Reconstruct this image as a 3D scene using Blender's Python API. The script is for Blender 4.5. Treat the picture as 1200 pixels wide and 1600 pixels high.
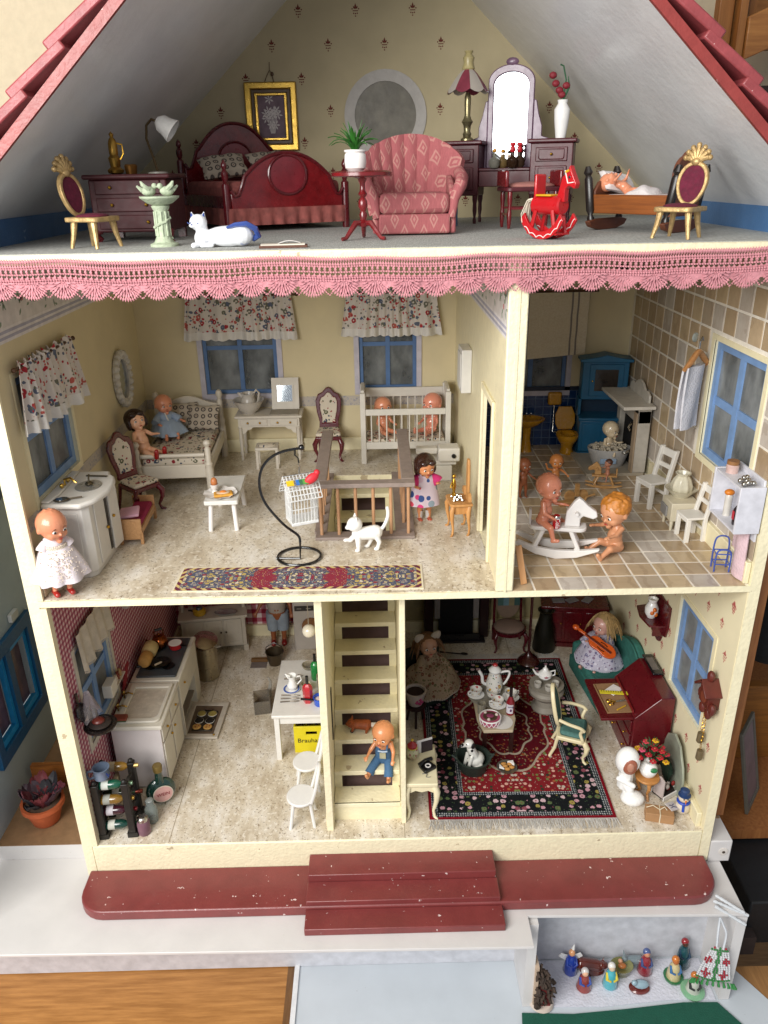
import bpy, bmesh, math, random
from mathutils import Vector as V, Matrix as Mx, noise
random.seed(7)
sc = bpy.context.scene
for o in list(bpy.data.objects): bpy.data.objects.remove(o)
sc.unit_settings.scale_length = 0.1          # one unit is ten centimetres
C = sc.collection
R = math.radians; PI = math.pi
sin, cos = math.sin, math.cos

# ---------------------------------------------------------------- camera
cam = bpy.data.objects.new('camera', bpy.data.cameras.new('camera')); C.objects.link(cam)
cam.data.sensor_fit = 'VERTICAL'; cam.data.sensor_height = 32; cam.data.lens = 1224/1600*32
cam.data.clip_start = .05; cam.data.clip_end = 200
def cam_axes(p, y, r):
    f = V((-sin(y)*cos(p), cos(y)*cos(p), sin(p))); ri = V((cos(y), sin(y), 0)); u = ri.cross(f)
    return cos(r)*ri+sin(r)*u, -sin(r)*ri+cos(r)*u, f
a, b, f = cam_axes(-.4085, -.009, -.018)
cam.matrix_world = Mx(((a.x, b.x, -f.x, 4.78), (a.y, b.y, -f.y, -9.34), (a.z, b.z, -f.z, 9.70), (0, 0, 0, 1)))
sc.camera = cam

# ---------------------------------------------------------------- world and lamps (room daylight from a window behind the photographer)
w = bpy.data.worlds.new('World'); sc.world = w; w.use_nodes = True
bg = w.node_tree.nodes['Background']; bg.inputs[0].default_value = (.80, .84, .92, 1); bg.inputs[1].default_value = .5
def area(name, loc, target, sx, sy, power, col):
    l = bpy.data.lights.new(name, 'AREA'); l.shape = 'RECTANGLE'; l.size = sx; l.size_y = sy; l.energy = power; l.color = col
    o = bpy.data.objects.new(name, l); C.objects.link(o); o.location = loc
    o.rotation_euler = (V(target)-V(loc)).to_track_quat('-Z', 'Y').to_euler()
    return o
area('window_light', (-5.4, -14.4, 14), (5, 2, 5), 14, 11, 7100, (1, .985, .95))
sc.view_settings.view_transform = 'Standard'; sc.view_settings.look = 'None'
sc.view_settings.exposure = 0; sc.view_settings.gamma = 1
sc.cycles.max_bounces = 8; sc.cycles.transparent_max_bounces = 16
sc.cycles.caustics_reflective = False; sc.cycles.caustics_refractive = False

# ---------------------------------------------------------------- materials
def lin(h):
    h = h.lstrip('#'); c = [int(h[i:i+2], 16)/255 for i in (0, 2, 4)]
    return tuple((x/12.92 if x <= .04045 else ((x+.055)/1.055)**2.4) for x in c)+(1,)
class N:
    def __init__(s, name):
        s.mat = bpy.data.materials.new(name); s.mat.use_nodes = True; s.t = s.mat.node_tree
        s.b = s.t.nodes['Principled BSDF']; s._c = None
    def n(s, ty, **k):
        n = s.t.nodes.new(ty)
        for a, v in k.items(): setattr(n, a, v)
        return n
    def l(s, a, b): s.t.links.new(a, b)
    def put(s, inp, v):
        if isinstance(v, bpy.types.NodeSocket): s.l(v, inp)
        else: inp.default_value = v
    def co(s):
        if not s._c: s._c = s.n('ShaderNodeTexCoord').outputs['Object']
        return s._c
    def m(s, op, a, b=0., c=0.):
        n = s.n('ShaderNodeMath', operation=op)
        for i, v in enumerate((a, b, c)):
            s.put(n.inputs[i], v)
        return n.outputs[0]
    def xyz(s, v=None):
        n = s.n('ShaderNodeSeparateXYZ'); s.l(v or s.co(), n.inputs[0]); return n.outputs
    def vec(s, x, y, z=0.):
        n = s.n('ShaderNodeCombineXYZ')
        for i, v in enumerate((x, y, z)): s.put(n.inputs[i], v)
        return n.outputs[0]
    def scl(s, sc_, v=None):
        n = s.n('ShaderNodeMapping'); s.l(v or s.co(), n.inputs[0]); n.inputs['Scale'].default_value = sc_; return n.outputs[0]
    def noise(s, scale, detail=3, v=None, rough=.55):
        n = s.n('ShaderNodeTexNoise'); s.l(v or s.co(), n.inputs['Vector']); n.inputs['Scale'].default_value = scale
        n.inputs['Detail'].default_value = detail; n.inputs['Roughness'].default_value = rough; return n.outputs['Fac']
    def vor(s, scale, v=None, feature='F1', rnd=1.):
        n = s.n('ShaderNodeTexVoronoi', feature=feature); s.l(v or s.co(), n.inputs['Vector'])
        n.inputs['Scale'].default_value = scale; n.inputs['Randomness'].default_value = rnd; return n.outputs
    def ramp(s, fac, stops, const=False):
        n = s.n('ShaderNodeValToRGB'); s.put(n.inputs[0], fac); cr = n.color_ramp
        cr.interpolation = 'CONSTANT' if const else 'LINEAR'
        while len(cr.elements) < len(stops): cr.elements.new(.5)
        for e, (p, c) in zip(cr.elements, stops): e.position = p; e.color = lin(c) if isinstance(c, str) else c
        return n.outputs[0]
    def mix(s, fac, a, b, mode='MIX'):
        n = s.n('ShaderNodeMix', data_type='RGBA', blend_type=mode); s.put(n.inputs[0], fac)
        for i, v in ((6, a), (7, b)): s.put(n.inputs[i], lin(v) if isinstance(v, str) else v)
        return n.outputs[2]
    def bump(s, h, strength=.3, dist=.02):
        n = s.n('ShaderNodeBump'); s.l(h, n.inputs['Height']); n.inputs['Strength'].default_value = strength; n.inputs['Distance'].default_value = dist
        s.l(n.outputs[0], s.b.inputs['Normal'])
    def fin(s, col, rough=.5, metal=0., spec=.5, coat=0.):
        s.put(s.b.inputs['Base Color'], lin(col) if isinstance(col, str) else col)
        s.put(s.b.inputs['Roughness'], rough); s.b.inputs['Metallic'].default_value = metal
        s.b.inputs['Specular IOR Level'].default_value = spec; s.b.inputs['Coat Weight'].default_value = coat
        s.b.inputs['Coat Roughness'].default_value = .15
        return s.mat
_mc = {}
def P(col, rough=.5, metal=0., var=.12, sc_=6., bump=.0, bs=40., spec=.5, coat=0., rnd=0., chips=None):
    """plain material with mottled tone, optional bump, per-object tone and paint chips"""
    k = (col, rough, metal, var, sc_, bump, bs, spec, coat, rnd, chips)
    if k in _mc: return _mc[k]
    m = N('paint_'+col.strip('#')); c = lin(col)
    lo = tuple(x*(1-var) for x in c[:3])+(1,); hi = tuple(min(1, x*(1+var)) for x in c[:3])+(1,)
    col_ = m.ramp(m.noise(sc_, 5), [(.3, lo), (.7, hi)])
    if rnd:
        oi = m.n('ShaderNodeObjectInfo').outputs['Random']
        hv = m.n('ShaderNodeHueSaturation'); m.l(m.m('MULTIPLY_ADD', oi, rnd, 1-rnd/2), hv.inputs['Value']); m.l(col_, hv.inputs['Color']); col_ = hv.outputs[0]
    if chips:
        n1 = m.noise(chips[1], 4); col_ = m.mix(m.m('GREATER_THAN', n1, chips[2]), col_, chips[0])
    if bump: m.bump(m.noise(bs, 4), bump, .02)
    r = m.m('MULTIPLY_ADD', m.noise(sc_*2.3, 3), .25, max(.02, rough-.12))
    _mc[k] = m.fin(col_, r, metal, spec, coat); return _mc[k]
def wood(c1, c2, axis=0, rough=.45, sc_=3., coat=.1):
    k = ('w', c1, c2, axis, rough, sc_)
    if k in _mc: return _mc[k]
    m = N('wood_'+c1.strip('#')); s = [sc_*9, sc_*9, sc_*9]; s[axis] = sc_*.7
    v = m.scl(s); n = m.noise(1, 6, v, .65); m.bump(n, .15, .01)
    _mc[k] = m.fin(m.ramp(n, [(.3, c2), (.72, c1)]), rough, 0, .4, coat); return _mc[k]
def floral(base, cols, scale, dens=.36, rnd=.9, leaf=None):
    k = ('f', base, tuple(cols), scale, dens)
    if k in _mc: return _mc[k]
    m = N('floral_print')
    nz = m.n('ShaderNodeTexNoise'); m.l(m.co(), nz.inputs['Vector']); nz.inputs['Scale'].default_value = scale*1.5
    vv = m.n('ShaderNodeVectorMath', operation='MULTIPLY_ADD'); m.l(nz.outputs['Color'], vv.inputs[0]); vv.inputs[1].default_value = (.35/scale,)*3; m.l(m.co(), vv.inputs[2])
    c = lin(base)
    for i, (mul, thr) in enumerate(((1, dens), (1.9, dens*.85))):
        o = m.vor(scale*mul, vv.outputs[0], rnd=rnd)
        st = [(j/len(cols), cc) for j, cc in enumerate(cols)]
        r = m.ramp(m.xyz(o['Color'])[0], st, True)
        in_ = m.m('LESS_THAN', o['Distance'], thr)
        if i == 0:
            core = m.m('LESS_THAN', o['Distance'], thr*.35); r = m.mix(core, r, base)
        c = m.mix(in_, c, r)
    m.bump(m.noise(120, 2), .15, .01)
    _mc[k] = m.fin(c, .85, 0, .2); return _mc[k]
def diamonds(base, mark, sx, sz, axes=(0, 2)):
    m = N('diamond_print'); o = m.xyz(); outs = []
    u = m.m('MULTIPLY', o[axes[0]], 1/sx); v = m.m('MULTIPLY', o[axes[1]], 1/sz); u = m.m('ADD', u, m.m('MULTIPLY', o[1], .7/sx)); v = m.m('ADD', v, m.m('MULTIPLY', o[1], .7/sz))
    def cell(u, v):
        a = m.m('ABSOLUTE', m.m('SUBTRACT', m.m('FRACT', u), .5)); b = m.m('ABSOLUTE', m.m('SUBTRACT', m.m('FRACT', v), .5))
        return m.m('ADD', m.m('MULTIPLY', a, 1.5), b)
    d = m.m('MINIMUM', cell(u, v), cell(m.m('ADD', u, .5), m.m('ADD', v, .5)))
    ring = m.m('MULTIPLY', m.m('LESS_THAN', d, .34), m.m('GREATER_THAN', d, .22)); dot = m.m('LESS_THAN', d, .1)
    c = m.mix(m.m('MULTIPLY', m.m('MAXIMUM', ring, dot), .6), m.ramp(m.noise(60, 3, m.scl((1, 1, .15))), [(.3, base), (.7, tuple(min(1, x*1.25) for x in lin(base)))]), mark)
    m.bump(m.noise(90, 2), .25, .01); return m.fin(c, .9, 0, .15)
def gingham(c1, c2, s, ax=(1, 2)):
    m = N('gingham_paper'); o = m.xyz()
    a = m.m('GREATER_THAN', m.m('FRACT', m.m('MULTIPLY', o[ax[0]], 1/s)), .5); b = m.m('GREATER_THAN', m.m('FRACT', m.m('MULTIPLY', o[ax[1]], 1/s)), .5)
    t = m.m('MULTIPLY', m.m('ADD', a, b), .5)
    return m.fin(m.ramp(t, [(0, c1), (.5, '#b5707c'), (1, c2)]), .8, 0, .2)
def glassy(tint, rough=.08, op=.25, name='glass'):
    k = ('g', tint, rough, op)
    if k in _mc: return _mc[k]
    m = N(name); tr = m.n('ShaderNodeBsdfTransparent'); tr.inputs[0].default_value = lin(tint)
    mx = m.n('ShaderNodeMixShader'); m.fin(tint, rough, 0, .6)
    fr = m.n('ShaderNodeFresnel'); fr.inputs[0].default_value = 1.45
    if 'pane' in name: op = m.ramp(m.noise(2.2, 5, m.scl((1, 1, .6))), [(.35, (op*.45,)*3+(1,)), (.68, (op*1.9,)*3+(1,))]); m.bump(m.noise(4, 3), .1, .02)
    m.l(m.m('ADD', m.m('MULTIPLY', fr.outputs[0], 1.2), op), mx.inputs[0]); m.l(tr.outputs[0], mx.inputs[1]); m.l(m.b.outputs[0], mx.inputs[2])
    m.l(mx.outputs[0], m.t.nodes['Material Output'].inputs[0]); _mc[k] = m.mat; return m.mat
def mirror_mat():
    m = N('mirror_glass'); m.bump(m.noise(3, 2), .04, .01); return m.fin(m.ramp(m.noise(2.5, 3), [(.3, '#aab4bb'), (.7, '#d5dadc')]), .05, 1.)
def travertine():
    m = N('travertine_vinyl'); o = m.co()
    c = m.ramp(m.noise(1.5, 8, m.scl((1.7, .8, 1)), .72), [(.3, '#ab9a82'), (.48, '#cdc1ac'), (.66, '#e6e0d6')])
    n2 = m.noise(5, 8, m.scl((2.6, 1, 1)), .8); c = m.mix(m.m('GREATER_THAN', n2, .60), c, '#8f7d64')
    n3 = m.noise(26, 4); c = m.mix(m.m('MULTIPLY', m.m('GREATER_THAN', n3, .62), .7), c, '#7a6750')
    n4 = m.noise(14, 5); c = m.mix(m.m('MULTIPLY', m.m('GREATER_THAN', n4, .60), .55), c, '#eee8dc')
    m.bump(m.noise(9, 5), .08, .01); return m.fin(c, .3, 0, .5)
def stone_tile():
    m = N('marbled_tile'); rnd = m.n('ShaderNodeObjectInfo').outputs['Random']
    off = m.vec(m.m('MULTIPLY', rnd, 37), m.m('MULTIPLY', rnd, 91), m.m('MULTIPLY', rnd, 13))
    vv = m.n('ShaderNodeVectorMath', operation='ADD'); m.l(m.scl((1.0, 3.2, 2.2)), vv.inputs[0]); m.l(off, vv.inputs[1])
    n = m.noise(1.6, 6, vv.outputs[0], .7)
    wv = m.n('ShaderNodeTexWave'); m.l(vv.outputs[0], wv.inputs[0]); wv.inputs['Scale'].default_value = 1.2; wv.inputs['Distortion'].default_value = 4.5; wv.inputs['Detail'].default_value = 3
    base = m.ramp(rnd, [(0, '#cfb898'), (.25, '#c0b19c'), (.42, '#d6c09c'), (.6, '#cdc6bd'), (.74, '#bba586'), (.86, '#dcd6ce')], True)
    c = m.mix(m.m('MULTIPLY', n, .75), base, '#8d765a'); c = m.mix(m.m('MULTIPLY', m.m('GREATER_THAN', wv.outputs['Fac'], .86), .22), c, '#7a6048')
    return m.fin(c, .25, 0, .5)

# ---------------------------------------------------------------- mesh builder
class G:
    def __init__(s): s.bm = bmesh.new()
    def face(s, vs):
        try: return s.bm.faces.new(vs)
        except ValueError: return None
    def box(s, x0, y0, z0, x1, y1, z1, m=None, tx=0, ty=0):
        if x0 > x1: x0, x1 = x1, x0
        if y0 > y1: y0, y1 = y1, y0
        if z0 > z1: z0, z1 = z1, z0
        P_ = [V((x, y, z)) for z in (z0, z1) for x, y in ((x0, y0), (x1, y0), (x1, y1), (x0, y1))]
        if tx or ty:
            cx, cy = (x0+x1)/2, (y0+y1)/2
            for p in P_[:4]: p.x = cx+(p.x-cx)*(1-tx); p.y = cy+(p.y-cy)*(1-ty)
        v = [s.bm.verts.new(m @ p if m else p) for p in P_]
        for q in ((3, 2, 1, 0), (4, 5, 6, 7), (0, 1, 5, 4), (1, 2, 6, 5), (2, 3, 7, 6), (3, 0, 4, 7)): s.face([v[i] for i in q])
        return s
    def bx(s, c, d, rot=(0, 0, 0)):
        M = Mx.Translation(c) @ (Mx.Rotation(rot[2], 4, 'Z') @ Mx.Rotation(rot[1], 4, 'Y') @ Mx.Rotation(rot[0], 4, 'X'))
        return s.box(-d[0]/2, -d[1]/2, -d[2]/2, d[0]/2, d[1]/2, d[2]/2, M)
    def rings(s, rr, cap=True, closed=False):
        L = [[s.bm.verts.new(p) for p in r] for r in rr]; n = len(L[0])
        pairs = list(zip(L, L[1:]))+([(L[-1], L[0])] if closed else [])
        for A, B in pairs:
            for i in range(n): s.face([A[i], A[(i+1) % n], B[(i+1) % n], B[i]])
        if cap and not closed: s.face(L[0][::-1]); s.face(L[-1])
        return s
    def lathe(s, prof, c=(0, 0, 0), n=20, m=None, cap=True, sx=1, sy=1):
        c = V(c); rr = []
        for r, z in prof:
            ring = [V((max(r, .0005)*sx*cos(2*PI*i/n), max(r, .0005)*sy*sin(2*PI*i/n), z))+c for i in range(n)]
            rr.append([m @ p for p in ring] if m else ring)
        return s.rings(rr, cap)
    def tube(s, pts, rad, n=8, cap=True, closed=False):
        pts = [V(p) for p in pts]; k = len(pts)
        if not hasattr(rad, '__len__'): rad = [rad]*k
        rr = []; up = None
        for i, p in enumerate(pts):
            a = pts[(i-1) % k] if (i or closed) else p; b = pts[(i+1) % k] if (i < k-1 or closed) else p
            t = (b-a).normalized() if (b-a).length > 1e-9 else V((0, 0, 1))
            if up is None: up = t.orthogonal().normalized()
            up = (up-t*up.dot(t)); up = up.normalized() if up.length > 1e-6 else t.orthogonal().normalized()
            w_ = t.cross(up)
            rr.append([p+(up*cos(2*PI*j/n)+w_*sin(2*PI*j/n))*rad[i] for j in range(n)])
        return s.rings(rr, cap, closed)
    def ball(s, c, r, n=14, m=None, k=None):
        if not hasattr(r, '__len__'): r = (r, r, r)
        k = k or max(6, n*2//3); c = V(c); rr = []
        for j in range(k+1):
            t = PI*j/k; q = max(sin(t), .004)
            ring = [V((r[0]*q*cos(2*PI*i/n), r[1]*q*sin(2*PI*i/n), -r[2]*cos(t))) for i in range(n)]
            rr.append([c+(m @ p if m else p) for p in ring])
        return s.rings(rr, True)
    def prism(s, pts, d0, d1, plane='xz', m=None):
        def q(p, d):
            v = V((p[0], d, p[1])) if plane == 'xz' else V((p[0], p[1], d)) if plane == 'xy' else V((d, p[0], p[1]))
            return m @ v if m else v
        A = [s.bm.verts.new(q(p, d0)) for p in pts]; B = [s.bm.verts.new(q(p, d1)) for p in pts]; n = len(pts)
        s.face(A[::-1]); s.face(B)
        for i in range(n): s.face([A[i], A[(i+1) % n], B[(i+1) % n], B[i]])
        return s
    def sheet(s, fn, nu, nv, th=0.):
        g_ = [[s.bm.verts.new(fn(i/nu, j/nv)) for j in range(nv+1)] for i in range(nu+1)]; fs = []
        for i in range(nu):
            for j in range(nv): fs.append(s.face([g_[i][j], g_[i+1][j], g_[i+1][j+1], g_[i][j+1]]))
        if th:
            s.bm.normal_update(); fs = [f_ for f_ in fs if f_]
            bmesh.ops.solidify(s.bm, geom=fs, thickness=th)
        return s
    def spin(s, p0, p1, r):
        p0 = V(p0); p1 = V(p1); t = (p1-p0).normalized(); a = t.orthogonal().normalized(); b = t.cross(a); m_ = (p0+p1)/2
        v = [s.bm.verts.new(q) for q in (p0, p1, m_+a*r, m_+b*r, m_-a*r, m_-b*r)]
        for i in range(4):
            j = 2+(i+1) % 4; s.face([v[0], v[j], v[2+i]]); s.face([v[1], v[2+i], v[j]])
        return s
    def o(s, name, mat, parent=None, bev=0., sharp=38, label=None, fix=True):
        bm = s.bm
        if fix: bmesh.ops.recalc_face_normals(bm, faces=bm.faces)
        bm.normal_update()
        for f_ in bm.faces: f_.smooth = True
        ca = R(sharp)
        for e in bm.edges:
            if len(e.link_faces) == 2:
                if e.calc_face_angle(0) > ca: e.smooth = False
            else: e.smooth = False
        me = bpy.data.meshes.new(name); bm.to_mesh(me); bm.free(); me.materials.append(mat)
        ob = bpy.data.objects.new(name, me); C.objects.link(ob)
        if parent: ob.parent = parent
        if bev:
            b_ = ob.modifiers.new('bevel', 'BEVEL'); b_.width = bev; b_.segments = 2; b_.limit_method = 'ANGLE'; b_.angle_limit = R(40)
        if label: ob['label'] = label
        return ob
def B(x0, y0, z0, x1, y1, z1): return G().box(x0, y0, z0, x1, y1, z1)
def tag(o, label, cat, group=None):
    o['label'] = label; o['category'] = cat
    if group: o['group'] = group
    return o
def T(name, label, cat, loc=(0, 0, 0), rz=0, group=None):
    o = bpy.data.objects.new(name, None); C.objects.link(o); o.location = loc; o.rotation_euler = (0, 0, R(rz))
    o.empty_display_size = .1; return tag(o, label, cat, group)
def S(o): o['kind'] = 'structure'; return o
def copy_of(src, name=None, loc=None, rz=None, label=None, parent=None):
    c = src.copy(); C.objects.link(c)
    if parent is not None: c.parent = parent
    if loc is not None: c.location = loc
    if rz is not None: c.rotation_euler = (0, 0, R(rz))
    if label: c['label'] = label
    for ch in list(src.children): copy_of(ch, parent=c)
    return c
def text(body, size, mat, parent, loc, rot, name='lettering', ext=.004):
    cu = bpy.data.curves.new(name, 'FONT'); cu.body = body; cu.size = size; cu.extrude = ext; cu.align_x = 'CENTER'; cu.align_y = 'CENTER'; cu.resolution_u = 3
    t = bpy.data.objects.new(name, cu); C.objects.link(t); bpy.context.view_layer.update()
    me = bpy.data.meshes.new_from_object(t.evaluated_get(bpy.context.evaluated_depsgraph_get())); me.materials.clear(); me.materials.append(mat)
    bpy.data.objects.remove(t); o = bpy.data.objects.new(name, me); C.objects.link(o); o.parent = parent; o.location = loc; o.rotation_euler = [R(x) for x in rot]
    return o
def circ(cx, cy, rx, ry=None, n=24, a0=0, a1=360):
    ry = ry or rx; full = a1-a0 >= 360; k = n if full else n+1
    return [(cx+rx*cos(R(a0+(a1-a0)*i/n)), cy+ry*sin(R(a0+(a1-a0)*i/n))) for i in range(k)]
def framed(g, outer, inner, d0, d1, plane='xz'):
    """flat ring between two outlines with the same number of points"""
    def q(p, d): return V((p[0], d, p[1])) if plane == 'xz' else V((p[0], p[1], d)) if plane == 'xy' else V((d, p[0], p[1]))
    return g.rings([[q(p, d0) for p in outer], [q(p, d1) for p in outer], [q(p, d1) for p in inner], [q(p, d0) for p in inner]], closed=True)
def rect(x0, z0, x1, z1): return [(x0, z0), (x1, z0), (x1, z1), (x0, z1)]
def wall_holes(plane, d0, d1, u0, u1, z0, z1, holes):
    """wall slab with rectangular openings as one clean mesh: grid of cells, holes skipped"""
    us = sorted({u0, u1, *[h[0] for h in holes], *[h[2] for h in holes]}); zs = sorted({z0, z1, *[h[1] for h in holes], *[h[3] for h in holes]})
    g = G(); bm = g.bm; vv = {}
    def vt(i, j, d):
        k = (i, j, d)
        if k not in vv: vv[k] = bm.verts.new((us[i], (d0, d1)[d], zs[j]) if plane == 'y' else ((d0, d1)[d], us[i], zs[j]))
        return vv[k]
    def solid(i, j):
        if not (0 <= i < len(us)-1 and 0 <= j < len(zs)-1): return False
        cu, cz = (us[i]+us[i+1])/2, (zs[j]+zs[j+1])/2
        return not any(h[0] < cu < h[2] and h[1] < cz < h[3] for h in holes)
    for i in range(len(us)-1):
        for j in range(len(zs)-1):
            if not solid(i, j): continue
            for d in (0, 1): g.face([vt(i, j, d), vt(i+1, j, d), vt(i+1, j+1, d), vt(i, j+1, d)])
            for di, dj, e in ((-1, 0, ((i, j), (i, j+1))), (1, 0, ((i+1, j), (i+1, j+1))), (0, -1, ((i, j), (i+1, j))), (0, 1, ((i, j+1), (i+1, j+1)))):
                if not solid(i+di, j+dj): g.face([vt(*e[0], 0), vt(*e[1], 0), vt(*e[1], 1), vt(*e[0], 1)])
    return g

cream = P('#e6dcb8', .5, var=.05, bump=.35, bs=25)
cream_rough = P('#e8dfbd', .55, var=.05, bump=.6, bs=18, chips=('#b9a98a', 4, .68))
dkred = P('#560f16', .28, var=.25, sc_=4, coat=.5)
mahog = P('#6e161a', .25, var=.3, sc_=5, coat=.5)
redpaint = P('#783534', .38, var=.12, sc_=3, bump=.15, bs=30, coat=.15, chips=('#d8c4c0', 11, .70))
white = P('#e4e0dc', .4, var=.04)
white2 = P('#d9d6d0', .45, var=.05)
black = P('#0d0d0f', .3, var=.2)
brass = P('#c79a3a', .28, 1., var=.15)
gold = P('#b89a68', .42, .45, var=.3, sc_=12, bump=.3, bs=30)
silver = P('#b9b6b0', .22, 1.)
skin1 = P('#d58c6a', .3, var=.06, sc_=4, coat=.3)
skin2 = P('#cf8a5c', .32, var=.08, sc_=4, coat=.2)
skin3 = P('#e8b390', .35, var=.06, coat=.2)
porcelain = P('#ecebe8', .12, var=.02, coat=.6)
pane = glassy('#a2a6a6', .16, .34, 'plexiglass_pane')
clearg = glassy('#f2f6f4', .05, .06, 'clear_glass')
# ================================================================ SETTING
ZM, ZA, D = 4.445, 8.92, 6.155
plaster = P('#cdc1a6', .9, var=.05, bump=.8, bs=5, spec=.2)
S(B(-14, 8.0, -9, 18, 8.2, 22).o('room_wall', plaster))
S(B(-14, -16, -9.2, 18, 8, -9).o('floor', wood('#8a6a45', '#6a4c2e')))
S(B(-14, -16, 22, 18, 8, 22.2).o('ceiling', P('#e6e2d8', .9)))
HS = T('dollhouse', 'big open fronted dollhouse with cream walls, three floors and a dark red roof', 'dollhouse', (5, 3, -.68)); HS.location = (0, 0, 0)
pap_y = P('#d3c5a0', .8, var=.04, sc_=2, bump=.1)
pap_c = P('#e2d8b6', .7, var=.04, sc_=2)
pap_a = P('#bfb18e', .8, var=.06, sc_=2)
# windows: y0,z0,y1,z1 in the side walls
LW = [(.62, 5.66, 2.25, 7.36), (.72, 1.42, 2.1, 3.14)]; RW = [(.56, 5.6, 2.22, 7.36), (.70, 1.44, 2.05, 3.14)]
BW = [(1.4, 5.66, 2.86, 7.5), (4.48, 5.7, 5.62, 7.5), (7.2, 5.6, 8.62, 7.5)]
lw = wall_holes('x', 0, .15, 0, D, -.62, 8.8, LW).o('wall', cream_rough, HS)
rw = wall_holes('x', 9.85, 10, 0, D, -.62, 8.8, RW).o('wall', cream_rough, HS)
bw = wall_holes('y', D, D+.12, .002, 9.998, -.6, 8.8, BW).o('wall', pap_y, HS)
# inside papers (thin sheets on the boards)
wall_holes('x', .15, .156, .02, D, ZM, 8.8, LW[:1]).o('wallpaper', pap_y, lw)
wall_holes('x', .15, .156, .12, D, 0, ZM-.12, LW[1:]).o('wallpaper', gingham('#d8c0c0', '#8c3f58', .095), lw)
wall_holes('x', 9.844, 9.85, .02, D, 0, ZM-.1, RW[1:]).o('wallpaper', pap_c, rw)
B(.16, D-.006, 0, 3.86, D, ZM-.1).o('wallpaper', gingham('#e6d3cf', '#9a2b3f', .22, (0, 2)), bw)
B(3.98, D-.006, 0, 9.84, D, ZM-.1).o('wallpaper', P('#a89a70', .8), bw)
# floor slabs
B(.15, 0, -.58, 9.85, D, 0).o('floor_slab', cream_rough, HS, bev=.02)
g = G(); 
for q in ((.15, 0, 9.85, 1.95), (.15, 4.6, 9.85, D), (.15, 1.95, 3.97, 4.6), (5.06, 1.95, 9.85, 4.6)): g.box(q[0], q[1], ZM-.1, q[2], q[3], ZM-.006)
g.o('floor_slab', cream_rough, HS)
B(-.3, -.03, 8.80, 10.3, D, ZA-.006).o('floor_slab', cream_rough, HS, bev=.02)
trav = travertine()
B(.15, .02, -.0, 9.85, D, .006).o('floor_covering', trav, HS)
g = G()
for q in ((.15, .03, 6.39, 1.95), (.15, 4.6, 6.39, D), (.15, 1.95, 3.97, 4.6), (5.06, 1.95, 6.39, 4.6)): g.box(q[0], q[1], ZM-.006, q[2], q[3], ZM)
g.o('floor_covering', trav, HS)
m = N('grey_woven_carpet'); wv = m.noise(14, 4, m.scl((6, .5, 1))); m.bump(wv, .3, .01)
B(-.3, .02, ZA-.006, 10.3, D, ZA).o('floor_covering', m.fin(m.ramp(wv, [(.3, '#8f908c'), (.7, '#c2c3be')]), .95, 0, .1), HS)
for x in (1.35, 3.9, 5.1, 7.6): B(x, .03, .0062, x+.012, D, .0075).o('floor_seam', P('#9a8b74'), HS)
# front posts and little blocks at slab ends
B(.15, 0, 0, .24, .12, ZM-.12).o('corner_post', cream, HS)
B(.15, .0, ZM, .22, .05, 8.8).o('corner_post', cream, HS)
# baseboards
for q in ((.156, 0.12, 0, .24, D, .28), (9.76, .1, 0, 9.844, D, .28), (.24, D-.09, 0, 3.86, D, .28), (5.2, D-.09, 0, 9.7, D, .28),
          (.156, .1, ZM, .22, D, ZM+.27), (.22, D-.08, ZM, 6.36, D-.006, ZM+.27), (9.77, .05, ZM, 9.844, 4.1, ZM+.32)):
    B(*q).o('baseboard', cream, HS, bev=.012)
# dado borders in the middle room
dado = floral('#bdb4a8', ['#aaa4a4', '#bdb4a8', '#9c9aa2'], 16)
B(.156, .2, ZM+.93, .162, D-.01, ZM+1.13).o('dado_border', dado, HS)
B(.17, D-.012, ZM+.93, 6.37, D-.006, ZM+1.13).o('dado_border', dado, HS)
# wide floral border under the ceiling
bord = floral('#cdc7c2', ['#8e9c86', '#cdc7c2', '#c79a98', '#8e9c86', '#cdc7c2'], 5.5, .42)
def border(x0, x1, xs, parent):
    B(x0, .05, 8.0, x1, D-.02, 8.8).o('wall_border', P('#cfc9c6', .7), parent)
    for z in (7.86, 7.93): B(x0, .05, z, x1+xs*.003, D-.02, z+.035).o('border_stripe', P('#a9a7b6', .7), parent)
    B(x0, .05, 7.82, x1, D-.02, 8.0).o('wall_border', P('#d9d4d3', .7), parent)
    gl, gr_ = G(), G(); random.seed(3)
    for k in range(14):
        cy = .35+k*.42
        for j in range(16):
            y, z = cy+random.gauss(0, .11), 8.36+random.gauss(0, .13)
            if not 8.02 < z < 8.75: continue
            a_ = random.random()*6; L_ = .035+random.random()*.03
            gl.prism([(y+L_*cos(a_), z+L_*sin(a_)), (y+.018*cos(a_+1.5), z+.018*sin(a_+1.5)), (y-L_*cos(a_), z-L_*sin(a_)), (y-.018*cos(a_+1.5), z-.018*sin(a_+1.5))], x1, x1+xs*.004, 'yz')
        for j in range(3):
            y, z = cy+random.gauss(0, .06), 8.34+random.gauss(0, .07); gr_.prism(circ(y, z, .035, n=7), x1, x1+xs*.006, 'yz')
    gl.o('printed_leaves', P('#76866f', .8), parent)['kind'] = 'stuff'; gr_.o('printed_roses', P('#bd7f7f', .8), parent)['kind'] = 'stuff'
border(.156, .162, 1, lw)
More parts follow.
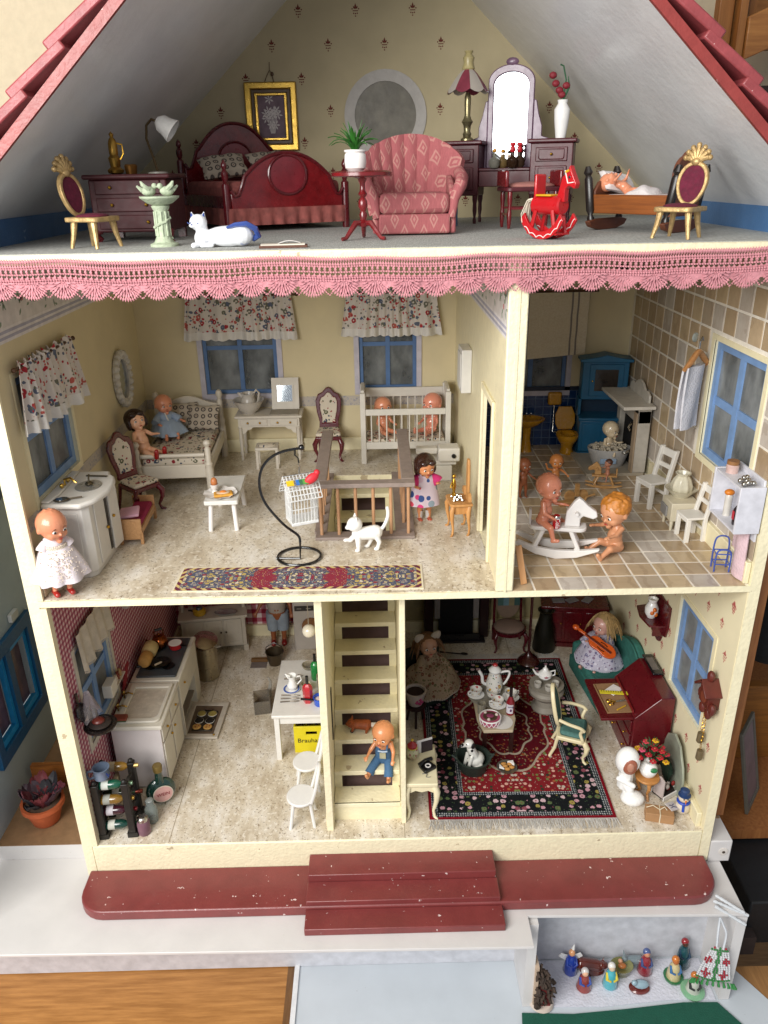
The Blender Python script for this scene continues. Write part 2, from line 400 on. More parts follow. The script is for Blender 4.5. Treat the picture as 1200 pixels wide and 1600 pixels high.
# middle partition with door opening
pt = wall_holes('x', 6.39, 6.44, .06, D, ZM, 8.8, [(.95, ZM, 1.95, 6.76)]).o('partition', cream, HS)
border(6.39, 6.384, -1, pt)
B(6.36, -.02, ZM, 6.6, .06, 8.8).o('partition_post', cream_rough, HS, bev=.02)
B(6.47, -.03, ZM, 6.5, -.02, 8.8).o('bead', cream, HS)
for q in ((6.35, .86, ZM, 6.39, .95, 6.85), (6.35, 1.95, ZM, 6.39, 2.05, 6.85), (6.35, .95, 6.76, 6.39, 1.95, 6.85)): B(*q).o('door_casing', cream, pt, bev=.01)
# ground floor partitions beside the stairs
B(3.86, .2, 0, 3.97, 1.5, ZM-.1).o('partition', cream_rough, HS, bev=.01); B(3.86, 1.5, 0, 3.97, D-.01, ZM-.1).o('partition', cream, HS)
B(5.06, .32, 0, 5.14, 4.9, ZM-.1).o('partition', cream_rough, HS, bev=.01)
B(3.845, .3, 0, 3.86, D-.1, .25).o('baseboard', cream, HS)
# ---------------- windows
blue = P('#7494c0', .5, var=.12, bump=.2); lav = P('#bdb8c2', .5)
def window(plane, d, u0, z0, u1, z1, parent, inn=1, casing=None, fw=.12, blue=blue):
    cu, cz = (u0+u1)/2, (z0+z1)/2
    pl = 'yz' if plane == 'x' else 'xz'
    f_ = framed(G(), rect(u0, z0, u1, z1), rect(u0+fw, z0+fw, u1-fw, z1-fw), d-.05, d+.05, pl).o('window', blue, parent)
    def bar(u_0, z_0, u_1, z_1, w=.035): 
        q = (d-w, u_0, z_0, d+w, u_1, z_1) if plane == 'x' else (u_0, d-w, z_0, u_1, d+w, z_1)
        B(*q).o('muntin', blue, f_)
    hw = fw*.58; bar(cu-hw, z0+fw, cu+hw, z1-fw); bar(u0+fw, cz-hw*.9, cu-hw, cz+hw*.9, .03); bar(cu+hw, cz-hw*.9, u1-fw, cz+hw*.9, .03)
    for (a_, b_, c_, e_) in ((u0+fw, z0+fw, cu-hw, cz-hw*.9), (cu+hw, z0+fw, u1-fw, cz-hw*.9), (u0+fw, cz+hw*.9, cu-hw, z1-fw), (cu+hw, cz+hw*.9, u1-fw, z1-fw)):
        q = (d-.006, a_, b_, d+.006, c_, e_) if plane == 'x' else (a_, d-.006, b_, c_, d+.006, e_)
        B(*q).o('pane', pane, f_)
    if casing:
        o_ = rect(u0-.1, z0-.1, u1+.1, z1+.08); i_ = rect(u0, z0, u1, z1); e = casing
        framed(G(), o_, i_, e[0], e[1], pl).o('casing', e[2], f_)
window('x', .06, *LW[0], lw, 1, (.156, .172, cream)); window('x', .06, *LW[1], lw, 1, (.156, .172, P('#c9c2b4')))
window('x', 9.93, *RW[0], rw, -1, (9.822, 9.844, cream)); window('x', 9.93, *RW[1], rw, -1, (9.83, 9.844, cream))
for h in BW: window('y', D+.07, *h, bw, 1, (D-.03, D-.006, lav), fw=.075, blue=P('#4f6f9c', .5, var=.1))
S(B(.2, 6.9, -.6, 9.8, 7.0, 8.8).o('backing_board', P('#77716a', .9), None)); 
# ---------------- stairs
st = G().box(3.97, .43, 0, 5.06, .45, .345).o('staircase', cream, HS)
for i in range(12):
    y0 = .45+i*.36; z = (i+1)*.345
    if i < 12: B(3.975, y0-.03, z-.085, 5.055, y0+.38, z).o('step', cream_rough, st, bev=.012)
    if i > 0:
        B(3.976, y0, z-.344, 4.1, y0+.02, z-.061).o('riser_side', cream, st); B(4.93, y0, z-.344, 5.054, y0+.02, z-.061).o('riser_side', cream, st)
g = G(); g.prism([(.95, 0), (5.1, 3.95), (5.1, 4.0), (.85, 0)], 3.98, 5.05, 'yz'); g.o('back_board', P('#6e5652', .8), st)
B(3.97, .9, 1.25, 3.985, 1.02, 2.2).o('dark_strip', P('#3a362c'), HS)
# ---------------- railing round the stairwell
rail = P('#8f8078', .6, var=.12, sc_=9, bump=.1); bal = wood('#c99f7c', '#b3855f', 2)
rl = G().box(3.80, 1.74, ZM+.86, 5.36, 1.93, ZM+.93).o('railing', rail, HS, bev=.01)
B(3.80, 1.935, ZM+.86, 4.0, 4.5, ZM+.93).o('handrail', rail, rl, bev=.01); B(5.16, 1.935, ZM+.86, 5.36, 4.5, ZM+.93).o('handrail', rail, rl, bev=.01)
B(3.80, 1.72, ZM, 5.36, 1.95, ZM+.05).o('bottom_rail', rail, rl, bev=.01); B(3.78, 1.955, ZM, 3.97, 4.6, ZM+.05).o('bottom_rail', rail, rl); B(5.06, 1.955, ZM, 5.36, 4.6, ZM+.05).o('bottom_rail', rail, rl)
bp = G().lathe([(.026, 0), (.026, .82)], n=10).o('baluster', bal, rl); bp.location = (3.9, 1.84, ZM+.05)
for i in range(1, 6): copy_of(bp, loc=(3.9+i*.272, 1.84, ZM+.05), parent=rl)
for i in range(1, 7):
    for x in (3.88, 5.2): copy_of(bp, loc=(x, 1.85+i*.4, ZM+.05), parent=rl)
# ---------------- attic: gable, roof, kneewalls
APX, APZ, SL = 4.967, 13.78, .93
def rz_(x): return APZ-SL*abs(x-APX)
gb = G(); gb.prism([(.05, ZA), (9.9, ZA), (9.9, rz_(9.9)), (APX, APZ), (.05, rz_(.05))], D-.1, D); gb = gb.o('gable_wall', pap_a, HS)
roofin = P('#e2e2e2', .35, var=.07, sc_=1.2, bump=.35, bs=6, coat=.25)
n1 = math.hypot(1, SL)
for s in (-1, 1):
    pts = [(APX, APZ), (APX+s*6.4, APZ-SL*6.4), (APX+s*6.4, APZ-SL*6.4+.1), (APX, APZ+.1)]
    g = G(); g.prism(pts, 0, D); g.o('roof_panel', roofin, HS)
    pts = [(APX, APZ-.015), (APX+s*6.5, APZ-SL*6.5-.015), (APX+s*6.5, APZ-SL*6.5+.13), (APX, APZ+.13)]
    g = G(); g.prism(pts, -.06, -.002); g.o('barge_board', P('#8c3a36', .35, var=.12, bump=.3, bs=25, chips=('#d8b6ae', 9, .72)), HS)
# shingles, laid in overlapping courses
shm = P('#8c3f42', .4, var=.15, bump=.25, bs=30, rnd=.25, chips=('#d3b1ad', 12, .74))
L0 = .80
proto = None; ang = math.atan(SL)
for s in (-1, 1):
    for i in range(14):
        d_ = .5+i*.64                       # distance of the upper end from the ridge
        for j in range(5):
            if proto is None:
                g = G(); g.box(0, 0, 0, L0, 1.22, .11); proto = g.o('shingle', shm, HS, bev=.02); c = proto
            else: c = copy_of(proto, parent=HS)
            r = 1.0/n1; bx_, bz = APX+s*d_*r, APZ-SL*d_*r
            off = .14
            c.location = (bx_+s*off*SL/n1*1.0, -.05+j*1.245, bz+off/n1)
            tilt = ang-R(7)
            c.rotation_euler = (0, tilt, 0) if s > 0 else (0, PI-tilt, 0)
            if s < 0: c.rotation_euler = (0, 0, PI); c.rotation_euler = Mx.Rotation(PI, 3, 'Z').to_euler(); c.matrix_basis = Mx.Translation((bx_-off*SL/n1, -.05+j*1.245+1.22, bz+off/n1)) @ Mx.Rotation(-tilt, 4, 'Y') @ Mx.Rotation(PI, 4, 'Z')
kb = P('#46709f', .35, var=.12, sc_=2, bump=.3, coat=.3, chips=('#9db6cf', 6, .74))
for x0, x1 in ((.02, .1), (9.86, 9.94)): B(x0, .03, ZA, x1, D-.1, 9.24).o('knee_wall', kb, HS)
# round window
cx, cz = 5.07, 10.62
framed(G(), circ(cx, cz, .72, n=40), circ(cx, cz, .54, n=40), D-.13, D-.1).o('round_window', P('#b9b4ad', .6, var=.08, bump=.4, bs=12), HS)
G().prism(circ(cx, cz, .545, n=40), D-.11, D-.1).o('round_pane', P('#7d786c', .2, var=.28, sc_=3.3, bump=.25, bs=5), HS)
# printed motifs on the papers
def motif():
    g = G(); L = []
    for a_, r_ in ((90, .085), (50, .06), (130, .06)):
        p = (r_*.55*cos(R(a_)), .02+r_*.6*sin(R(a_))); d_ = (cos(R(a_)), sin(R(a_)))
        L.append([(p[0]+d_[0]*r_*.5, p[1]+d_[1]*r_*.5), (p[0]-d_[1]*.017, p[1]+d_[0]*.017), (p[0]-d_[0]*r_*.5, p[1]-d_[1]*r_*.5), (p[0]+d_[1]*.017, p[1]-d_[0]*.017)])
    L.append(rect(-.045, -.005, .045, .008))
    for x, z in ((-.03, -.035), (.03, -.035), (0, -.04), (0, -.075), (-.055, .03), (.055, .03)): L.append(circ(x, z, .012, n=6))
    for q in L: g.prism(q, 0, -.003)
    return g
mo = None; fleur = P('#6e2f22', .8); fleur2 = P('#a8524e', .8)
for r_ in range(9):
    for c_ in range(10):
        x = .75+c_*.96+(r_ % 2)*.48; z = 9.0+(r_+.4)*.5
        if z > rz_(x)-.25 or math.hypot(x-cx, z-cz) < .85: continue
        if mo is None: mo = motif().o('printed_motif', fleur, gb); mo.location = (x, D-.1, z)
        else: copy_of(mo, loc=(x, D-.1, z), parent=gb)
mo2 = motif().o('printed_motif', fleur2, rw); mo2.rotation_euler = (0, 0, R(-90)); mo2.location = (9.844, .3, 3.9)
for r_ in range(9):
    for c_ in range(9):
        y = .32+c_*.5+(r_ % 2)*.25; z = .55+r_*.42
        if .55 < y < 2.2 and 1.3 < z < 3.25: continue
        c = copy_of(mo2, loc=(9.844, y, z), parent=rw); c.rotation_euler = (0, 0, R(-90))
# ---------------- tiles
def tiles(name, mat, parent, cells, size, th, axis):
    pr = None
    for p in cells:
        if pr is None:
            g = G(); a_, b_ = size[0]/2, size[1]/2
            if axis == 'x': g.box(-th, -a_, -b_, 0, a_, b_)
            elif axis == 'y': g.box(-a_, -th, -b_, a_, 0, b_)
            else: g.box(-a_, -b_, 0, a_, b_, th)
            c = pr = g.o(name, mat, parent, bev=.008 if axis != 'y' else 0)
        else: c = copy_of(pr, parent=parent)
        c.location = p
stile = stone_tile()
grout = P('#e6dfd2', .8)
wall_holes('x', 9.836, 9.844, .1, D, ZM+.3, 8.8, RW[:1]).o('grout', grout, rw)
h = RW[0]; cells = []
for i in range(15):
    for j in range(10):
        y, z = .22+i*.4, ZM+.52+j*.388
        if h[0]-.2 < y < h[2]+.2 and h[1]-.2 < z < h[3]+.18: continue
        cells.append((9.836, y, z))
tiles('wall_tile', stile, rw, cells, (.362, .352), .012, 'x')
B(6.55, .02, ZM-.006, 9.84, D, ZM-.001).o('grout', grout, HS)
tiles('floor_tile', stile, HS, [(6.72+i*.362, .165+j*.366, ZM-.001) for i in range(9) for j in range(17)], (.332, .336), .008, 'z')
B(6.55, D-.02, ZM, 9.84, D-.006, 5.68).o('grout', P('#5d6f8a', .7), bw)
tiles('glazed_tile', P('#14335f', .15, var=.2, rnd=.3, coat=.4), bw, [(6.64+i*.165, D-.02, ZM+.08+j*.165) for i in range(16) for j in range(7)], (.15, .15), .006, 'y')
B(6.55, D-.03, 5.6, 9.84, D-.02, 5.68).o('tile_edge', P('#101c30'), bw)
B(6.56, D-.012, 5.69, 7.1, D-.006, 8.8).o('wallpaper', pap_y, bw)
# ---------------- deck and front steps
def rounded(x0, y0, x1, y1, r, n=6):
    return [(x1, y1), (x0, y1)]+circ(x0+r, y0+r, r, n=n, a0=180, a1=270)+circ(x1-r, y0+r, r, n=n, a0=270, a1=360)
g = G(); g.prism(rounded(.05, -.80, 9.93, -.002, .42), -.68, -.50, 'xy'); g.o('porch_deck', redpaint, HS, bev=.025)
sp = G().box(3.58, -.42, -.49, 6.5, -.003, -.27).o('porch_step', redpaint, HS, bev=.012)
B(3.57, -.79, -.49, 6.52, -.423, -.40).o('porch_step', redpaint, HS, bev=.012)
B(3.56, -1.15, -.678, 6.55, -.80, -.55).o('porch_step', redpaint, HS, bev=.012)
# ---------------- lace along the attic floor edge
pk = P('#c08289', .85, var=.15, sc_=30, bump=.3, bs=60)
g = G(); x0, x1 = -1.4, 11.6; x = x0; k = 0
def sag(x): return .012*sin(x*2.1)+.008*sin(x*5.3+1)-.05*sin(PI*(x-x0)/(x1-x0))
def yy_(x): return -.075-.012*sin(x*9)
while x < x1:
    s_ = sag(x)
    for z0, z1, r in ((8.9, 8.83, .021), (8.84, 8.78, .02)): g.spin((x, yy_(x), z0+s_), (x+.012, yy_(x), z1+s_), r)
    if k % 2 == 0:
        for z0, z1 in ((8.785, 8.73), (8.71, 8.66)): g.spin((x, yy_(x), z0+s_+.01), (x, yy_(x), z1+s_-.01), .021)
    for z in (8.785, 8.725, 8.66, 8.635): g.spin((x-.004, yy_(x)-.004, z+s_), (x+.034, yy_(x)-.004, z+s_+.004), .017)
    x += .03; k += 1
per = .355; k = 0; x = x0
while x < x1:
    xc = x+per/2; s_ = sag(xc)
    for r0, r1, n_ in ((.01, .12, 7), (.09, .185, 14), (.15, .21, 19)):
        for i in range(n_):
            a_ = PI*(i+.5)/n_
            if abs(r1*cos(a_)) > per*.53: continue
            g.spin((xc-r0*cos(a_)*.95, yy_(x)-.004, 8.645+s_-r0*sin(a_)+.008*sin(i*5)), (xc-r1*cos(a_)*.95, yy_(x)-.004-.006*sin(i), 8.645+s_-r1*sin(a_)), .0165)
    for i in range(9):
        t = i/9; g.spin((x+t*per/2, yy_(x)-.008, 8.47+.17*t+s_), (x+(t+.11)*per/2, yy_(x)-.008, 8.47+.17*(t+.11)+s_), .014)
        g.spin((x+per-t*per/2, yy_(x)-.008, 8.47+.17*t+s_), (x+per-(t+.11)*per/2, yy_(x)-.008, 8.47+.17*(t+.11)+s_), .014)
    x += per; k += 1
g.sheet(lambda u, v: V((x0+(x1-x0)*u, yy_(x0+(x1-x0)*u)+.012, 8.69+sag(x0+(x1-x0)*u)-(.13+.06*abs(sin(PI*(x1-x0)*u/per)))*v)), 600, 2, .004)
lace = g.o('lace_trim', pk); tag(lace, 'long pink crocheted lace trim with scalloped edge along the attic floor front', 'lace trim')
# ---------------- around the house
wm = P('#cfccca', .4, var=.05, sc_=1.5, bump=.08, bs=9, chips=('#bdb7ae', 13, .73))
cb = T('white_cabinet', 'white cabinet under the dollhouse with an open compartment on the right', 'cabinet', (0, 0, 0))
cut = G(); cut.prism([(-6, -1.27), (6.93, -1.42), (6.93, -.9), (10.23, -.97), (10.27, 7), (-6, 7)], -.735, -.682, 'xy'); cut.o('top_board', wm, cb, bev=.01)
B(-6, .42, -.68, -.03, 6.6, -.37).o('shelf_block', wm, cb); B(-6, .41, -.37, -.03, 6.6, -.36).o('shelf_block_top', P('#8a6b4c', .7, var=.15), cb)
B(10.02, .02, -.68, 10.38, 6.6, -.24).o('shelf_block', wm, cb, bev=.02); B(10.05, .5, -.24, 10.36, 6.6, -.23).o('shelf_block_top', P('#9a8468', .7), cb)
sc_ = G().lathe([(.075, 0), (.075, .012), (.05, .016)], n=20, m=Mx.Translation((10.25, .02, -.46)) @ Mx.Rotation(R(90), 4, 'X')).o('screw_cap', P('#cfc9c2'), cb); G().ball((10.25, .0, -.46), (.025, .012, .025)).o('screw', P('#3a2c22'), sc_)
B(6.93, -1.0, -2.6, 7.08, -.2, -.752).o('side_panel', wm, cb); B(10.1, -.97, -2.6, 10.26, -.2, -.752).o('side_panel', wm, cb)
B(-6, -.2, -2.6, 10.26, -.1, -.752).o('back_panel', P('#c9cad0', .4), cb)
wd = B(-7, -9, -2.8, 3.1, 1, -2.62).o('wooden_desk', wood('#c08a4e', '#8f5f2e', 0, .45, 1.6)); tag(wd, 'oak wood desk top at the bottom left below the white board', 'desk')
db = B(3.1, -9, -2.8, 3.24, 1, -2.618).o('desk_edge', wood('#7a5836', '#5a3d22', 1)); db.parent = wd
wp = G().prism([(3.3, .0), (3.2, -3.5), (13, -3.5), (10.9, -1.0), (10.3, 0)], -2.8, -2.606, 'xy').o('white_table', P('#bfc6cc', .42, var=.05, sc_=1.2, bump=.06, bs=14, chips=('#aeb3b7', 16, .74))); tag(wp, 'pale grey white table top at the bottom right in front of the cabinet', 'table')
B(3.22, -3.4, -2.605, 3.30, -.2, -2.57).o('edge_strip', P('#d9dadb'), wp)
# ================================================================ DOLLS
def capsule(g, a, b, r0, r1, n=10):
    a, b = V(a), V(b); k = 6; d = (b-a); L = d.length; t = d.normalized() if L > 1e-6 else V((0, 0, 1))
    pts, rad = [], []
    for i in range(4): q = PI/2*(1-i/4.0); pts.append(a-t*r0*sin(q)); rad.append(max(.0008, r0*cos(q)))
    for i in range(4): q = PI/2*i/3.0*.98; pts.append(b+t*r1*sin(q)); rad.append(max(.0008, r1*cos(q)))
    g.tube(pts, rad, n)
def blob(g, name, mat, parent, vox, smooth=6):
    """turn overlapping pieces into one continuous skin"""
    me = bpy.data.meshes.new('tmp'); bmesh.ops.recalc_face_normals(g.bm, faces=g.bm.faces); g.bm.to_mesh(me); g.bm.free()
    t = bpy.data.objects.new('tmp', me); C.objects.link(t)
    r = t.modifiers.new('r', 'REMESH'); r.mode = 'VOXEL'; r.voxel_size = vox; r.use_smooth_shade = True
    s_ = t.modifiers.new('s', 'SMOOTH'); s_.iterations = smooth; s_.factor = .5
    dg = bpy.context.evaluated_depsgraph_get(); m2 = bpy.data.meshes.new_from_object(t.evaluated_get(dg))
    bpy.data.objects.remove(t); m2.name = name; m2.materials.clear(); m2.materials.append(mat)
    o = bpy.data.objects.new(name, m2); C.objects.link(o); o.parent = parent; return o
eye_w = P('#e8e6e0', .15, var=.02); eye_d = P('#23160f', .1, var=.1); lip = P('#a83a30', .3); brow = P('#6b3a22', .5)
def n3(v): return V(v).normalized()
def doll(label, loc, rz, H, skin, legs, arms, lean=0, hyaw=0, hpitch=0, hair=None, hairmat=None, shoes=None, dress=None, group=None, headr=.155, cat='doll', hside=0, vox=.0085, legw=1, extra=None):
    """legs: two (thigh, shin) directions, arms: two (upper, fore) directions; front is -y, first of each pair is at +x"""
    t = T('doll', label, cat, loc, rz, group); g = G(); s = H
    up = V((0, sin(R(lean)), cos(R(lean))))
    fw = V((0, -cos(R(lean)), sin(R(lean))))
    hip = V((0, 0, 0)); X = V((1, 0, 0))
    Z = Mx((X, -fw, up)).transposed()                     # torso frame
    def tp(x, y, z): return hip + Z @ V((x*s, y*s, z*s))
    g.ball(tp(0, 0, .05), (.098*s, .083*s, .085*s), 14, Z); g.ball(tp(0, -.012, .13), (.092*s, .08*s, .10*s), 14, Z)
    g.ball(tp(0, 0, .225), (.096*s, .068*s, .085*s), 14, Z); g.ball(tp(0, .015, .0), (.10*s, .085*s, .06*s), 14, Z)
    capsule(g, tp(0, 0, .26), tp(0, 0, .34), .045*s, .042*s)
    # limbs
    ends = []
    for sg, (th, sh) in zip((1, -1), legs):
        a = tp(.052*sg, 0, .0); k = a+n3(th)*.155*s; f_ = k+n3(sh)*.155*s
        capsule(g, a, k, .054*s*legw, .043*s*legw); capsule(g, k, f_, .042*s*legw, .027*s*legw)
        shd = n3(sh); toe = V((0, -1, 0)) if abs(shd.z) > .6 else V((0, -.25, 1))
        toe = (toe-shd*toe.dot(shd)).normalized(); capsule(g, f_+shd*.005*s-toe*.01*s, f_+shd*.012*s+toe*.058*s, .029*s, .024*s); ends.append((f_, toe, shd))
    for sg, (ua, fa) in zip((1, -1), arms):
        a = tp(.098*sg, 0, .255); k = a+n3(ua)*.115*s; h_ = k+n3(fa)*.10*s; fd = n3(fa)
        capsule(g, a, k, .034*s, .028*s); capsule(g, k, h_, .028*s, .018*s)
        side = fd.cross(V((0, -1, 0)) if abs(fd.y) < .8 else V((0, 0, 1))).normalized(); nrm = side.cross(fd)
        g.ball(h_+fd*.02*s, (.022*s,)*3, 8)
        for q in range(4):
            off = side*(q-1.5)*.0125*s; L_ = (.032, .038, .036, .028)[q]*s
            p0 = h_+fd*.03*s+off; p1 = p0+fd*L_*.6+nrm*.004*s; capsule(g, p0, p1, .0085*s, .008*s, 6); capsule(g, p1, p1+fd*L_*.4-nrm*.012*s, .008*s, .007*s, 6)
        p0 = h_+fd*.012*s-side*sg*.018*s; capsule(g, p0, p0+(fd*.7-side*sg*.7)*.03*s, .009*s, .008*s, 6)
    # head
    hr = headr*s; Hm = Z @ Mx.Rotation(R(hyaw), 3, 'Z') @ Mx.Rotation(R(hpitch), 3, 'X') @ Mx.Rotation(R(hside), 3, 'Y')
    hc = tp(0, -.01, .315)+Hm @ V((0, 0, hr*.78))
    def hp(x, y, z): return hc+Hm @ V((x*hr, y*hr, z*hr))
    g.ball(hp(0, .08, .12), (hr*.92, hr*.98, hr*.92), 20, Hm); g.ball(hp(0, -.16, -.3), (hr*.74, hr*.72, hr*.62), 18, Hm)
    for q in (1, -1):
        g.ball(hp(.36*q, -.48, -.38), hr*.33, 10); g.ball(hp(.9*q, .05, -.12), (hr*.1, hr*.16, hr*.22), 8, Hm)
    g.ball(hp(0, -.93, -.28), hr*.105, 8); g.ball(hp(0, -.68, -.8), hr*.2, 8)
    if hair == 'molded':
        for i in range(16): a_ = i*2.4; r_ = .2+.045*i; g.ball(hp(r_*.8*cos(a_), .15+r_*.85*sin(a_), .10+.90*math.sqrt(max(0, 1-min(1, r_)**2))), hr*.10, 8)
    body = blob(g, 'body', skin, t, vox*s)
    # face
    for q in (1, -1):
        G().ball(hp(.33*q, -.80, -.06), (hr*.15, hr*.06, hr*.105), 10, Hm).o('eye', eye_w, t); G().ball(hp(.33*q, -.855, -.06), (hr*.075, hr*.03, hr*.085), 8, Hm).o('iris', eye_d, t)
        G().tube([hp(.33*q-.17, -.84, .1), hp(.33*q, -.87, .19), hp(.33*q+.17, -.81, .12)], [hr*.015, hr*.03, hr*.015], 6).o('eyebrow', brow, t)
    G().ball(hp(0, -.885, -.56), (hr*.16, hr*.05, hr*.05), 10, Hm).o('mouth', lip, t)
    if hair == 'bob':
        g = G(); g.ball(hp(0, .2, .22), (hr*1.07, hr*1.0, hr*.98), 20, Hm); g.ball(hp(0, .35, -.3), (hr*.98, hr*.75, hr*.75), 16, Hm)
        for q in (1, -1): g.ball(hp(.86*q, -.05, -.25), (hr*.24, hr*.42, hr*.6), 12, Hm); g.ball(hp(.4*q, -.62, .62), (hr*.42, hr*.32, hr*.28), 12, Hm)
        blob(g, 'hair', hairmat, t, vox*s*1.2, 3)
    if hair == 'cap':
        g = G(); g.ball(hp(0, .2, .3), (hr*.99, hr*.97, hr*.86), 20, Hm); random.seed(4)
        for i in range(60):
            a_ = random.random()*6.28; z_ = random.uniform(.05, 1); q_ = math.sqrt(1-z_*z_*.9); g.ball(hp(.93*q_*cos(a_), .2+.9*q_*sin(a_), .3+.8*z_), hr*.13, 7)
        blob(g, 'hair', hairmat, t, vox*s*1.2, 2)
    if hair == 'long':
        g = G(); g.ball(hp(0, .2, .2), (hr*1.02, hr*.96, hr*.95), 18, Hm); random.seed(11)
        for i in range(230):
            a_ = random.uniform(-.62, PI+.62); e_ = random.uniform(.05, 1.25)
            p = [V((cos(a_)*sin(e_)*1.02, .15+sin(a_)*sin(e_)*1.0, .2+cos(e_)))]
            d_ = V((cos(a_), sin(a_), -.4)); q = random.uniform(.10, .22); cw = random.uniform(-.25, .25)
            for k in range(1, 6):
                d_ = (d_*.55+V((cos(a_)*.16+cw*sin(k*1.9), sin(a_)*.2+cw*cos(k*1.7), -.75))*.5); p.append(p[-1]+d_.normalized()*q*1.75)
            g.tube([hp(*v) for v in p], [hr*.045]*4+[hr*.035, hr*.01], 4)
        g.o('hair', hairmat, t)
    if shoes:
        for (f_, toe, shd) in ends:
            capsule(g2 := G(), f_+shd*.01*s-toe*.016*s, f_+shd*.015*s+toe*.066*s, .036*s, .031*s, 12); g2.o('shoe', shoes, t)
    t['_h'] = 0; del t['_h']
    return t, tp, hp, s
def skirt(g, c0, r0, c1, r1, up=(0, 0, 1), amp=.12, k=11, n=66, rows=8, curve=.6, sy=1., lift=None):
    c0, c1 = V(c0), V(c1)
    def fn(u, v):
        a_ = 2*PI*u; r = r0+(r1-r0)*(v**curve); w_ = 1+amp*v*sin(k*a_+1.3*sin(3*a_)); p = c0.lerp(c1, v)+V((cos(a_)*r*w_, sin(a_)*r*w_*sy, 0))
        if lift: p = lift(p, a_, v)
        return p
    g.sheet(fn, n, rows, .012); return g
def sleeve(g, a, b, r0, r1): g.tube([V(a), V(a).lerp(V(b), .35), V(a).lerp(V(b), .8), V(b)], [r0*.8, r0*1.15, r1*1.05, r1], 12); return g
ST = ((0, 0, -1), (0, 0, -1))                       # straight leg
# ================================================================ ATTIC
def cabriole(g, x, y, h, dx, dy, r=.03):
    g.tube([(x, y, h), (x+dx*.9, y+dy*.9, h*.82), (x+dx*.75, y+dy*.75, h*.55), (x-dx*.1, y-dy*.1, h*.22), (x+dx*.3, y+dy*.3, h*.05), (x+dx*1.2, y+dy*1.2, 0)], [r*1.5, r*1.7, r*1.2, r*.75, r*.8, r*.85], 10); return g
velvet = P('#5c0f2a', .85, var=.25, sc_=14, bump=.2)
def gold_chair(label, loc, rz):
    t = T('gilded_chair', label, 'chair', loc, rz, 'gilded chairs with shell crests')
    for x, y in ((-.2, -.17), (.2, -.17), (-.17, .19), (.17, .19)):
        G().tube([(x*.85, y*.85, .31), (x*.95, y*.95, .16), (x*1.12, y*1.12, 0)], [.043, .032, .022], 8).o('leg', gold, t)
    g = G(); g.prism(rounded(-.24, -.24, .24, .22, .07), .30, .355, 'xy'); g.o('seat_frame', gold, t, bev=.012)
    G().ball((0, 0, .36), (.2, .19, .035), 16).o('seat_pad', velvet, t)
    def bk(z): return .2+(z-.35)*.22
    o_ = [(.17*1.1*sin(a)*(1-.12*cos(a)), .60-.25*cos(a)) for a in [2*PI*i/28 for i in range(28)]]; i_ = [(x*.78, .6+(z-.6)*.82) for x, z in o_]
    def q(p, d): return V((p[0], bk(p[1])+d, p[1]))
    G().rings([[q(p, -.03) for p in o_], [q(p, .03) for p in o_], [q(p, .03) for p in i_], [q(p, -.03) for p in i_]], closed=True).o('back_frame', gold, t, bev=.01)
    G().rings([[q(p, -.015) for p in i_], [q(p, .02) for p in i_]]).o('back_pad', velvet, t)
    g = G()
    for i in range(7):
        a_ = R(-66+i*22); L_ = .2-.04*abs(i-3)/3
        g.tube([(0, bk(.83), .82), (sin(a_)*L_*.55, bk(.86), .84+cos(a_)*L_*.6), (sin(a_)*L_*.95, bk(.93), .82+cos(a_)*L_)], [.022, .034, .026], 8)
        g.ball((sin(a_)*L_, bk(.93), .82+cos(a_)*L_), .034, 8)
    g.ball((0, bk(.84)-.02, .84), (.06, .04, .045), 10); g.o('shell_crest', gold, t)
    return t
gold_chair('gilded chair with a plum velvet back at the left end of the attic', (1.42, .80, ZA), 68)
gold_chair('gilded chair with a plum velvet back beside the wooden cradle', (8.46, .60, ZA), -44)
def bracket_chest(g, w, d, h): pass
# chest of drawers
dch = P('#3f0f14', .6, var=.2)
t = T('bedside_chest', 'dark red chest under the sloping roof left of the bed', 'chest', (1.66, 2.1, ZA), 0)
B(-.5, -.5, .12, .5, .45, .76).o('cabinet_body', dch, t, bev=.02); B(-.56, -.56, .76, .56, .5, .82).o('top', dch, t, bev=.025)
for i, z in enumerate((.16, .37, .58)):
    dr = B(-.42, -.525, z, .42, -.5, z+.17).o('drawer', dch, t, bev=.012)
    for x in (-.22, .22): G().ball((x, -.545, z+.085), .022, 8).o('knob', brass, dr)
for x in (-.44, .44): cabriole(G(), x, -.44, .14, .06*(1 if x > 0 else -1), -.05).o('leg', dkred, t)
for x in (-.44, .44): B(x-.05, .35, 0, x+.05, .45, .12).o('leg', dkred, t)
t = T('brass_jug', 'tall slim brass jug with a handle on the dark red chest', 'jug', (1.38, 2.15, ZA+.82)); t.scale = (.72, .72, .9)
G().lathe([(.07, 0), (.14, .02), (.15, .06), (.09, .10), (.1, .16), (.11, .22), (.075, .26), (.085, .3), (.08, .42), (.06, .47), (.03, .5), (.045, .54), (.0, .58)], n=18).o('body', P('#a8813a', .3, .9, var=.2), t)
G().tube([(.08, 0, .42), (.17, 0, .4), (.18, 0, .28), (.11, 0, .2)], .014, 6).o('handle', brass, t)
G().lathe([(.07, 0), (.085, .1), (.07, .12), (.06, .1), (.05, .02)], n=14, c=(1.62, 2.02, ZA+.82)).o('cup', P('#7d5526', .35, .8)).location = (0, 0, 0)
tag(bpy.data.objects['cup'], 'small copper cup on the dark red chest beside the jug', 'cup')
t = T('desk_lamp', 'curved bronze lamp with a frosted tulip glass shade on the chest', 'lamp', (1.95, 2.1, ZA+.82))
G().lathe([(.13, 0), (.13, .02), (.03, .03)], n=20).o('base', P('#8f8a80', .4), t)
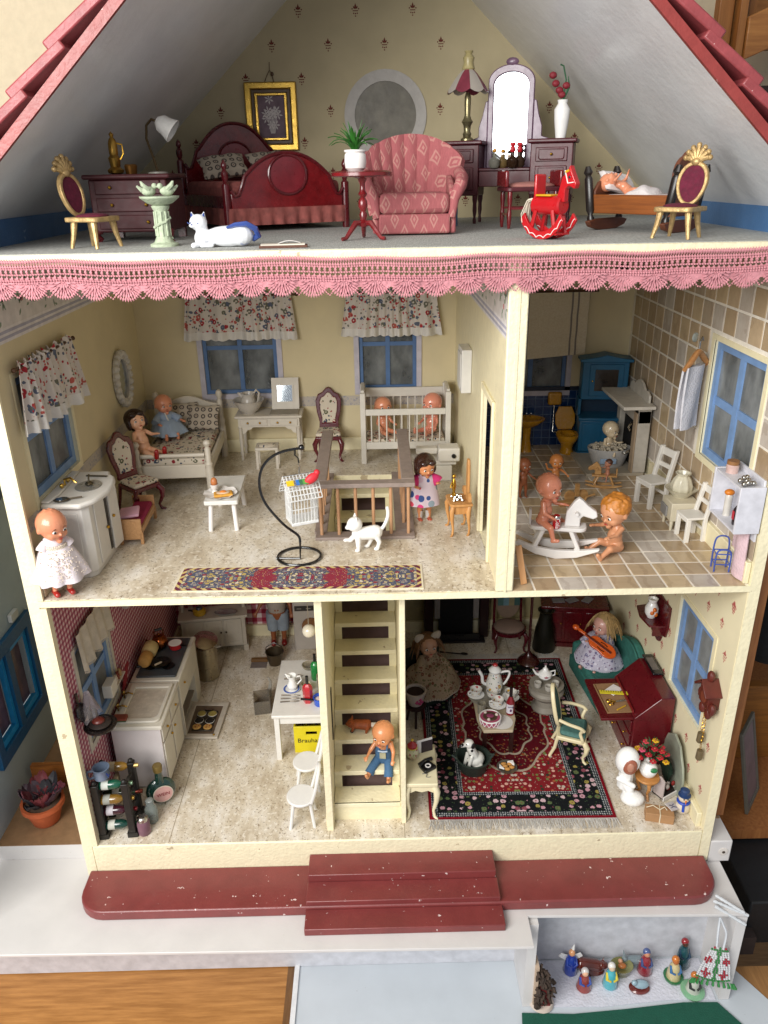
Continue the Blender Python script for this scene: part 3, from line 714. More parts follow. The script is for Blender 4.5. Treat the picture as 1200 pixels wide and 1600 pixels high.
G().tube([(0, 0, .02), (-.04, 0, .2), (-.1, 0, .42), (-.08, 0, .58), (0, -.02, .65), (.07, -.03, .62)], .017, 8).o('arm', P('#4b3a22', .35, .7), t)
mm = Mx.Translation((.07, -.03, .64)) @ Mx.Rotation(R(125), 4, 'Y')
G().lathe([(.05, 0), (.11, .06), (.12, .14), (.155, .24), (.145, .24), (.11, .14), (.05, .03)], n=20, m=mm, cap=False).o('shade', P('#cfccc6', .4, bump=.6, bs=12), t)
# bird bath
t = T('bird_bath', 'pale green stone bird bath on a fluted column at the attic front', 'bird bath', (2.25, .8, ZA))
stn = P('#a9b49a', .7, var=.15, sc_=14, bump=.7, bs=20)
G().lathe([(.17, 0), (.17, .03), (.12, .05), (.10, .09), (.085, .12), (.08, .4), (.1, .43), (.11, .46), (.09, .47)], n=20).o('column', stn, t)
for i in range(9):
    a_ = i*2*PI/9; G().tube([(.085*cos(a_), .085*sin(a_), .12), (.083*cos(a_), .083*sin(a_), .4)], .013, 6).o('flute', stn, t)
g = G(); g.tube([(.1*cos(q*.9), .1*sin(q*.9), .09+.033*q) for q in range(11)], .016, 6); g.o('vine', stn, t)
G().lathe([(.06, .46), (.15, .49), (.23, .55), (.235, .57), (.2, .56), (.12, .53), (.0, .525)], n=28).o('dish', stn, t)
for (x, rz, lb) in ((2.13, 200, 'small stone bird with raised wings on the left of the bird bath rim'), (2.35, 20, 'small stone bird with raised tail on the right of the bird bath rim')):
    q = T('stone_bird', lb, 'bird figure', (x, .8, ZA+.575), rz, 'birds on the bird bath')
    G().ball((0, 0, .05), (.085, .055, .055), 12).o('body', stn, q); G().ball((-.075, 0, .105), .035, 10).o('head', stn, q)
    G().tube([(-.1, 0, .1), (-.135, 0, .095)], [.012, .003], 6).o('beak', stn, q)
    for s in (1, -1): G().tube([(0, s*.035, .07), (.06, s*.06, .12), (.08, s*.05, .16)], [.03, .022, .006], 6).o('wing', stn, q)
    G().tube([(.07, 0, .06), (.13, 0, .11)], [.03, .012], 6).o('tail', stn, q)
# reclining cat
cw = N('white_blue_china'); o_ = cw.xyz(); nn = cw.noise(5, 2)
cat_m = cw.fin(cw.mix(cw.m('MULTIPLY', cw.m('GREATER_THAN', nn, .72), .5), '#e4e6ea', '#5b74b8'), .12, 0, .5, .7)
blu = P('#31488c', .2, coat=.5)
t = T('china_cat', 'white china cat lying down with a blue painted tail at the attic front', 'cat figure', (2.98, .55, ZA))
g = G(); g.ball((.1, 0, .12), (.3, .13, .12), 18); g.ball((.24, 0, .13), (.16, .14, .125), 14); g.ball((-.22, -.01, .10), (.09, .09, .10), 12); g.ball((-.24, -.02, .28), (.105, .1, .095), 16); capsule(g, (-.2, 0, .12), (-.22, 0, .26), .09, .07)
g.ball((-.3, -.1, .25), (.04, .03, .028), 8)
for s in (1, -1): g.tube([(-.24+s*.06, 0, .33), (-.24+s*.075, 0, .4)], [.035, .008], 6)
capsule(g, (-.24, -.06, .03), (-.3, -.12, .03), .035, .035); capsule(g, (-.1, -.09, .03), (-.2, -.13, .03), .035, .03)
blob(g, 'body', cat_m, t, .01, 4)
G().tube([(.38, .03, .08), (.45, .0, .12), (.43, -.05, .2), (.33, -.08, .26), (.2, -.1, .25), (.1, -.1, .22)], [.035, .04, .037, .033, .028, .014], 8).o('tail', blu, t)
for s in (1, -1):
    G().tube([(-.28+s*.05-.02, -.105, .285), (-.28+s*.05, -.118, .272), (-.28+s*.05+.02, -.105, .285)], .006, 5).o('closed_eye', blu, t); G().tube([(-.24+s*.065, -.022, .345), (-.24+s*.075, -.02, .385)], [.02, .005], 5).o('ear_mark', blu, t)
G().ball((-.3, -.13, .262), .01, 6).o('nose', blu, t)
# wooden bed
t = T('double_bed', 'carved dark red wooden bed with two patterned pillows and a frilled valance', 'bed', (2.98, 4.55, ZA), 27)
W2, L2 = .96, 1.2
spread = P('#8a4a44', .85, var=.3, sc_=10, bump=.5, bs=12)
def bedboard(y, h0, h1, name, low):
    pts = []
    for i in range(33):
        x = -W2+.06+(2*W2-.12)*i/32; u = abs(x)/W2
        z = h1-(h1-h0)*(u/.62)**2.2*.75 if u < .62 else (h1-(h1-h0)*.75)-.10*sin(min(1, (u-.62)/.16)*PI/2)-((.25*sin((u-.72)/.28*PI)) if u > .72 else 0)
        pts.append((x, z))
    pts = [(-W2+.06, low), (W2-.06, low)]+pts[::-1]
    o = G().prism(pts, y-.035, y+.035).o(name, mahog, t, bev=.02)
    fr = [p for p in pts[2:]]
    G().tube([(p[0], y-.04, p[1]) for p in fr], .028, 8).o('moulding', dkred, o)
    e = circ(0, (h1+low)/2+.1, .3, .27, 28)
    G().tube([(p[0], y-.045, p[1]) for p in e], .022, 8, closed=True).o('oval_moulding', dkred, o)
    G().prism(circ(0, (h1+low)/2+.1, .28, .25, 28), y-.045, y-.03).o('oval_panel', P('#74222a', .3, var=.2, coat=.4), o)
    for x in (-W2, W2):
        hh = h0+.18
        G().lathe([(.055, 0), (.06, .1), (.06, hh-.28), (.03, hh-.25), (.05, hh-.2), (.055, hh-.12), (.025, hh-.08), (.045, hh-.04), (.04, hh), (.01, hh+.05)], n=12, c=(x, y, 0)).o('post', dkred, t)
bedboard(-L2, .76, 1.08, 'footboard', .28); bedboard(L2, 1.12, 1.60, 'headboard', .28)
for x in (-W2+.03, W2-.03): B(x-.03, -L2, .3, x+.03, L2, .5).o('side_rail', dkred, t, bev=.01)
B(-W2+.05, -L2+.05, .42, W2-.05, L2-.05, .70).o('mattress', spread, t, bev=.08)
g = G()
def vf(u, v):
    d_ = u*(4*W2+2*L2)
    a_ = .02*sin(u*150)*(v+.2)
    y0, y1 = -L2-.0, L2
    if u < .3: x, y = -W2-.02-a_, y1+(y0-y1)*u/.3
    elif u < .7: x, y = -W2+(2*W2)*(u-.3)/.4, y0-.045-a_
    else: x, y = W2+.02+a_, y0+(y1-y0)*(u-.7)/.3
    return V((x, y, .33-.24*v))
g.sheet(vf, 260, 4, .008); g.o('valance', spread, t)
pil = N('ring_print'); vo = pil.vor(7.5, pil.vec(pil.xyz()[0], pil.xyz()[1]), rnd=.15); d0 = vo['Distance']
pilm = pil.fin(pil.mix(pil.m('MULTIPLY', pil.m('GREATER_THAN', d0, .2), pil.m('LESS_THAN', d0, .36)), pil.mix(pil.m('LESS_THAN', d0, .1), '#b3a796', '#6d4a44'), '#58504c'), .9, 0, .1)
def pillow(name, mat, parent, c, d, rot, lift=0):
    g = G(); M = Mx.Translation(c) @ (Mx.Rotation(R(rot[2]), 4, 'Z') @ Mx.Rotation(R(rot[1]), 4, 'Y') @ Mx.Rotation(R(rot[0]), 4, 'X')); n = 12
    def f(sg):
        def fn(u, v):
            a, b_ = 2*u-1, 2*v-1; e = (1-a**4)*(1-b_**4); k = 1-.10*(1-abs(a))*(b_*b_); kk = 1-.10*(1-abs(b_))*(a*a)
            return M @ V((a*d[0]/2*kk, b_*d[1]/2*k, sg*(d[2]/2*e**.5*(.9+.1*sin(a*9+b_*5)))))
        return fn
    g.sheet(f(1), n, n); g.sheet(f(-1), n, n); bmesh.ops.remove_doubles(g.bm, verts=g.bm.verts, dist=.0005); return g.o(name, mat, parent)
p_ = pillow('pillow', pilm, None, (0, 0, 0), (.78, .5, .24), (0, 0, 0)); p_.location = (2.36, 4.85, ZA+.92); p_.rotation_euler = (R(38), R(-6), R(22)); tag(p_, 'ring patterned pillow at the left on the dark red wooden bed', 'pillow', 'pillows on the wooden bed')
p_ = pillow('pillow', pilm, None, (0, 0, 0), (.78, .5, .2), (0, 0, 0)); p_.location = (3.1, 5.25, ZA+.96); p_.rotation_euler = (R(45), R(-4), R(30)); tag(p_, 'ring patterned pillow at the right against the dark red headboard', 'pillow', 'pillows on the wooden bed')
# framed picture on the gable
t = T('framed_picture', 'gilt framed picture of white flowers hanging on the attic back wall', 'picture', (3.08, D-.11, 10.09))
gfr = P('#c8a24a', .3, .85, var=.15)
framed(G(), rect(-.45, 0, .45, 1.08), rect(-.34, .11, .34, .97), -.07, 0).o('outer_frame', gfr, t, bev=.02); framed(G(), rect(-.34, .11, .34, .97), rect(-.28, .17, .28, .91), -.04, 0).o('frame_liner', P('#5c4420', .4), t, bev=.01)
framed(G(), rect(-.28, .17, .28, .91), rect(-.23, .21, .23, .87), -.06, 0).o('inner_frame', gfr, t, bev=.01)
pc = B(-.23, -.02, .21, .23, -.005, .87).o('painting', P('#75606a', .6, var=.3, sc_=6), t)
g = G(); random.seed(5)
for i in range(11):
    x, z = random.gauss(0, .08), .62+random.gauss(0, .09)
    for k in range(6): a_ = k*1.05+i; g.prism([(x, z), (x+.055*cos(a_-.25), z+.055*sin(a_-.25)), (x+.085*cos(a_), z+.085*sin(a_)), (x+.055*cos(a_+.25), z+.055*sin(a_+.25))], -.022-.0004*i, -.02)
for i in range(7): x = -.08+i*.027; g.prism([(x*.4, .28), (x*.4+.01, .28), (x+.012, .55), (x, .55)], -.0215, -.02)
g.o('painted_flowers', P('#cfc8c4', .6, var=.1), pc)
g = G().tube([(-.09, -.01, 1.08), (-.03, -.015, 1.2), (.01, -.015, 1.26), (.04, -.015, 1.2), (.07, -.01, 1.08)], .008, 6); g.tube([(.01, -.015, 1.25), (.015, -.015, 1.38)], .006, 5); g.ball((.05, -.02, 1.2), (.03, .01, .035), 8); g.o('hanging_cord', P('#5a452a'), t)
# book at the edge
t = T('open_book', 'brown book with loose pages lying at the attic floor edge', 'book', (3.75, .3, ZA), 4)
B(-.28, -.09, 0, .28, .09, .03).o('cover', P('#5a3626', .6), t, bev=.006); B(-.26, -.085, .03, .25, .08, .045).o('pages', P('#c9c2b4'), t)
G().sheet(lambda u, v: V((-.06+.26*u, -.06+.1*v, .05+.03*sin(3*u))), 6, 2, .004).o('loose_page', white, t)
# pedestal table with plant
t = T('pedestal_table', 'round dark red pedestal table on three curved feet', 'table', (4.68, 1.25, ZA))
G().lathe([(.36, .0), (.38, .015), (.38, .05), (.34, .07), (0, .07)], n=36, c=(0, 0, .74)).o('tabletop', mahog, t)
G().lathe([(.06, .16), (.075, .2), (.04, .24), (.05, .3), (.035, .34), (.06, .4), (.055, .46), (.03, .5), (.06, .54), (.035, .58), (.03, .66), (.06, .72), (.12, .74)], n=16).o('column', mahog, t)
for a_ in (215, 325, 90):
    d_ = V((cos(R(a_)), sin(R(a_)), 0)); G().tube([d_*.03+V((0, 0, .2)), d_*.12+V((0, 0, .2)), d_*.2+V((0, 0, .11)), d_*.27+V((0, 0, .03)), d_*.33+V((0, 0, .022))], [.035, .04, .032, .026, .024], 8).o('foot', mahog, t)
t = T('potted_plant', 'spiky green plant in a small white ribbed pot on the pedestal table', 'potted plant', (4.6, 1.25, ZA+.81))
G().lathe([(.09, 0), (.125, .03), (.135, .1), (.13, .18), (.115, .2), (.135, .215), (.135, .235), (.12, .235), (.11, .2), (.02, .19)], n=28).o('pot', white, t)
random.seed(2); lf = [P('#2f6a24', .4, var=.3, sc_=5, rnd=.4), P('#7fa33a', .4, var=.2)]
for i in range(34):
    a_ = i*2.4; tilt = .15+.9*(i/34.); L_ = .26+.12*random.random(); d_ = V((cos(a_), sin(a_), 0)); s_ = d_.cross(V((0, 0, 1)))
    def fn(u, v, d_=d_, s_=s_, L_=L_, tilt=tilt): 
        ww = .022*(1-v)**.6*(.6+v); zz = L_*v*cos(tilt*v*1.3); rr = .02+L_*v*sin(tilt*(.3+v)); return d_*rr+V((0, 0, .19+zz))+s_*(2*u-1)*ww+V((0, 0, .006*abs(2*u-1)))
    G().sheet(fn, 2, 6, .003).o('leaf', lf[1] if i % 8 == 3 else lf[0], t)
# armchair
t = T('armchair', 'pink upholstered armchair with a fluted shell back and small diamond print', 'armchair', (5.36, 2.35, ZA), 0)
pinkm = diamonds('#98585a', '#bb8f84', .26, .36)
B(-.48, -.55, .02, .48, .35, .27).o('base', pinkm, t, bev=.03); B(-.47, -.57, .27, .47, .2, .53).o('seat_cushion', pinkm, t, bev=.07)
prev = None
nb = 9
for i in range(nb):
    a0, a1 = R(-62+i*124/nb), R(-62+(i+1)*124/nb)
    def fn(u, v, a0=a0, a1=a1):
        a_ = a0+(a1-a0)*u; h = .72+.56*cos(a_*1.15)**.8 if abs(a_*1.15) < PI/2 else .72
        rx = .56+.19*v; z = .25+(h-.25+.0)*v; puff = .028*sin(PI*u)
        x = sin(a_)*(rx+.02)*1.02; y = .42*cos(a_)+.02+.12*v-.45*(1-cos(a_))*.6
        return V((x*(1+puff*.3), y-puff*cos(a_)*1.2, z))
    g = G(); g.sheet(fn, 6, 12, .1); g.o('back_flute', pinkm, t)
for s in (-1, 1):
    g = G(); g.tube([(s*.5, -.5, .22), (s*.53, -.48, .45), (s*.62, -.42, .62), (s*.66, -.2, .70), (s*.64, .05, .78)], [.05, .07, .085, .085, .08], 12); g.o('arm', pinkm, t)
    g = G(); g.prism([(-.5, .02), (.1, .02), (.15, .75), (-.2, .66), (-.46, .56)], s*.47, s*.56, 'yz'); g.o('side_panel', pinkm, t, bev=.03)
# vanity
t = T('vanity', 'dark mahogany vanity with two drawer pedestals and a tall arched mirror', 'dressing table', (6.95, 4.25, ZA), -17)
mh = P('#4c161e', .42, var=.25, sc_=5, coat=.1)
def pedestal(x):
    b_ = B(x-.32, -.3, .42, x+.32, .3, 1.16).o('pedestal', mh, t, bev=.015); B(x-.37, -.35, 1.16, x+.37, .34, 1.22).o('pedestal_top', mh, t, bev=.02)
    for z0, z1 in ((.90, 1.10), (.50, .84)):
        d_ = B(x-.24, -.325, z0, x+.24, -.3, z1).o('drawer', mh, t, bev=.012)
        G().tube([(p[0], -.33, p[1]) for p in rounded(x-.19, z0+.03, x+.19, z1-.03, .03, 3)], .008, 5, closed=True).o('bead', mh, d_)
        G().ball((x, -.35, (z0+z1)/2), .022, 8).o('knob', brass, d_)
    for a in (-.27, .27):
        for y in (-.25, .25): G().lathe([(.025, 0), (.03, .05), (.02, .1), (.035, .2), (.03, .3), (.042, .36), (.042, .43)], n=10, c=(x+a, y, 0)).o('leg', mh, t)
pedestal(-.72); pedestal(.72)
B(-.4, -.25, .55, .4, .3, .78).o('centre_drawer', mh, t, bev=.01); B(-.4, -.28, .78, .4, .33, .82).o('centre_top', mh, t, bev=.01)
lm = P('#6f5468', .35, var=.12, coat=.3)
o_ = [(-.36, .82), (.36, .82), (.36, 2.05)]+[(.36*cos(R(a)), 2.05+.24*sin(R(a))) for a in range(10, 180, 10)]+[(-.36, 2.05)]
i_ = [(-.27, .9), (.27, .9), (.27, 2.0)]+[(.27*cos(R(a)), 2.0+.18*sin(R(a))) for a in range(10, 180, 10)]+[(-.27, 2.0)]
mf = framed(G(), o_, i_, .18, .26).o('mirror_frame', lm, t, bev=.015); G().prism(i_, .215, .25).o('mirror', mirror_mat(), t)
G().ball((0, .2, 2.32), (.1, .04, .06), 10).o('crest', lm, mf)
for s in (-1, 1): G().prism([(s*.36, .82), (s*.36, 1.8), (s*.40, 1.78), (s*.44, 1.6), (s*.5, 1.42), (s*.5, 1.28), (s*.62, 1.24), (s*.62, 1.16), (s*.40, 1.16), (s*.4, .82)], .2, .26).o('mirror_wing', lm, t, bev=.01)
# table lamp with glass shade
t = T('table_lamp', 'tall brass lamp with a red and clear fringed shade on the left vanity pedestal', 'lamp', (6.32, 4.35, ZA+1.22))
G().lathe([(.1, 0), (.1, .03), (.06, .06), (.07, .1), (.05, .14), (.06, .22), (.09, .27), (.06, .32), (.045, .36), (.05, .5), (.05, .62), (.03, .68)], n=18).o('base', P('#8d8462', .3, .8, var=.2), t)
lr, lc2 = P('#7c3442', .35, var=.2), glassy('#d8cfc4', .2, .5, 'frosted')
for i in range(8):
    a0, a1 = 2*PI*i/8, 2*PI*(i+1)/8
    def fn(u, v, a0=a0, a1=a1):
        a_ = a0+(a1-a0)*u; r = .08+.22*v**.8+(.02*sin(PI*u)*v); return V((r*cos(a_), r*sin(a_), .98-.27*v-.05*sin(PI*u)*v))
    G().sheet(fn, 4, 5, .008).o('shade_panel', lr if i % 2 else lc2, t)
G().lathe([(.05, .95), (.1, 1.0), (.075, 1.08), (.09, 1.15), (.05, 1.2), (.07, 1.24), (.06, 1.24), (.0, 1.0)], n=14).o('chimney', P('#a79a6c', .3, var=.2), t)
# perfume bottles
for i, (x, y, h, col, st_, lb) in enumerate(((6.72, 4.02, .16, '#a9a79a', '#c98a2a', 'clear perfume bottle with an amber stopper in front of the vanity mirror'), (6.86, 4.1, .15, '#a58a5a', '#c98a2a', 'small clear bottle with an orange cap between the perfume bottles'), (6.98, 3.9, .17, '#4a3424', '#b5222c', 'round dark amber bottle with a red heart stopper before the mirror'), (7.1, 3.98, .17, '#5a4434', '#b5222c', 'amber perfume bottle with a red stopper nearest the right pedestal'))):
    q = T('perfume_bottle', lb, 'perfume bottle', (x, y, ZA+.82), 0, 'perfume bottles on the vanity')
    G().lathe([(.06, 0), (.09, .04), (.09, h*.7), (.03, h), (.03, h+.05)], n=14).o('bottle', glassy(col, .1, .35), q)
    G().ball((0, 0, h+.09), (.045, .03, .055) if i > 1 else (.035, .035, .03), 10).o('stopper', P(st_, .2), q)
    if i > 1: G().ball((.0, 0, h+.16), (.05, .03, .03), 8).o('heart', P(st_, .2), q)
t = T('flower_vase', 'white china vase with red flowers on the right vanity pedestal', 'vase', (7.72, 3.98, ZA+1.22))
G().lathe([(.075, 0), (.08, .03), (.11, .25), (.12, .4), (.07, .48), (.08, .53), (.065, .53), (.05, .48), (.0, .3)], n=20).o('vase', porcelain, t)
for i in range(5): x, z = (-.12, -.06, -.17, -.02, .04)[i], (.75, .66, .86, .6, .72)[i]; G().ball((x, 0, z), (.06, .05, .05), 8).o('flower', P('#7e1f2a', .6, bump=.5, bs=20), t)
G().tube([(.0, 0, .5), (.03, 0, .8), (-.02, 0, .98), (-.07, 0, 1.0)], .012, 5).o('stem', P('#2f5a3c'), t); G().tube([(.0, 0, .5), (.08, 0, .7), (.06, 0, .85)], [.01, .02, .004], 5).o('stem', P('#2f5a3c'), t)
# stool
t = T('vanity_stool', 'low mahogany stool with a pink padded seat in front of the vanity', 'stool', (7.1, 3.0, ZA), 6)
G().prism(rounded(-.42, -.26, .42, .26, .1), .50, .56, 'xy').o('seat_frame', mh, t, bev=.015); G().ball((0, 0, .57), (.38, .23, .06), 18).o('cushion', P('#a06a62', .85, bump=.3), t)
for x in (-.34, .34):
    for y in (-.2, .2): G().lathe([(.02, 0), (.03, .08), (.035, .2), (.025, .28), (.04, .4), (.035, .5)], n=10, c=(x, y, 0)).o('leg', mahog, t)
    B(x-.02, -.2, .18, x+.02, .2, .21).o('stretcher', mahog, t)
for y in (-.2, .2): B(-.34, y-.015, .26, .34, y+.015, .29).o('stretcher', mahog, t)
for x in (-.40, .40): B(x-.03, -.24, .56, x+.03, .24, .78).o('arm', mahog, t, bev=.02)
bb = B(5.98, 3.6, ZA, 6.12, 3.75, ZA+.42).o('blue_box', P('#5f7f9c', .6)); tag(bb, 'narrow blue box standing behind the pink armchair', 'box')
# red rocking horse
rr = P('#b3141c', .3, var=.08, coat=.3)
t = T('red_rocking_horse', 'bright red wooden rocking horse with white trim and yellow saddle', 'rocking horse', (6.95, .85, ZA), -55); t.scale = (.88, .88, .92)
for y in (-.13, .13):
    o_ = circ(0, .42, .44, .42, 16, 205, 335); i_ = circ(0, .46, .36, .34, 16, 335, 205) if False else [(p[0]*.82, .10+(p[1])*.93) for p in o_][::-1]
    k = G().prism(o_+i_, y-.02, y+.02).o('rocker', rr, t, bev=.006)
    g = G()
    for j in range(6): a_ = R(222+j*19); g.tube([(.415*cos(a_+q*.055), y-.023, .42+.40*sin(a_+q*.055)+.03*sin(q*PI/6)) for q in range(7)], .006, 5)
    g.o('white_scallop', white, k)
B(-.28, -.13, .06, .28, .13, .085).o('foot_board', rr, t)
for x in (-.19, .19):
    for y in (-.11, .11): G().tube([(x*1.2, y, .08), (x*.8, y*.9, .36)], .03, 6).o('leg', rr, t)
mm = Mx.Translation((0, 0, .42)) @ Mx.Rotation(R(90), 4, 'Y'); G().lathe([(.1, -.26), (.12, -.24), (.12, .24), (.1, .26)], n=20, m=mm).o('body', rr, t)
hp_ = [(.15, .48), (.3, .46), (.3, .62), (.36, .66), (.46, .62), (.49, .68), (.40, .82), (.36, .90), (.33, .84), (.24, .76)]
hh = G().prism(hp_, -.045, .045).o('head', rr, t, bev=.012)
for y in (-.05, .05):
    G().ball((.37, y, .76), (.018, .006, .018), 8).o('eye', black, hh); G().tube([(.29, y, .84), (.35, y, .69), (.45, y, .7)], .008, 5).o('bridle', white, hh); G().tube([(.30, y, .82), (.36, y, .84)], .014, 5).o('brow_band', P('#d7a91e'), hh)
B(-.22, -.1, .5, -.17, .1, .8).o('seat_back', rr, t, bev=.02); B(-.18, -.1, .53, .1, .1, .555).o('seat', P('#c99a1c', .4), t, bev=.01)
random.seed(8); g = G()
for i in range(26): a_ = random.gauss(0, .3); g.tube([(-.25, .04*a_, .5), (-.36, .1*a_, .5-.05*random.random()), (-.42+.05*random.random(), .2*a_, .3+.1*random.random()), (-.40+.05*random.random(), .22*a_, .2)], .007, 4)
g.o('tail', P('#cfc6b4', .9), t)
# cradle
cw1 = wood('#94531f', '#6b3814', 0); cw2 = P('#6b3c26', .45, var=.15)
t = T('cradle', 'wooden rocking cradle with black turned posts and a heart cut in the headboard', 'cradle', (8.46, 1.95, ZA), -50); t.scale = (1.35, 1, 1)
for y in (-.3, .3): 
    G().prism([(-.46, .46), (.42, .46), (.38, .22), (-.42, .22)], y-.025, y+.025).o('side_board', cw1, t, bev=.01)
B(-.42, -.28, .22, .38, .28, .26).o('bottom_board', cw2, t)
G().prism([(-.3, .22), (.3, .22), (.3, .5), (.2, .62), (0, .68), (-.2, .62), (-.3, .5)], -.47, -.43, 'yz').o('footboard', cw2, t, bev=.01)
o_ = []
for i in range(25):
    a_ = PI*i/24; r_ = 1+.07*abs(sin(a_*3)); o_.append((.34*cos(a_)*r_, .62+.34*sin(a_)*r_))
hbd = G().prism([(-.36, .2), (.36, .2)]+o_, .42, .46, 'yz').o('headboard', cw2, t, bev=.01)
G().prism([(0, .60), (.07, .68), (.06, .73), (.02, .73), (0, .70), (-.02, .73), (-.06, .73), (-.07, .68)], .455, .47, 'yz').o('heart', P('#b9b9b4'), hbd)
for x, y in ((-.5, -.34), (.46, -.34), (-.5, .34), (.46, .34)):
    lean_ = .12*(1 if x > 0 else -1)
    q_ = G().lathe([(.03, 0), (.04, .1), (.025, .14), (.045, .2), (.045, .6), (.03, .64), (.05, .68), (.025, .76)], n=12, m=Mx.Translation((x*.86, y, .06)) @ Mx.Rotation(lean_, 4, 'Y')); q_.o('post', P('#1c1512', .35, coat=.2), t)
for x in (-.42, .42):
    pts = [( -.46, .12), (-.3, .15), (.3, .15), (.46, .12), (.4, .05), (.2, .0), (-.2, .0), (-.4, .05)]
    G().prism(pts, x-.03, x+.03, 'yz').o('rocker', cw2, t, bev=.01)
pw = pillow('cradle_pillow', N('checked_cloth').fin('#d6cfcd', .9), None, (0, 0, 0), (.55, .36, .16), (0, 0, 0)); pw.location = (8.22, 2.42, ZA+.60); pw.rotation_euler = (R(40), R(10), R(20)); tag(pw, 'white and pink checked pillow behind the baby in the cradle', 'pillow')
q=B(-.38,-.24,0,.34,.24,.1).o('cradle_blanket', P('#d0c6c4', .9), None, bev=.03); q.location=(8.46,1.95,ZA+.36); q.rotation_euler=(0,0,R(-50)); q.scale=(1.2,1,1); tag(bpy.data.objects['cradle_blanket'], 'pale blanket inside the wooden cradle under the baby', 'blanket')
d_ = doll('bald baby doll lying on a pillow in the cradle', (8.30, 2.12, ZA+.50), 46, .80, skin1, (((.3, -1, .15), (.1, -1, -.2)), ((-.4, -1, .15), (-.1, -1, -.2))), (((.6, -.4, .5), (0, -.3, 1)), ((-.7, -.3, .4), (0, -.6, .6))), lean=62, hyaw=15, hpitch=-35, vox=.011)
q = G().sheet(lambda u, v: V((-.22+.44*u, -.2+.4*v, .15*sin(PI*u)**.5*sin(PI*v)**.4+.012*sin(u*11+v*7))), 14, 14, .02).o('cradle_cover', P('#d3cccb', .95, var=.05, bump=.6), None); q.location = (8.44, 1.88, ZA+.42); q.rotation_euler = (0, 0, R(-50)); tag(q, 'white quilt over the legs of the baby doll in the cradle', 'quilt')
# ================================================================ MIDDLE FLOOR, BEDROOM
flor = floral('#cfc4b2', ['#8c2f35', '#cfc4b2', '#3c4658', '#56583f', '#cfc4b2'], 9)
flor_c = floral('#cdc5bd', ['#a03038', '#cdc5bd', '#5b6274', '#b05a50', '#cdc5bd', '#6a6a5c'], 8.5, .42)
lacew = P('#d8d4ce', .9, var=.06, bump=.6, bs=60)
rodm = wood('#5a3a22', '#3c2414', 0)
def curtain(label, plane, d, u0, u1, z0, z1, flare, seed, swap=1, rod=True, low=0.):
    """gathered valance hanging off a rod: plane 'y' = back wall, 'x' = side wall"""
    t = T('floral_curtain', label, 'curtain', (0, 0, 0), 0, 'short floral curtains')
    t.location = ((u0+u1)/2, d, z1) if plane == 'y' else (d, (u0+u1)/2, z1); w_ = (u1-u0)/2; h = z1-z0; sgn = -1 if plane == 'y' else swap
    def pos(a, off, z): return V((a, sgn*off, z)) if plane == 'y' else V((sgn*off, a, z))
    def fn(u, v, sg=0.):
        a = (2*u-1)*(w_+flare*v); ph = seed+3*sin(u*7+seed)
        off = .09+.035*sin(u*62+ph)*(1 if v < .12 else .55+.5*v)+.06*v*sin(u*21+seed)+.07*v+sg
        zz = -h*v-low*v*(.5-u)+(.03*sin(u*75+seed) if v < .01 else 0)
        return pos(a, max(off, .03), zz)
    G().sheet(lambda u, v: fn(u, v*.82), 130, 12, .008).o('cloth', flor_c, t)
    def lf_(u, v): p = fn(u, .82+v*(.18-.025*(1-abs(sin(u*40))))); return p
    G().sheet(lf_, 200, 3, .008).o('eyelet_edge', lacew, t)
    g = G(); g.tube([pos(-w_-.1, .09, -.06), pos(w_+.12, .09, -.06)], .022, 8)
    for a in (-w_-.1, w_+.12): g.ball(pos(a, .09, -.06), .035, 8)
    g.o('rod', rodm, t); return t
curtain('wide floral curtain with eyelet edge over the left back window', 'y', D-.01, 1.2, 3.2, 6.76, 7.66, .10, 1.1)
curtain('floral curtain with eyelet edge over the right back window above the crib', 'y', D-.01, 4.28, 5.98, 6.78, 7.66, .14, 2.7)
curtain('floral curtain with eyelet edge bunched over the left side window', 'x', .17, .55, 2.45, 6.62, 7.56, .22, 4.2, 1, low=-.05)
# oval mirror on left wall
t = T('oval_mirror', 'oval mirror in a scalloped white frame on the left wall', 'mirror', (.17, 4.75, 6.35))
g = G(); framed(g, circ(0, 0, .42, .5, 30), circ(0, 0, .27, .36, 30), 0, .07, 'yz')
for i in range(22): a_ = 2*PI*i/22; g.ball((.05, .38*cos(a_), .46*sin(a_)), .07, 8)
g.o('frame', P('#cbc7bf', .6, bump=.4), t); G().prism(circ(0, 0, .28, .37, 30), 0.01, .03, 'yz').o('mirror', mirror_mat(), t)
# corner washstand
t = T('washstand', 'white corner washstand cabinet with a door ajar and brass tap', 'washstand', (.2, .62, ZM))
o_ = [(0, 0), (.50, .0), (.60, .1), (.64, .28), (.66, .95), (.5, 1.22), (0, 1.25)]
cwm = P('#d6d2cb', .45, var=.04)
g = G().prism([(0, 0), (.50, .0), (.58, .09), (.60, .95), (.46, 1.14), (0, 1.16)], .1, 1.1, 'xy'); g.o('cabinet_body', cwm, t, bev=.012)
G().prism([(0, .03), (.47, .03), (.55, .12), (.57, .92), (.44, 1.1), (0, 1.1)], .0, .1, 'xy').o('plinth', cwm, t, bev=.02)
top = G().prism([(-.02, -.06), (.52, -.08), (.60, .02), (.66, .08), (.70, .2), (.76, .42), (.76, .66), (.72, .9), (.66, 1.05), (.58, 1.12), (.54, 1.26), (-.02, 1.26)], 1.1, 1.18, 'xy').o('top', cwm, t, bev=.03)
g = G().prism([(-.02, -.02), (.1, -.02), (.14, .3), (.12, .8), (.1, 1.2), (-.02, 1.22)], 1.18, 1.21, 'xy'); g.o('splash_rim', cwm, t, bev=.02)
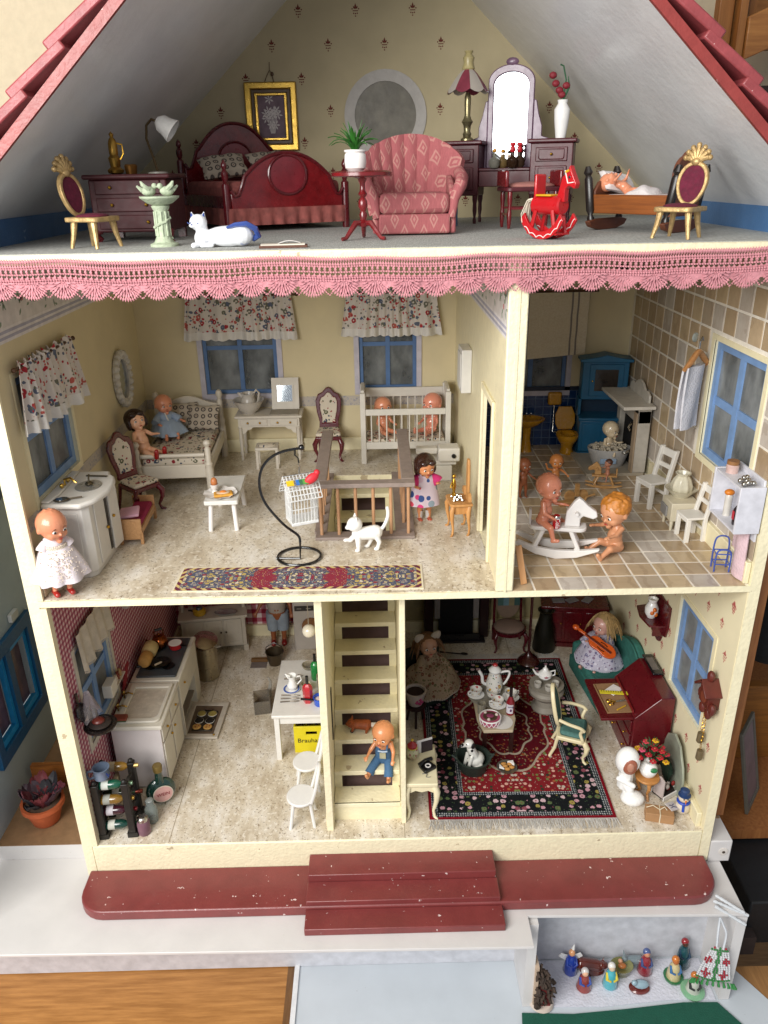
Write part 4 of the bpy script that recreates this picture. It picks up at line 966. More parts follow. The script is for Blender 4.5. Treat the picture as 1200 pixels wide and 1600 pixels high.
G().lathe([(.19, 0), (.2, .012), (.17, .012), (.1, -.0), (0, .001)], n=26, c=(.42, .62, 1.18), sx=.9, sy=1.15).o('basin', P('#a9a7a2', .3, .5), t)
B(.17, -.014, .18, .44, 0, 1.02).o('side_panel', cwm, t, bev=.01)
B(.582, .22, .14, .60, .62, 1.06).o('door_panel', cwm, t, bev=.01)
dd = G().box(0, 0, 0, .03, .30, .94).o('door', cwm, t, bev=.01); dd.location = (.60, .74, .12); dd.rotation_euler = (0, 0, R(-6)); G().ball((.045, .06, .52), .025, 8).o('knob', brass, dd); G().ball((.62, .58, .55), .025, 8).o('knob', brass, t)
B(.57, .64, .16, .6, .72, 1.04).o('gap_shade', P('#241c18'), t)  # solid dark strip, its colour stands in for the shade behind the ajar door
g = G().tube([(.1, .6, 1.2), (.1, .6, 1.3), (.2, .58, 1.33), (.28, .56, 1.26)], .016, 8)
for y in (.48, .72): g.ball((.1, y, 1.25), .035, 8); g.tube([(.1, y, 1.2), (.1, y, 1.25)], .014, 6)
g.o('tap', P('#d8b45a', .2, 1.), t)
def hand_mirror(lb, loc, rz, m=silver):
    q = T('hand_mirror', lb, 'hand mirror', loc, rz); g = G(); g.lathe([(.08, 0), (.09, .008), (.08, .016), (0, .016)], n=18, sx=1.2); g.tube([(.1, 0, .008), (.16, 0, .008), (.27, 0, .008)], [.01, .014, .012], 6); g.o('frame', P('#6f6659', .35, .8), q)
    G().lathe([(.065, .016), (.065, .02), (0, .02)], n=16, sx=1.2).o('mirror', mirror_mat(), q)
hand_mirror('tarnished oval hand mirror lying on the front of the washstand', (.44, .68, ZM+1.2), 20)
q = T('silver_brush', 'small silver brush standing in the washstand basin', 'brush', (.62, 1.28, ZM+1.19), 100); G().lathe([(.05, 0), (.06, .02), (.045, .04), (.02, .05)], n=14).o('brush_head', P('#77705f', .3, .9), q); G().tube([(0, 0, .04), (.03, 0, .08), (.1, 0, .12)], .012, 6).o('handle', P('#77705f', .3, .9), q)
q = B(-.16, -.02, 0, .16, .02, .012).o('comb', P('#5d564b', .35, .8)); q.location = (.62, 1.62, ZM+1.19); q.rotation_euler = (0, 0, R(-8)); tag(q, 'thin tarnished comb lying at the back of the washstand', 'comb')
# standing doll in lace dress
t, tp, hp, s = doll('bald doll in a white lace dress and red shoes standing at the left corner', (.44, .2, ZM+.47), 38, 1.30, skin1, (((.06, -.14, -1), (.0, -.05, -1)), ((-.12, .05, -1), (-.06, .05, -1))), (((.35, -.25, -.95), (-.1, -.5, -.9)), ((-.35, -.2, -.95), (-.2, -.55, -.85))), hyaw=14, hpitch=8, hair='molded', shoes=P('#a82a24', .25, coat=.4), headr=.165)
dm = P('#dcd2d6', .8, var=.04, bump=.3, bs=30)
skirt(G(), tp(0, 0, .20), .12*s, tp(0, -.02, -.14), .27*s, amp=.10, k=9, sy=.9).o('dress', dm, t)
g = G(); g.lathe([(.075*s, .16*s), (.105*s, .2*s), (.115*s, .26*s), (.10*s, .30*s), (.055*s, .335*s), (.05*s, .33*s), (.09*s, .28*s)], n=24, sy=.85, cap=False); g.o('bodice', dm, t)
for q in (1, -1): sleeve(G(), tp(.085*q, 0, .275), tp(.145*q, -.025, .19), .042*s, .058*s).o('sleeve', dm, t)
g = G(); random.seed(9)
for i in range(200):
    a_ = -PI/2+random.gauss(0, .62); v = random.random(); r = (.125+.155*v**.6)*s; z = (.19-.33*v*.85)*s; c0 = V((cos(a_)*r, sin(a_)*r*.9-.02, z)); g.ball(c0, (.011, .01, .008), 5, k=3)
g.o('lace_front', P('#d8cbbb', .9, var=.06), t)['kind'] = 'stuff'; g = G()
for i in range(60): a_ = -PI*i/59; g.ball((cos(a_)*.115*s, sin(a_)*.1*s-.012, (.215+.035*sin(i*1.9)*.4)*s), .018, 6, k=4)
g.o('lace_collar', P('#d3c6b4', .85), t)
g = G(); g.tube([(.07*s*cos(a), .07*s*sin(a)-.01, (.30+.07*sin(a))*s) for a in [-PI*i/12 for i in range(13)]], .008, 6); g.o('necklace', P('#7a2a1c', .4), t)
# toy bed
t = T('toy_bed', 'small light wood doll bed with a crimson mattress and pink pillow', 'doll bed', (.92, 2.25, ZM), 3)
lw_ = wood('#c79a6c', '#a97c50', 1)
for x in (-.16, .16): B(x-.015, -.5, .16, x+.015, .5, .26).o('side_rail', lw_, t)
for y in (-.5, .5): B(-.175, y-.02, .08, .175, y+.02, .42).o('end_board', lw_, t, bev=.01)
for x in (-.16, .16):
    for y in (-.49, .49): B(x-.022, y-.03, 0, x+.022, y+.03, .2).o('leg', lw_, t)
B(-.145, -.48, .2, .145, .48, .33).o('mattress', P('#96204a', .85, var=.12), t, bev=.03)
p_ = B(-.15, -.13, 0, .15, .13, .05).o('pink_pillow', P('#d3a3b4', .85), None, bev=.02); p_.location = (.9, 1.98, ZM+.42); p_.rotation_euler = (R(14), R(-6), R(8)); tag(p_, 'flat pink pillow on the small light wood doll bed', 'pillow')
# victorian chairs
dr_ = P('#55101c', .25, var=.2, coat=.5)
def vchair(label, loc, rz, sc_=1.):
    t = T('upholstered_chair', label, 'chair', loc, rz, 'dark red chairs with floral upholstery')
    G().prism([(-.26, -.27), (.26, -.27), (.22, .25), (-.22, .25)], .42, .50, 'xy').o('seat_frame', dr_, t, bev=.02)
    G().prism([(-.25, -.27), (.25, -.27), (.21, .22), (-.21, .22)], .50, .57, 'xy').o('seat_cushion', flor, t, bev=.035)
    for x in (-.22, .22):
        s = 1 if x > 0 else -1; cabriole(G(), x, -.24, .44, .05*s, -.06, .032).o('leg', dr_, t); G().tube([(x*.9, .22, .45), (x*.95, .27, .2), (x, .33, 0)], [.035, .03, .026], 8).o('leg', dr_, t)
    o_ = [(-.2, .54), (.2, .54), (.19, .66), (.24, .86), (.26, 1.08), (.21, 1.2), (.12, 1.24), (.05, 1.32), (0, 1.34), (-.05, 1.32), (-.12, 1.24), (-.21, 1.2), (-.26, 1.08), (-.24, .86), (-.19, .66)]
    i_ = [(x*.68, .94+(z-.94)*.74) for x, z in o_]
    sh = Mx(((1, 0, 0, 0), (0, 1, .2, -.08+.22), (0, 0, 1, 0), (0, 0, 0, 1)))
    g = framed(G(), o_, i_, -.03, .03); g.bm.transform(sh); g.o('back_frame', dr_, t, bev=.015)
    g = G().prism(i_, -.03, .025); g.bm.transform(sh); g.o('back_cushion', flor, t, bev=.012)
    return t
vchair('dark red chair with floral seat and back in front of the white bed', (.72, 3.12, ZM), 52)
vchair('dark red chair with floral seat and back against the back wall by the crib', (3.84, 5.68, ZM), 0)
# white bed
t = T('white_bed', 'white painted wooden bed with a floral mattress and turned posts', 'bed', (1.12, 4.84, ZM), 3)
ww = P('#cfc6b6', .45, var=.04)
def post(x, y, h): G().lathe([(.07, 0), (.075, h*.45), (.06, h*.5), (.075, h*.56), (.05, h*.6), (.055, h*.85), (.035, h*.88), (.07, h*.95), (.05, h*1.0), (.01, h*1.02)], n=14, c=(x, y, 0)).o('post', ww, t)
for x, y, h in ((-.62, -1.0, .98), (.62, -1.0, .98), (-.62, 1.0, 1.36), (.62, 1.0, 1.36)): post(x, y, h)
B(-.56, -1.04, .3, .56, -.97, .55).o('foot_panel', ww, t, bev=.015); G().tube([(-.56, -1.0, .72), (-.2, -1.0, .72), (.2, -1.0, .72), (.56, -1.0, .72)], .038, 12).o('foot_rail', ww, t)
pts = [(-.57, .5), (.57, .5), (.57, 1.12)]+[(.57-1.14*i/16, 1.12+.16*sin(PI*i/16)**2) for i in range(1, 16)]+[(-.57, 1.12)]
g = G().prism([(p[0], p[1]) for p in pts if p[1] > 1.0]+[(-.57, 1.0), (.57, 1.0)], .97, 1.03) if 0 else G().prism([(.57, .98), (.57, 1.12)]+[(.57-1.14*i/16, 1.12+.16*sin(PI*i/16)**2) for i in range(1, 16)]+[(-.57, 1.12), (-.57, .98)], .97, 1.03); g.o('headboard', ww, t, bev=.012)
for i in range(9): B(-.48+i*.12-.02, .98, .5, -.48+i*.12+.02, 1.02, .98).o('head_slat', ww, t)
for x in (-.62, .62): B(x-.03, -.97, .34, x+.03, .97, .56).o('side_rail', ww, t, bev=.01)
B(-.57, -.95, .42, .57, .95, .66).o('mattress', flor, t, bev=.05)
for nm, loc, rot, lb in (('cushion', (.98, 5.62, ZM+.95), (62, 0, 8), 'grey ring print cushion half hidden behind the doll on the white bed'), ('cushion', (1.42, 5.5, ZM+.93), (60, 0, -4), 'grey ring print cushion at the right end of the white bed')):
    p_ = pillow(nm, pilm, None, (0, 0, 0), (.62, .5, .16), (0, 0, 0)); p_.location = loc; p_.rotation_euler = [R(x) for x in rot]; tag(p_, lb, 'cushion', 'cushions on the white bed')
redshoe = P('#9a1518', .25, coat=.4); brhair = P('#2c170f', .35, var=.3, sc_=20, bump=.4, bs=30)
doll('undressed doll with brown moulded hair and red shoes sitting on the bed', (.62, 4.1, ZM+.76), 62, 1.28, skin3, (((-.05, -1, -.05), (.0, -1, -.05)), ((-.28, -1, -.05), (-.1, -1, -.05))), (((.5, -.6, -.5), (-.1, -1, .2)), ((-.5, -.5, -.5), (0, -1, .0))), lean=14, hyaw=-22, hair='bob', hairmat=brhair, shoes=redshoe, headr=.14)
t, tp, hp, s = doll('bald baby doll in a light blue coat sitting at the bed head', (.78, 5.15, ZM+.76), 30, 1.25, skin1, (((.1, -1, -.05), (.0, -1, -.05)), ((-.25, -1, -.05), (-.1, -1, -.05))), (((.7, -.5, -.5), (.4, -1, -.2)), ((-.5, -.5, -.6), (.2, -1, -.1))), lean=8, hyaw=8, hpitch=8, headr=.145)
bc = P('#9aabc0', .85, var=.06, bump=.4)
skirt(G(), tp(0, 0, .2), .115*s, tp(.0, -.07, .0), .27*s, amp=.09, k=8).o('coat', bc, t); G().lathe([(.09*s, .14*s), (.12*s, .2*s), (.12*s, .28*s), (.06*s, .34*s)], n=24, sy=.85, cap=False, m=Mx.Rotation(R(-8), 4, 'X')).o('coat_top', bc, t)
for q in (1, -1): sleeve(G(), tp(.09*q, 0, .27), tp(.19*q, -.11, .17), .045*s, .06*s).o('sleeve', bc, t)
G().tube([tp(-.02, -.10, .31), tp(.0, -.115, .22), tp(.03, -.13, .12), tp(.05, -.2, .04)], .016, 6).o('lace_trim', lacew, t)
# dressing desk
t = T('white_desk', 'white desk with turned legs, two drawers and an open mirrored lid', 'desk', (2.68, 5.78, ZM))
dk = P('#cbc3b5', .45, var=.04)
B(-.66, -.3, .88, .66, .3, .93).o('desktop', dk, t, bev=.015); B(-.60, -.26, .70, .60, .26, .88).o('apron', dk, t)
for x0, x1 in ((-.55, -.03), (.03, .57)):
    d_ = B(x0, -.28, .73, x1, -.26, .86).o('drawer', dk, t, bev=.008)
    for f_ in (.27, .73): G().ball((x0+(x1-x0)*f_, -.3, .795), .022, 8).o('knob', brass, d_)
for x in (-.57, .57):
    for y in (-.23, .23): G().lathe([(.02, 0), (.035, .05), (.022, .1), (.045, .16), (.03, .22), (.04, .4), (.035, .66), (.05, .7)], n=12, c=(x, y, 0)).o('leg', dk, t)
    s = 1 if x > 0 else -1; G().prism([(x-s*.04, .70), (x-s*.26, .70), (x-s*.2, .65), (x-s*.14, .64), (x-s*.1, .58), (x-s*.04, .56)], -.25, -.22).o('bracket', dk, t)
lid = framed(G(), rect(.04, .0, .58, .62), rect(.14, .14, .46, .48), 0, .03); lid.bm.transform(Mx.Translation((0, .12, .95)) @ Mx.Rotation(R(-13), 4, 'X')); lid = lid.o('mirror_lid', dk, t)
g = G().prism(rect(.14, .14, .46, .48), .012, .025); g.bm.transform(Mx.Translation((0, .12, .95)) @ Mx.Rotation(R(-13), 4, 'X')); g.o('mirror', mirror_mat(), lid)
g = framed(G(), rect(.12, .12, .48, .5), rect(.15, .15, .45, .47), -.012, 0); g.bm.transform(Mx.Translation((0, .12, .95)) @ Mx.Rotation(R(-13), 4, 'X')); g.o('inner_moulding', dk, lid)
B(.02, -.24, .93, .58, .1, .945).o('compartment', P('#9a9284', .6), t)
chn = P('#c6bfb5', .3, var=.04, coat=.3)
t = T('wash_bowl', 'white china wash bowl on the left of the white desk', 'bowl', (2.28, 5.76, ZM+.93))
G().lathe([(.12, 0), (.14, .03), (.2, .08), (.26, .18), (.3, .26), (.31, .27), (.28, .26), (.22, .15), (.1, .05), (0, .04)], n=30).o('bowl', chn, t)
t = T('water_jug', 'white china water jug standing in the wash bowl', 'jug', (2.28, 5.76, ZM+.97), 0)
G().lathe([(.1, 0), (.15, .06), (.16, .16), (.13, .24), (.12, .3), (.15, .36), (.12, .36), (.1, .28), (0, .1)], n=24).o('jug', chn, t)
g = G().tube([(.1, 0, .34), (.17, 0, .42), (.22, 0, .36), (.19, 0, .2), (.14, 0, .12)], [.02, .024, .024, .02, .02], 8); g.tube([(-.1, 0, .3), (-.16, 0, .34), (-.2, 0, .37)], [.05, .04, .012], 8); g.o('handle', chn, t)
t = T('small_stool', 'low white stool with a floral seat in front of the desk', 'stool', (2.66, 5.2, ZM), 2)
B(-.22, -.18, .38, .22, .18, .43).o('seat_frame', dk, t, bev=.01); G().ball((0, 0, .43), (.18, .14, .04), 14).o('seat_pad', flor, t)
for x in (-.19, .19):
    for y in (-.15, .15): B(x-.025, y-.025, 0, x+.025, y+.025, .38).o('leg', dk, t)
# crib
t = T('crib', 'white barred crib with two baby dolls sitting inside', 'crib', (5.36, 5.58, ZM))
cr = P('#cfcac0', .45, var=.04)
for x in (-.82, .82):
    for y in (-.36, .36): B(x-.05, y-.04, 0, x+.05, y+.04, 1.42).o('post', cr, t, bev=.01)
    B(x-.02, -.32, .34, x+.02, .32, .46).o('end_rail', cr, t); B(x-.03, -.32, 1.3, x+.03, .32, 1.46).o('end_rail', cr, t)
    for j in range(4): G().tube([(x, -.22+j*.15, .46), (x, -.22+j*.15, 1.3)], .014, 6).o('bar', cr, t)
for y in (-.36, .36):
    for z0, z1 in ((.3, .44), ((.98, 1.1) if y < 0 else (1.16, 1.34))): B(-.77, y-.025, z0, .77, y+.025, z1).o('side_rail', cr, t, bev=.008)
    for j in range(10): G().tube([(-.66+j*.147, y, .44), (-.66+j*.147, y, .98 if y < 0 else 1.16)], .014, 6).o('bar', cr, t)
B(-.76, -.32, .40, .76, .32, .48).o('mattress', flor, t, bev=.02)
sitl = (((.25, -1, .02), (.2, -1, .05)), ((-.3, -1, .02), (-.1, -1, .05)))
doll('bald baby doll sitting at the left end of the crib', (4.95, 5.6, ZM+.56), 28, 1.08, skin1, sitl, (((.3, -.5, -.8), (.1, -1, -.2)), ((-.4, -.3, -.8), (.1, -.9, -.5))), lean=6, hyaw=-10, headr=.17)
doll('bald glossy baby doll sitting at the right end of the crib', (5.88, 5.6, ZM+.56), -42, 1.15, P('#dc8d74', .18, var=.06, coat=.7), sitl, (((.35, -.3, -.85), (.2, -.7, -.6)), ((-.35, -.5, -.8), (.1, -1, -.3))), lean=4, hyaw=6, headr=.18)
# sewing machine / white appliance
t = T('toy_sewing_machine', 'small white toy sewing machine on a pedestal beside the crib', 'sewing machine', (5.95, 4.35, ZM), 0)
B(-.22, -.18, 0, .22, .18, .3).o('pedestal', cr, t, bev=.02); B(-.42, -.12, .30, .3, .16, .38).o('bed_plate', cr, t, bev=.01); B(-.04, -.2, .38, .36, .14, .64).o('column', cr, t, bev=.03); B(-.44, -.1, .5, -.04, .1, .62).o('arm', cr, t, bev=.03)
mm = Mx.Translation((.24, -.2, .5)) @ Mx.Rotation(R(90), 4, 'X'); G().lathe([(.04, 0), (.04, .03), (0, .03)], n=12, m=mm).o('dial', black, t)
# girl doll
t, tp, hp, s = doll('girl doll with brown moulded hair in a spotted pinafore and pink sleeves', (5.55, 2.52, ZM+.40), 10, 1.27, skin2, (((.05, -.05, -1), (0, -.02, -1)), ((-.06, -.05, -1), (0, .0, -1))), (((.6, -.4, -.6), (-.3, -.9, .3)), ((-.6, -.4, -.6), (.3, -.95, .05))), hyaw=10, hpitch=12, hair='bob', hairmat=P('#2e160f', .25, var=.3, sc_=20, coat=.5), shoes=P('#b3533a', .3, coat=.3), headr=.135, vox=.0085)
sp = N('spotted_print'); o = sp.vor(7.5, rnd=.6); ins = sp.m('LESS_THAN', o['Distance'], .43); col = sp.ramp(sp.xyz(o['Color'])[0], [(0, '#d4477f'), (.25, '#3f568c'), (.45, '#ccb0be'), (.6, '#c8475a'), (.8, '#8c9ca6')], True)
spm = sp.fin(sp.mix(ins, '#d3c4cd', col), .8, 0, .2)
skirt(G(), tp(0, 0, .29), .10*s, tp(0, -.02, -.10), .19*s, amp=.05, k=6, curve=.55, sy=.75).o('pinafore', spm, t)
for q in (1, -1): sleeve(G(), tp(.07*q, 0, .285), tp(.17*q, -.05, .19), .05*s, .078*s).o('sleeve', P('#c22a6c', .8, var=.1, bump=.3), t); G().tube([tp(.06*q, -.06, .27), tp(.05*q, -.01, .34), tp(.06*q, .06, .28)], .022, 8).o('strap', spm, t); G().lathe([(.036*s, -.31*s+.0), (.04*s, -.2*s)], n=12, c=(.055*s*q, 0, 0), cap=False).o('sock', P('#c8c2bc', .9), t)
# little wooden vanity
t = T('wooden_vanity', 'tiny light wood dressing table with beads and a gilt figure', 'dressing table', (6.08, 2.0, ZM), -85)
lv = wood('#cf9a5e', '#b07a42', 2, .5)
G().prism(rounded(-.24, -.2, .24, .16, .07), .50, .54, 'xy').o('tabletop', lv, t, bev=.01); B(-.2, -.12, .36, .2, .14, .50).o('drawer_box', lv, t, bev=.01)
for x in (-.18, .18):
    for y in (-.14, .12): cabriole(G(), x, y, .5, .04*(1 if x > 0 else -1), -.03, .024).o('leg', lv, t)
G().prism([(-.06, .54), (.06, .54), (.07, 1.1), (.04, 1.2), (-.04, 1.2), (-.07, 1.1)], .10, .14).o('mirror_back', lv, t, bev=.01)
for x in (-.2, .2): G().prism(circ(x*.8, .58, .09, .12, 14, 0, 180), .08, .13).o('side_scroll', lv, t)
random.seed(3); g = G()
for i in range(26): g.ball((random.uniform(-.13, .13), random.uniform(-.13, .03), .555+.02*random.random()), .02, 6, k=4)
g = g.o('bead_heap', silver); g.location = (6.08, 2.0, ZM); g.rotation_euler = (0, 0, R(-85)); tag(g, 'heap of shiny silver beads on the tiny wooden dressing table', 'beads')
q = T('gilt_figure', 'tiny gilt figure standing at the back of the wooden dressing table', 'figurine', (5.99, 2.12, ZM+.54)); G().lathe([(.035, 0), (.04, .03), (.02, .08), (.035, .18), (.03, .26), (.012, .3)], n=12).o('body', brass, q); G().ball((0, 0, .34), .032, 8).o('head', brass, q); G().tube([(-.03, 0, .24), (-.06, -.02, .16), (0, -.04, .15)], .01, 5).o('arm', brass, q)
# egg stool table
t = T('white_low_table', 'low white table with splayed round legs in front of the bed', 'table', (2.28, 2.72, ZM), 2)
G().prism(rounded(-.27, -.58, .27, .58, .03), .46, .53, 'xy').o('tabletop', white2, t, bev=.012)
for x in (-.2, .2):
    for y in (-.48, .48): G().tube([(x*1.05, y*1.12, 0), (x*.9, y*.95, .46)], .038, 10).o('leg', white, t)
t = T('breakfast_plate', 'crimped paper plate with toast on the low white table', 'plate', (2.25, 2.42, ZM+.53))
g = G().lathe([(.16, 0), (.2, .01), (.26, .035), (.27, .045), (.24, .03), (.16, .01), (0, .008)], n=30); 
for v in g.bm.verts:
    a_ = math.atan2(v.co.y, v.co.x); r_ = math.hypot(v.co.x, v.co.y); v.co.z += .014*sin(a_*9)*(r_ > .2); v.co.x *= 1+.03*cos(a_*9)*(r_ > .2); v.co.y *= 1+.03*cos(a_*9)*(r_ > .2)
g.o('plate', white, t)
t = T('fried_egg_toast', 'toy slice of toast with a fried egg on the white plate', 'toast', (2.31, 2.36, ZM+.545), 14)
B(-.15, -.1, 0, .15, .1, .045).o('bread', P('#d39a3c', .8, var=.2, sc_=12), t, bev=.02); G().ball((0, 0, .05), (.11, .07, .015), 14).o('egg_white', P('#e2c6a8', .4), t); G().ball((0, 0, .055), (.06, .045, .03), 12).o('yolk', P('#df8234', .3), t)
t = T('egg_cup', 'brown boiled egg in a white egg cup on the white plate', 'egg cup', (2.15, 2.5, ZM+.545))
G().lathe([(.05, 0), (.05, .02), (.035, .04), (.06, .08), (.07, .14), (.06, .14), (0, .08)], n=18).o('cup', white, t); G().ball((0, 0, .18), (.055, .055, .075), 14).o('egg', P('#c57a48', .4), t)
# birdcage stand
bkm = P('#0c0c0e', .22, coat=.5)
t = T('bird_cage_stand', 'black curved wire stand with a ring foot holding the bird cage', 'stand', (3.6, 1.15, ZM))
G().tube([(.32*cos(2*PI*i/36), .30*sin(2*PI*i/36), .025) for i in range(36)], .022, 8, closed=True).o('ring_foot', bkm, t)
pts = [(-.34, -.06, .03), (.02, -.08, .03), (.03, -.05, .28), (0, -.02, .38), (-.2, 0, .55), (-.42, 0, .85), (-.5, 0, 1.1), (-.48, 0, 1.35), (-.36, 0, 1.55), (-.16, 0, 1.67), (.1, 0, 1.72)]
def smooth_path(p, n=5):
    p = [V(q) for q in p]; o_ = []
    for i in range(len(p)-1):
        a, b, c, d_ = p[max(i-1, 0)], p[i], p[i+1], p[min(i+2, len(p)-1)]
        for k in range(n): u = k/n; o_.append(.5*((2*b)+(c-a)*u+(2*a-5*b+4*c-d_)*u*u+(3*b-a-3*c+d_)*u**3))
    return o_+[p[-1]]
G().tube(smooth_path(pts[2:]), .02, 8).o('hook_arm', bkm, t); G().tube(pts[:3], .018, 8).o('cross_bar', bkm, t); G().ball((.13, 0, 1.73), .045, 12).o('knob', bkm, t)
G().tube([(.04, 0, 1.72), (.03, 0, 1.62), (.07, 0, 1.58), (.08, 0, 1.5)], .012, 6).o('hook', bkm, t)
t = T('bird_cage', 'white wire bird cage shaped like a little house with a pitched roof', 'bird cage', (3.68, 1.12, ZM+.62), 22)
wr = P('#dcdcda', .3)
B(-.2, -.17, 0, .2, .17, .05).o('tray', wr, t, bev=.01); random.seed(1)
g = G(); 
for i in range(9):
    x = -.19+i*.0475
    for y in (-.16, .16): g.tube([(x, y, .04), (x, y, .46)], .006, 4)
for i in range(8):
    y = -.16+i*.0457
    for x in (-.19, .19): g.tube([(x, y, .04), (x, y, .46+.2*(1-abs(y)/.16))], .006, 4)
for z in (.25, .46):
    g.tube([(-.19, -.16, z), (.19, -.16, z), (.19, .16, z), (-.19, .16, z), (-.19, -.16, z)], .008, 4)
g.o('wire_walls', wr, t)
for s in (-1, 1):
    g = G()
    for i in range(11): x = -.25+i*.05; g.tube([(x, 0, .72), (x, s*.24, .42)], .007, 4)
    for j in range(6): f_ = j/5; g.tube([(-.25, s*.24*f_, .72-.3*f_), (.25, s*.24*f_, .72-.3*f_)], .009, 4)
    g.o('wire_roof', wr, t)
G().tube([(0, 0, .72), (0, 0, .78), (.015, 0, .84), (-.01, 0, .88)], .01, 5).o('hanging_loop', silver, t)
t = T('toy_parrot', 'bright red toy parrot with blue, green and yellow tail perched on the cage', 'parrot', (3.74, 1.0, ZM+1.28), 20)
G().ball((.12, -.02, .03), (.12, .055, .07), 12, Mx.Rotation(R(-32), 3, 'Y')).o('body', P('#d32c38', .5), t); G().ball((.2, -.02, .11), .045, 10).o('head', P('#d32c38', .5), t)
for i, (x, cc) in enumerate(((.0, '#5c9a4a'), (-.08, '#3b74c2'), (-.18, '#e8c32a'))): G().bx((x, -.02, .0), (.13, .09, .015), (R(30), 0, 0)).o('tail_feather', P(cc, .5), t)
# kitten
t = T('white_kitten', 'white porcelain kitten walking with one paw raised and tail up', 'cat figure', (4.6, 1.38, ZM), 8)
g = G(); capsule(g, (-.12, 0, .27), (.14, 0, .28), .10, .115, 14); g.ball((-.17, -.01, .44), (.12, .115, .115), 16); g.ball((-.27, -.02, .40), (.05, .045, .036), 10); capsule(g, (-.13, 0, .3), (-.16, 0, .4), .07, .07)
for p_ in (((-.13, -.06, .24), (-.13, -.07, .1), (-.13, -.07, .03)), ((-.15, .05, .24), (-.24, .04, .16), (-.29, .03, .17)), ((.15, -.06, .24), (.19, -.07, .14), (.16, -.07, .03)), ((.1, .06, .24), (.08, .06, .13), (.03, .06, .03))):
    capsule(g, p_[0], p_[1], .055, .038); capsule(g, p_[1], p_[2], .036, .03); g.ball(V(p_[2])+V((-.015, 0, 0)), (.045, .035, .03), 8)
g.tube(smooth_path([(.22, 0, .3), (.28, 0, .38), (.33, .0, .5), (.34, 0, .6), (.33, 0, .66)]), [.035]*21 if False else .03, 8); g.ball((.33, 0, .66), .03, 8)
for s in (1, -1): g.tube([(-.155, s*.06, .5), (-.15, s*.085, .59)], [.045, .006], 8)
blob(g, 'body', porcelain, t, .009, 4)
for s in (1, -1): G().ball((-.255, -.01+s*.05, .445), .016, 8).o('eye', P('#5b4a18', .2), t)
G().ball((-.318, -.02, .412), .012, 6).o('nose', black, t)
# runner rug
def oriental(name, hw, hl, palette, sc_, redspots):
    m = N(name); o = m.xyz(); ax, ay = m.m('ABSOLUTE', o[0]), m.m('ABSOLUTE', o[1])
    mv = m.vec(ax, ay); v1 = m.vor(sc_, mv, rnd=.75); v2 = m.vor(sc_*2.4, mv)
    c = m.ramp(m.xyz(v1['Color'])[0], [(i/len(palette), p) for i, p in enumerate(palette)], True)
    rim = m.vor(sc_, mv, 'DISTANCE_TO_EDGE', .75)['Distance']
    c = m.mix(m.m('LESS_THAN', rim, .10), c, palette[1]); c = m.mix(m.m('LESS_THAN', v2['Distance'], .28), c, m.ramp(m.xyz(v2['Color'])[1], [(i/4, p) for i, p in enumerate((palette[0], palette[2], palette[1], palette[3]))], True))
    wv = m.m('SINE', m.m('MULTIPLY', ax, 3.3)); n_ = m.noise(2.2, 2, mv)
    if redspots: c = m.mix(m.m('MULTIPLY', m.m('GREATER_THAN', m.m('ADD', wv, n_), 1.38), m.m('GREATER_THAN', v2['Distance'], .3)), c, palette[2])
    return m, c, ax, ay
m, c, ax, ay = oriental('runner_print', 1.75, .36, ['#cfc29c', '#555a6e', '#8f3344', '#bda660', '#8d8a90', '#d8cdb8'], 19, True)
db_ = m.m('MINIMUM', m.m('SUBTRACT', 1.74, ax), m.m('SUBTRACT', .36, ay))
ck = m.m('GREATER_THAN', m.m('FRACT', m.m('MULTIPLY', m.m('ADD', ax, ay), 7)), .45)
c = m.mix(m.m('LESS_THAN', db_, .085), c, m.mix(ck, '#cdb97a', '#6b3347')); c = m.mix(m.m('LESS_THAN', db_, .025), c, '#ddd4c0')
c = m.mix(.25, c, m.ramp(m.noise(90, 2), [(.3, '#4a4038'), (.7, '#d8d0c4')]), 'OVERLAY')
r_ = B(-1.74, -.36, 0, 1.74, .36, .012).o('runner_rug', m.fin(c, .9, 0, .1), None); r_.location = (3.66, .5, ZM); r_.rotation_euler = (0, 0, R(-1)); tag(r_, 'long narrow oriental patterned rug along the bedroom floor edge', 'rug')
# box on partition wall
t = T('wall_cabinet', 'small white box hanging on the partition wall by the crib', 'wall cabinet', (6.385, 3.7, 6.3)); B(-.17, -.28, 0, 0, .28, .72).o('box', white2, t, bev=.012); B(-.185, -.22, .08, -.17, .22, .64).o('door', white2, t, bev=.01)
# ================================================================ BATHROOM
# roman blind
m = N('striped_linen'); o = m.xyz(); u = m.m('ABSOLUTE', m.m('ADD', o[0], .0)); st_ = m.m('LESS_THAN', m.m('ABSOLUTE', m.m('SUBTRACT', u, .48)), .075); st2 = m.m('LESS_THAN', m.m('ABSOLUTE', m.m('SUBTRACT', u, .48)), .04)
lin_m = m.fin(m.mix(m.m('SUBTRACT', st_, st2), m.ramp(m.noise(30, 3), [(.3, '#d8cbb0'), (.7, '#e4dac4')]), '#8c8480'), .9, 0, .1)
t = T('roman_blind', 'cream linen blind with thin dark stripes over the bathroom window', 'blind', (8.2, D-.06, 7.56))
G().sheet(lambda u, v: V(((2*u-1)*.74, -.03-.03*abs(sin(v*PI*2.6)), -1.2*v-.1*v*(1-u)*1.2)), 20, 30, .012).o('cloth', lin_m, t); G().tube([(-.8, -.03, 0), (.92, -.03, 0)], .025, 8).o('rod', rodm, t)
yl = P('#c08a1e', .25, var=.1, coat=.5)
t = T('pedestal_basin', 'mustard yellow pedestal washbasin against the blue tiles', 'basin', (7.82, 5.75, ZM))
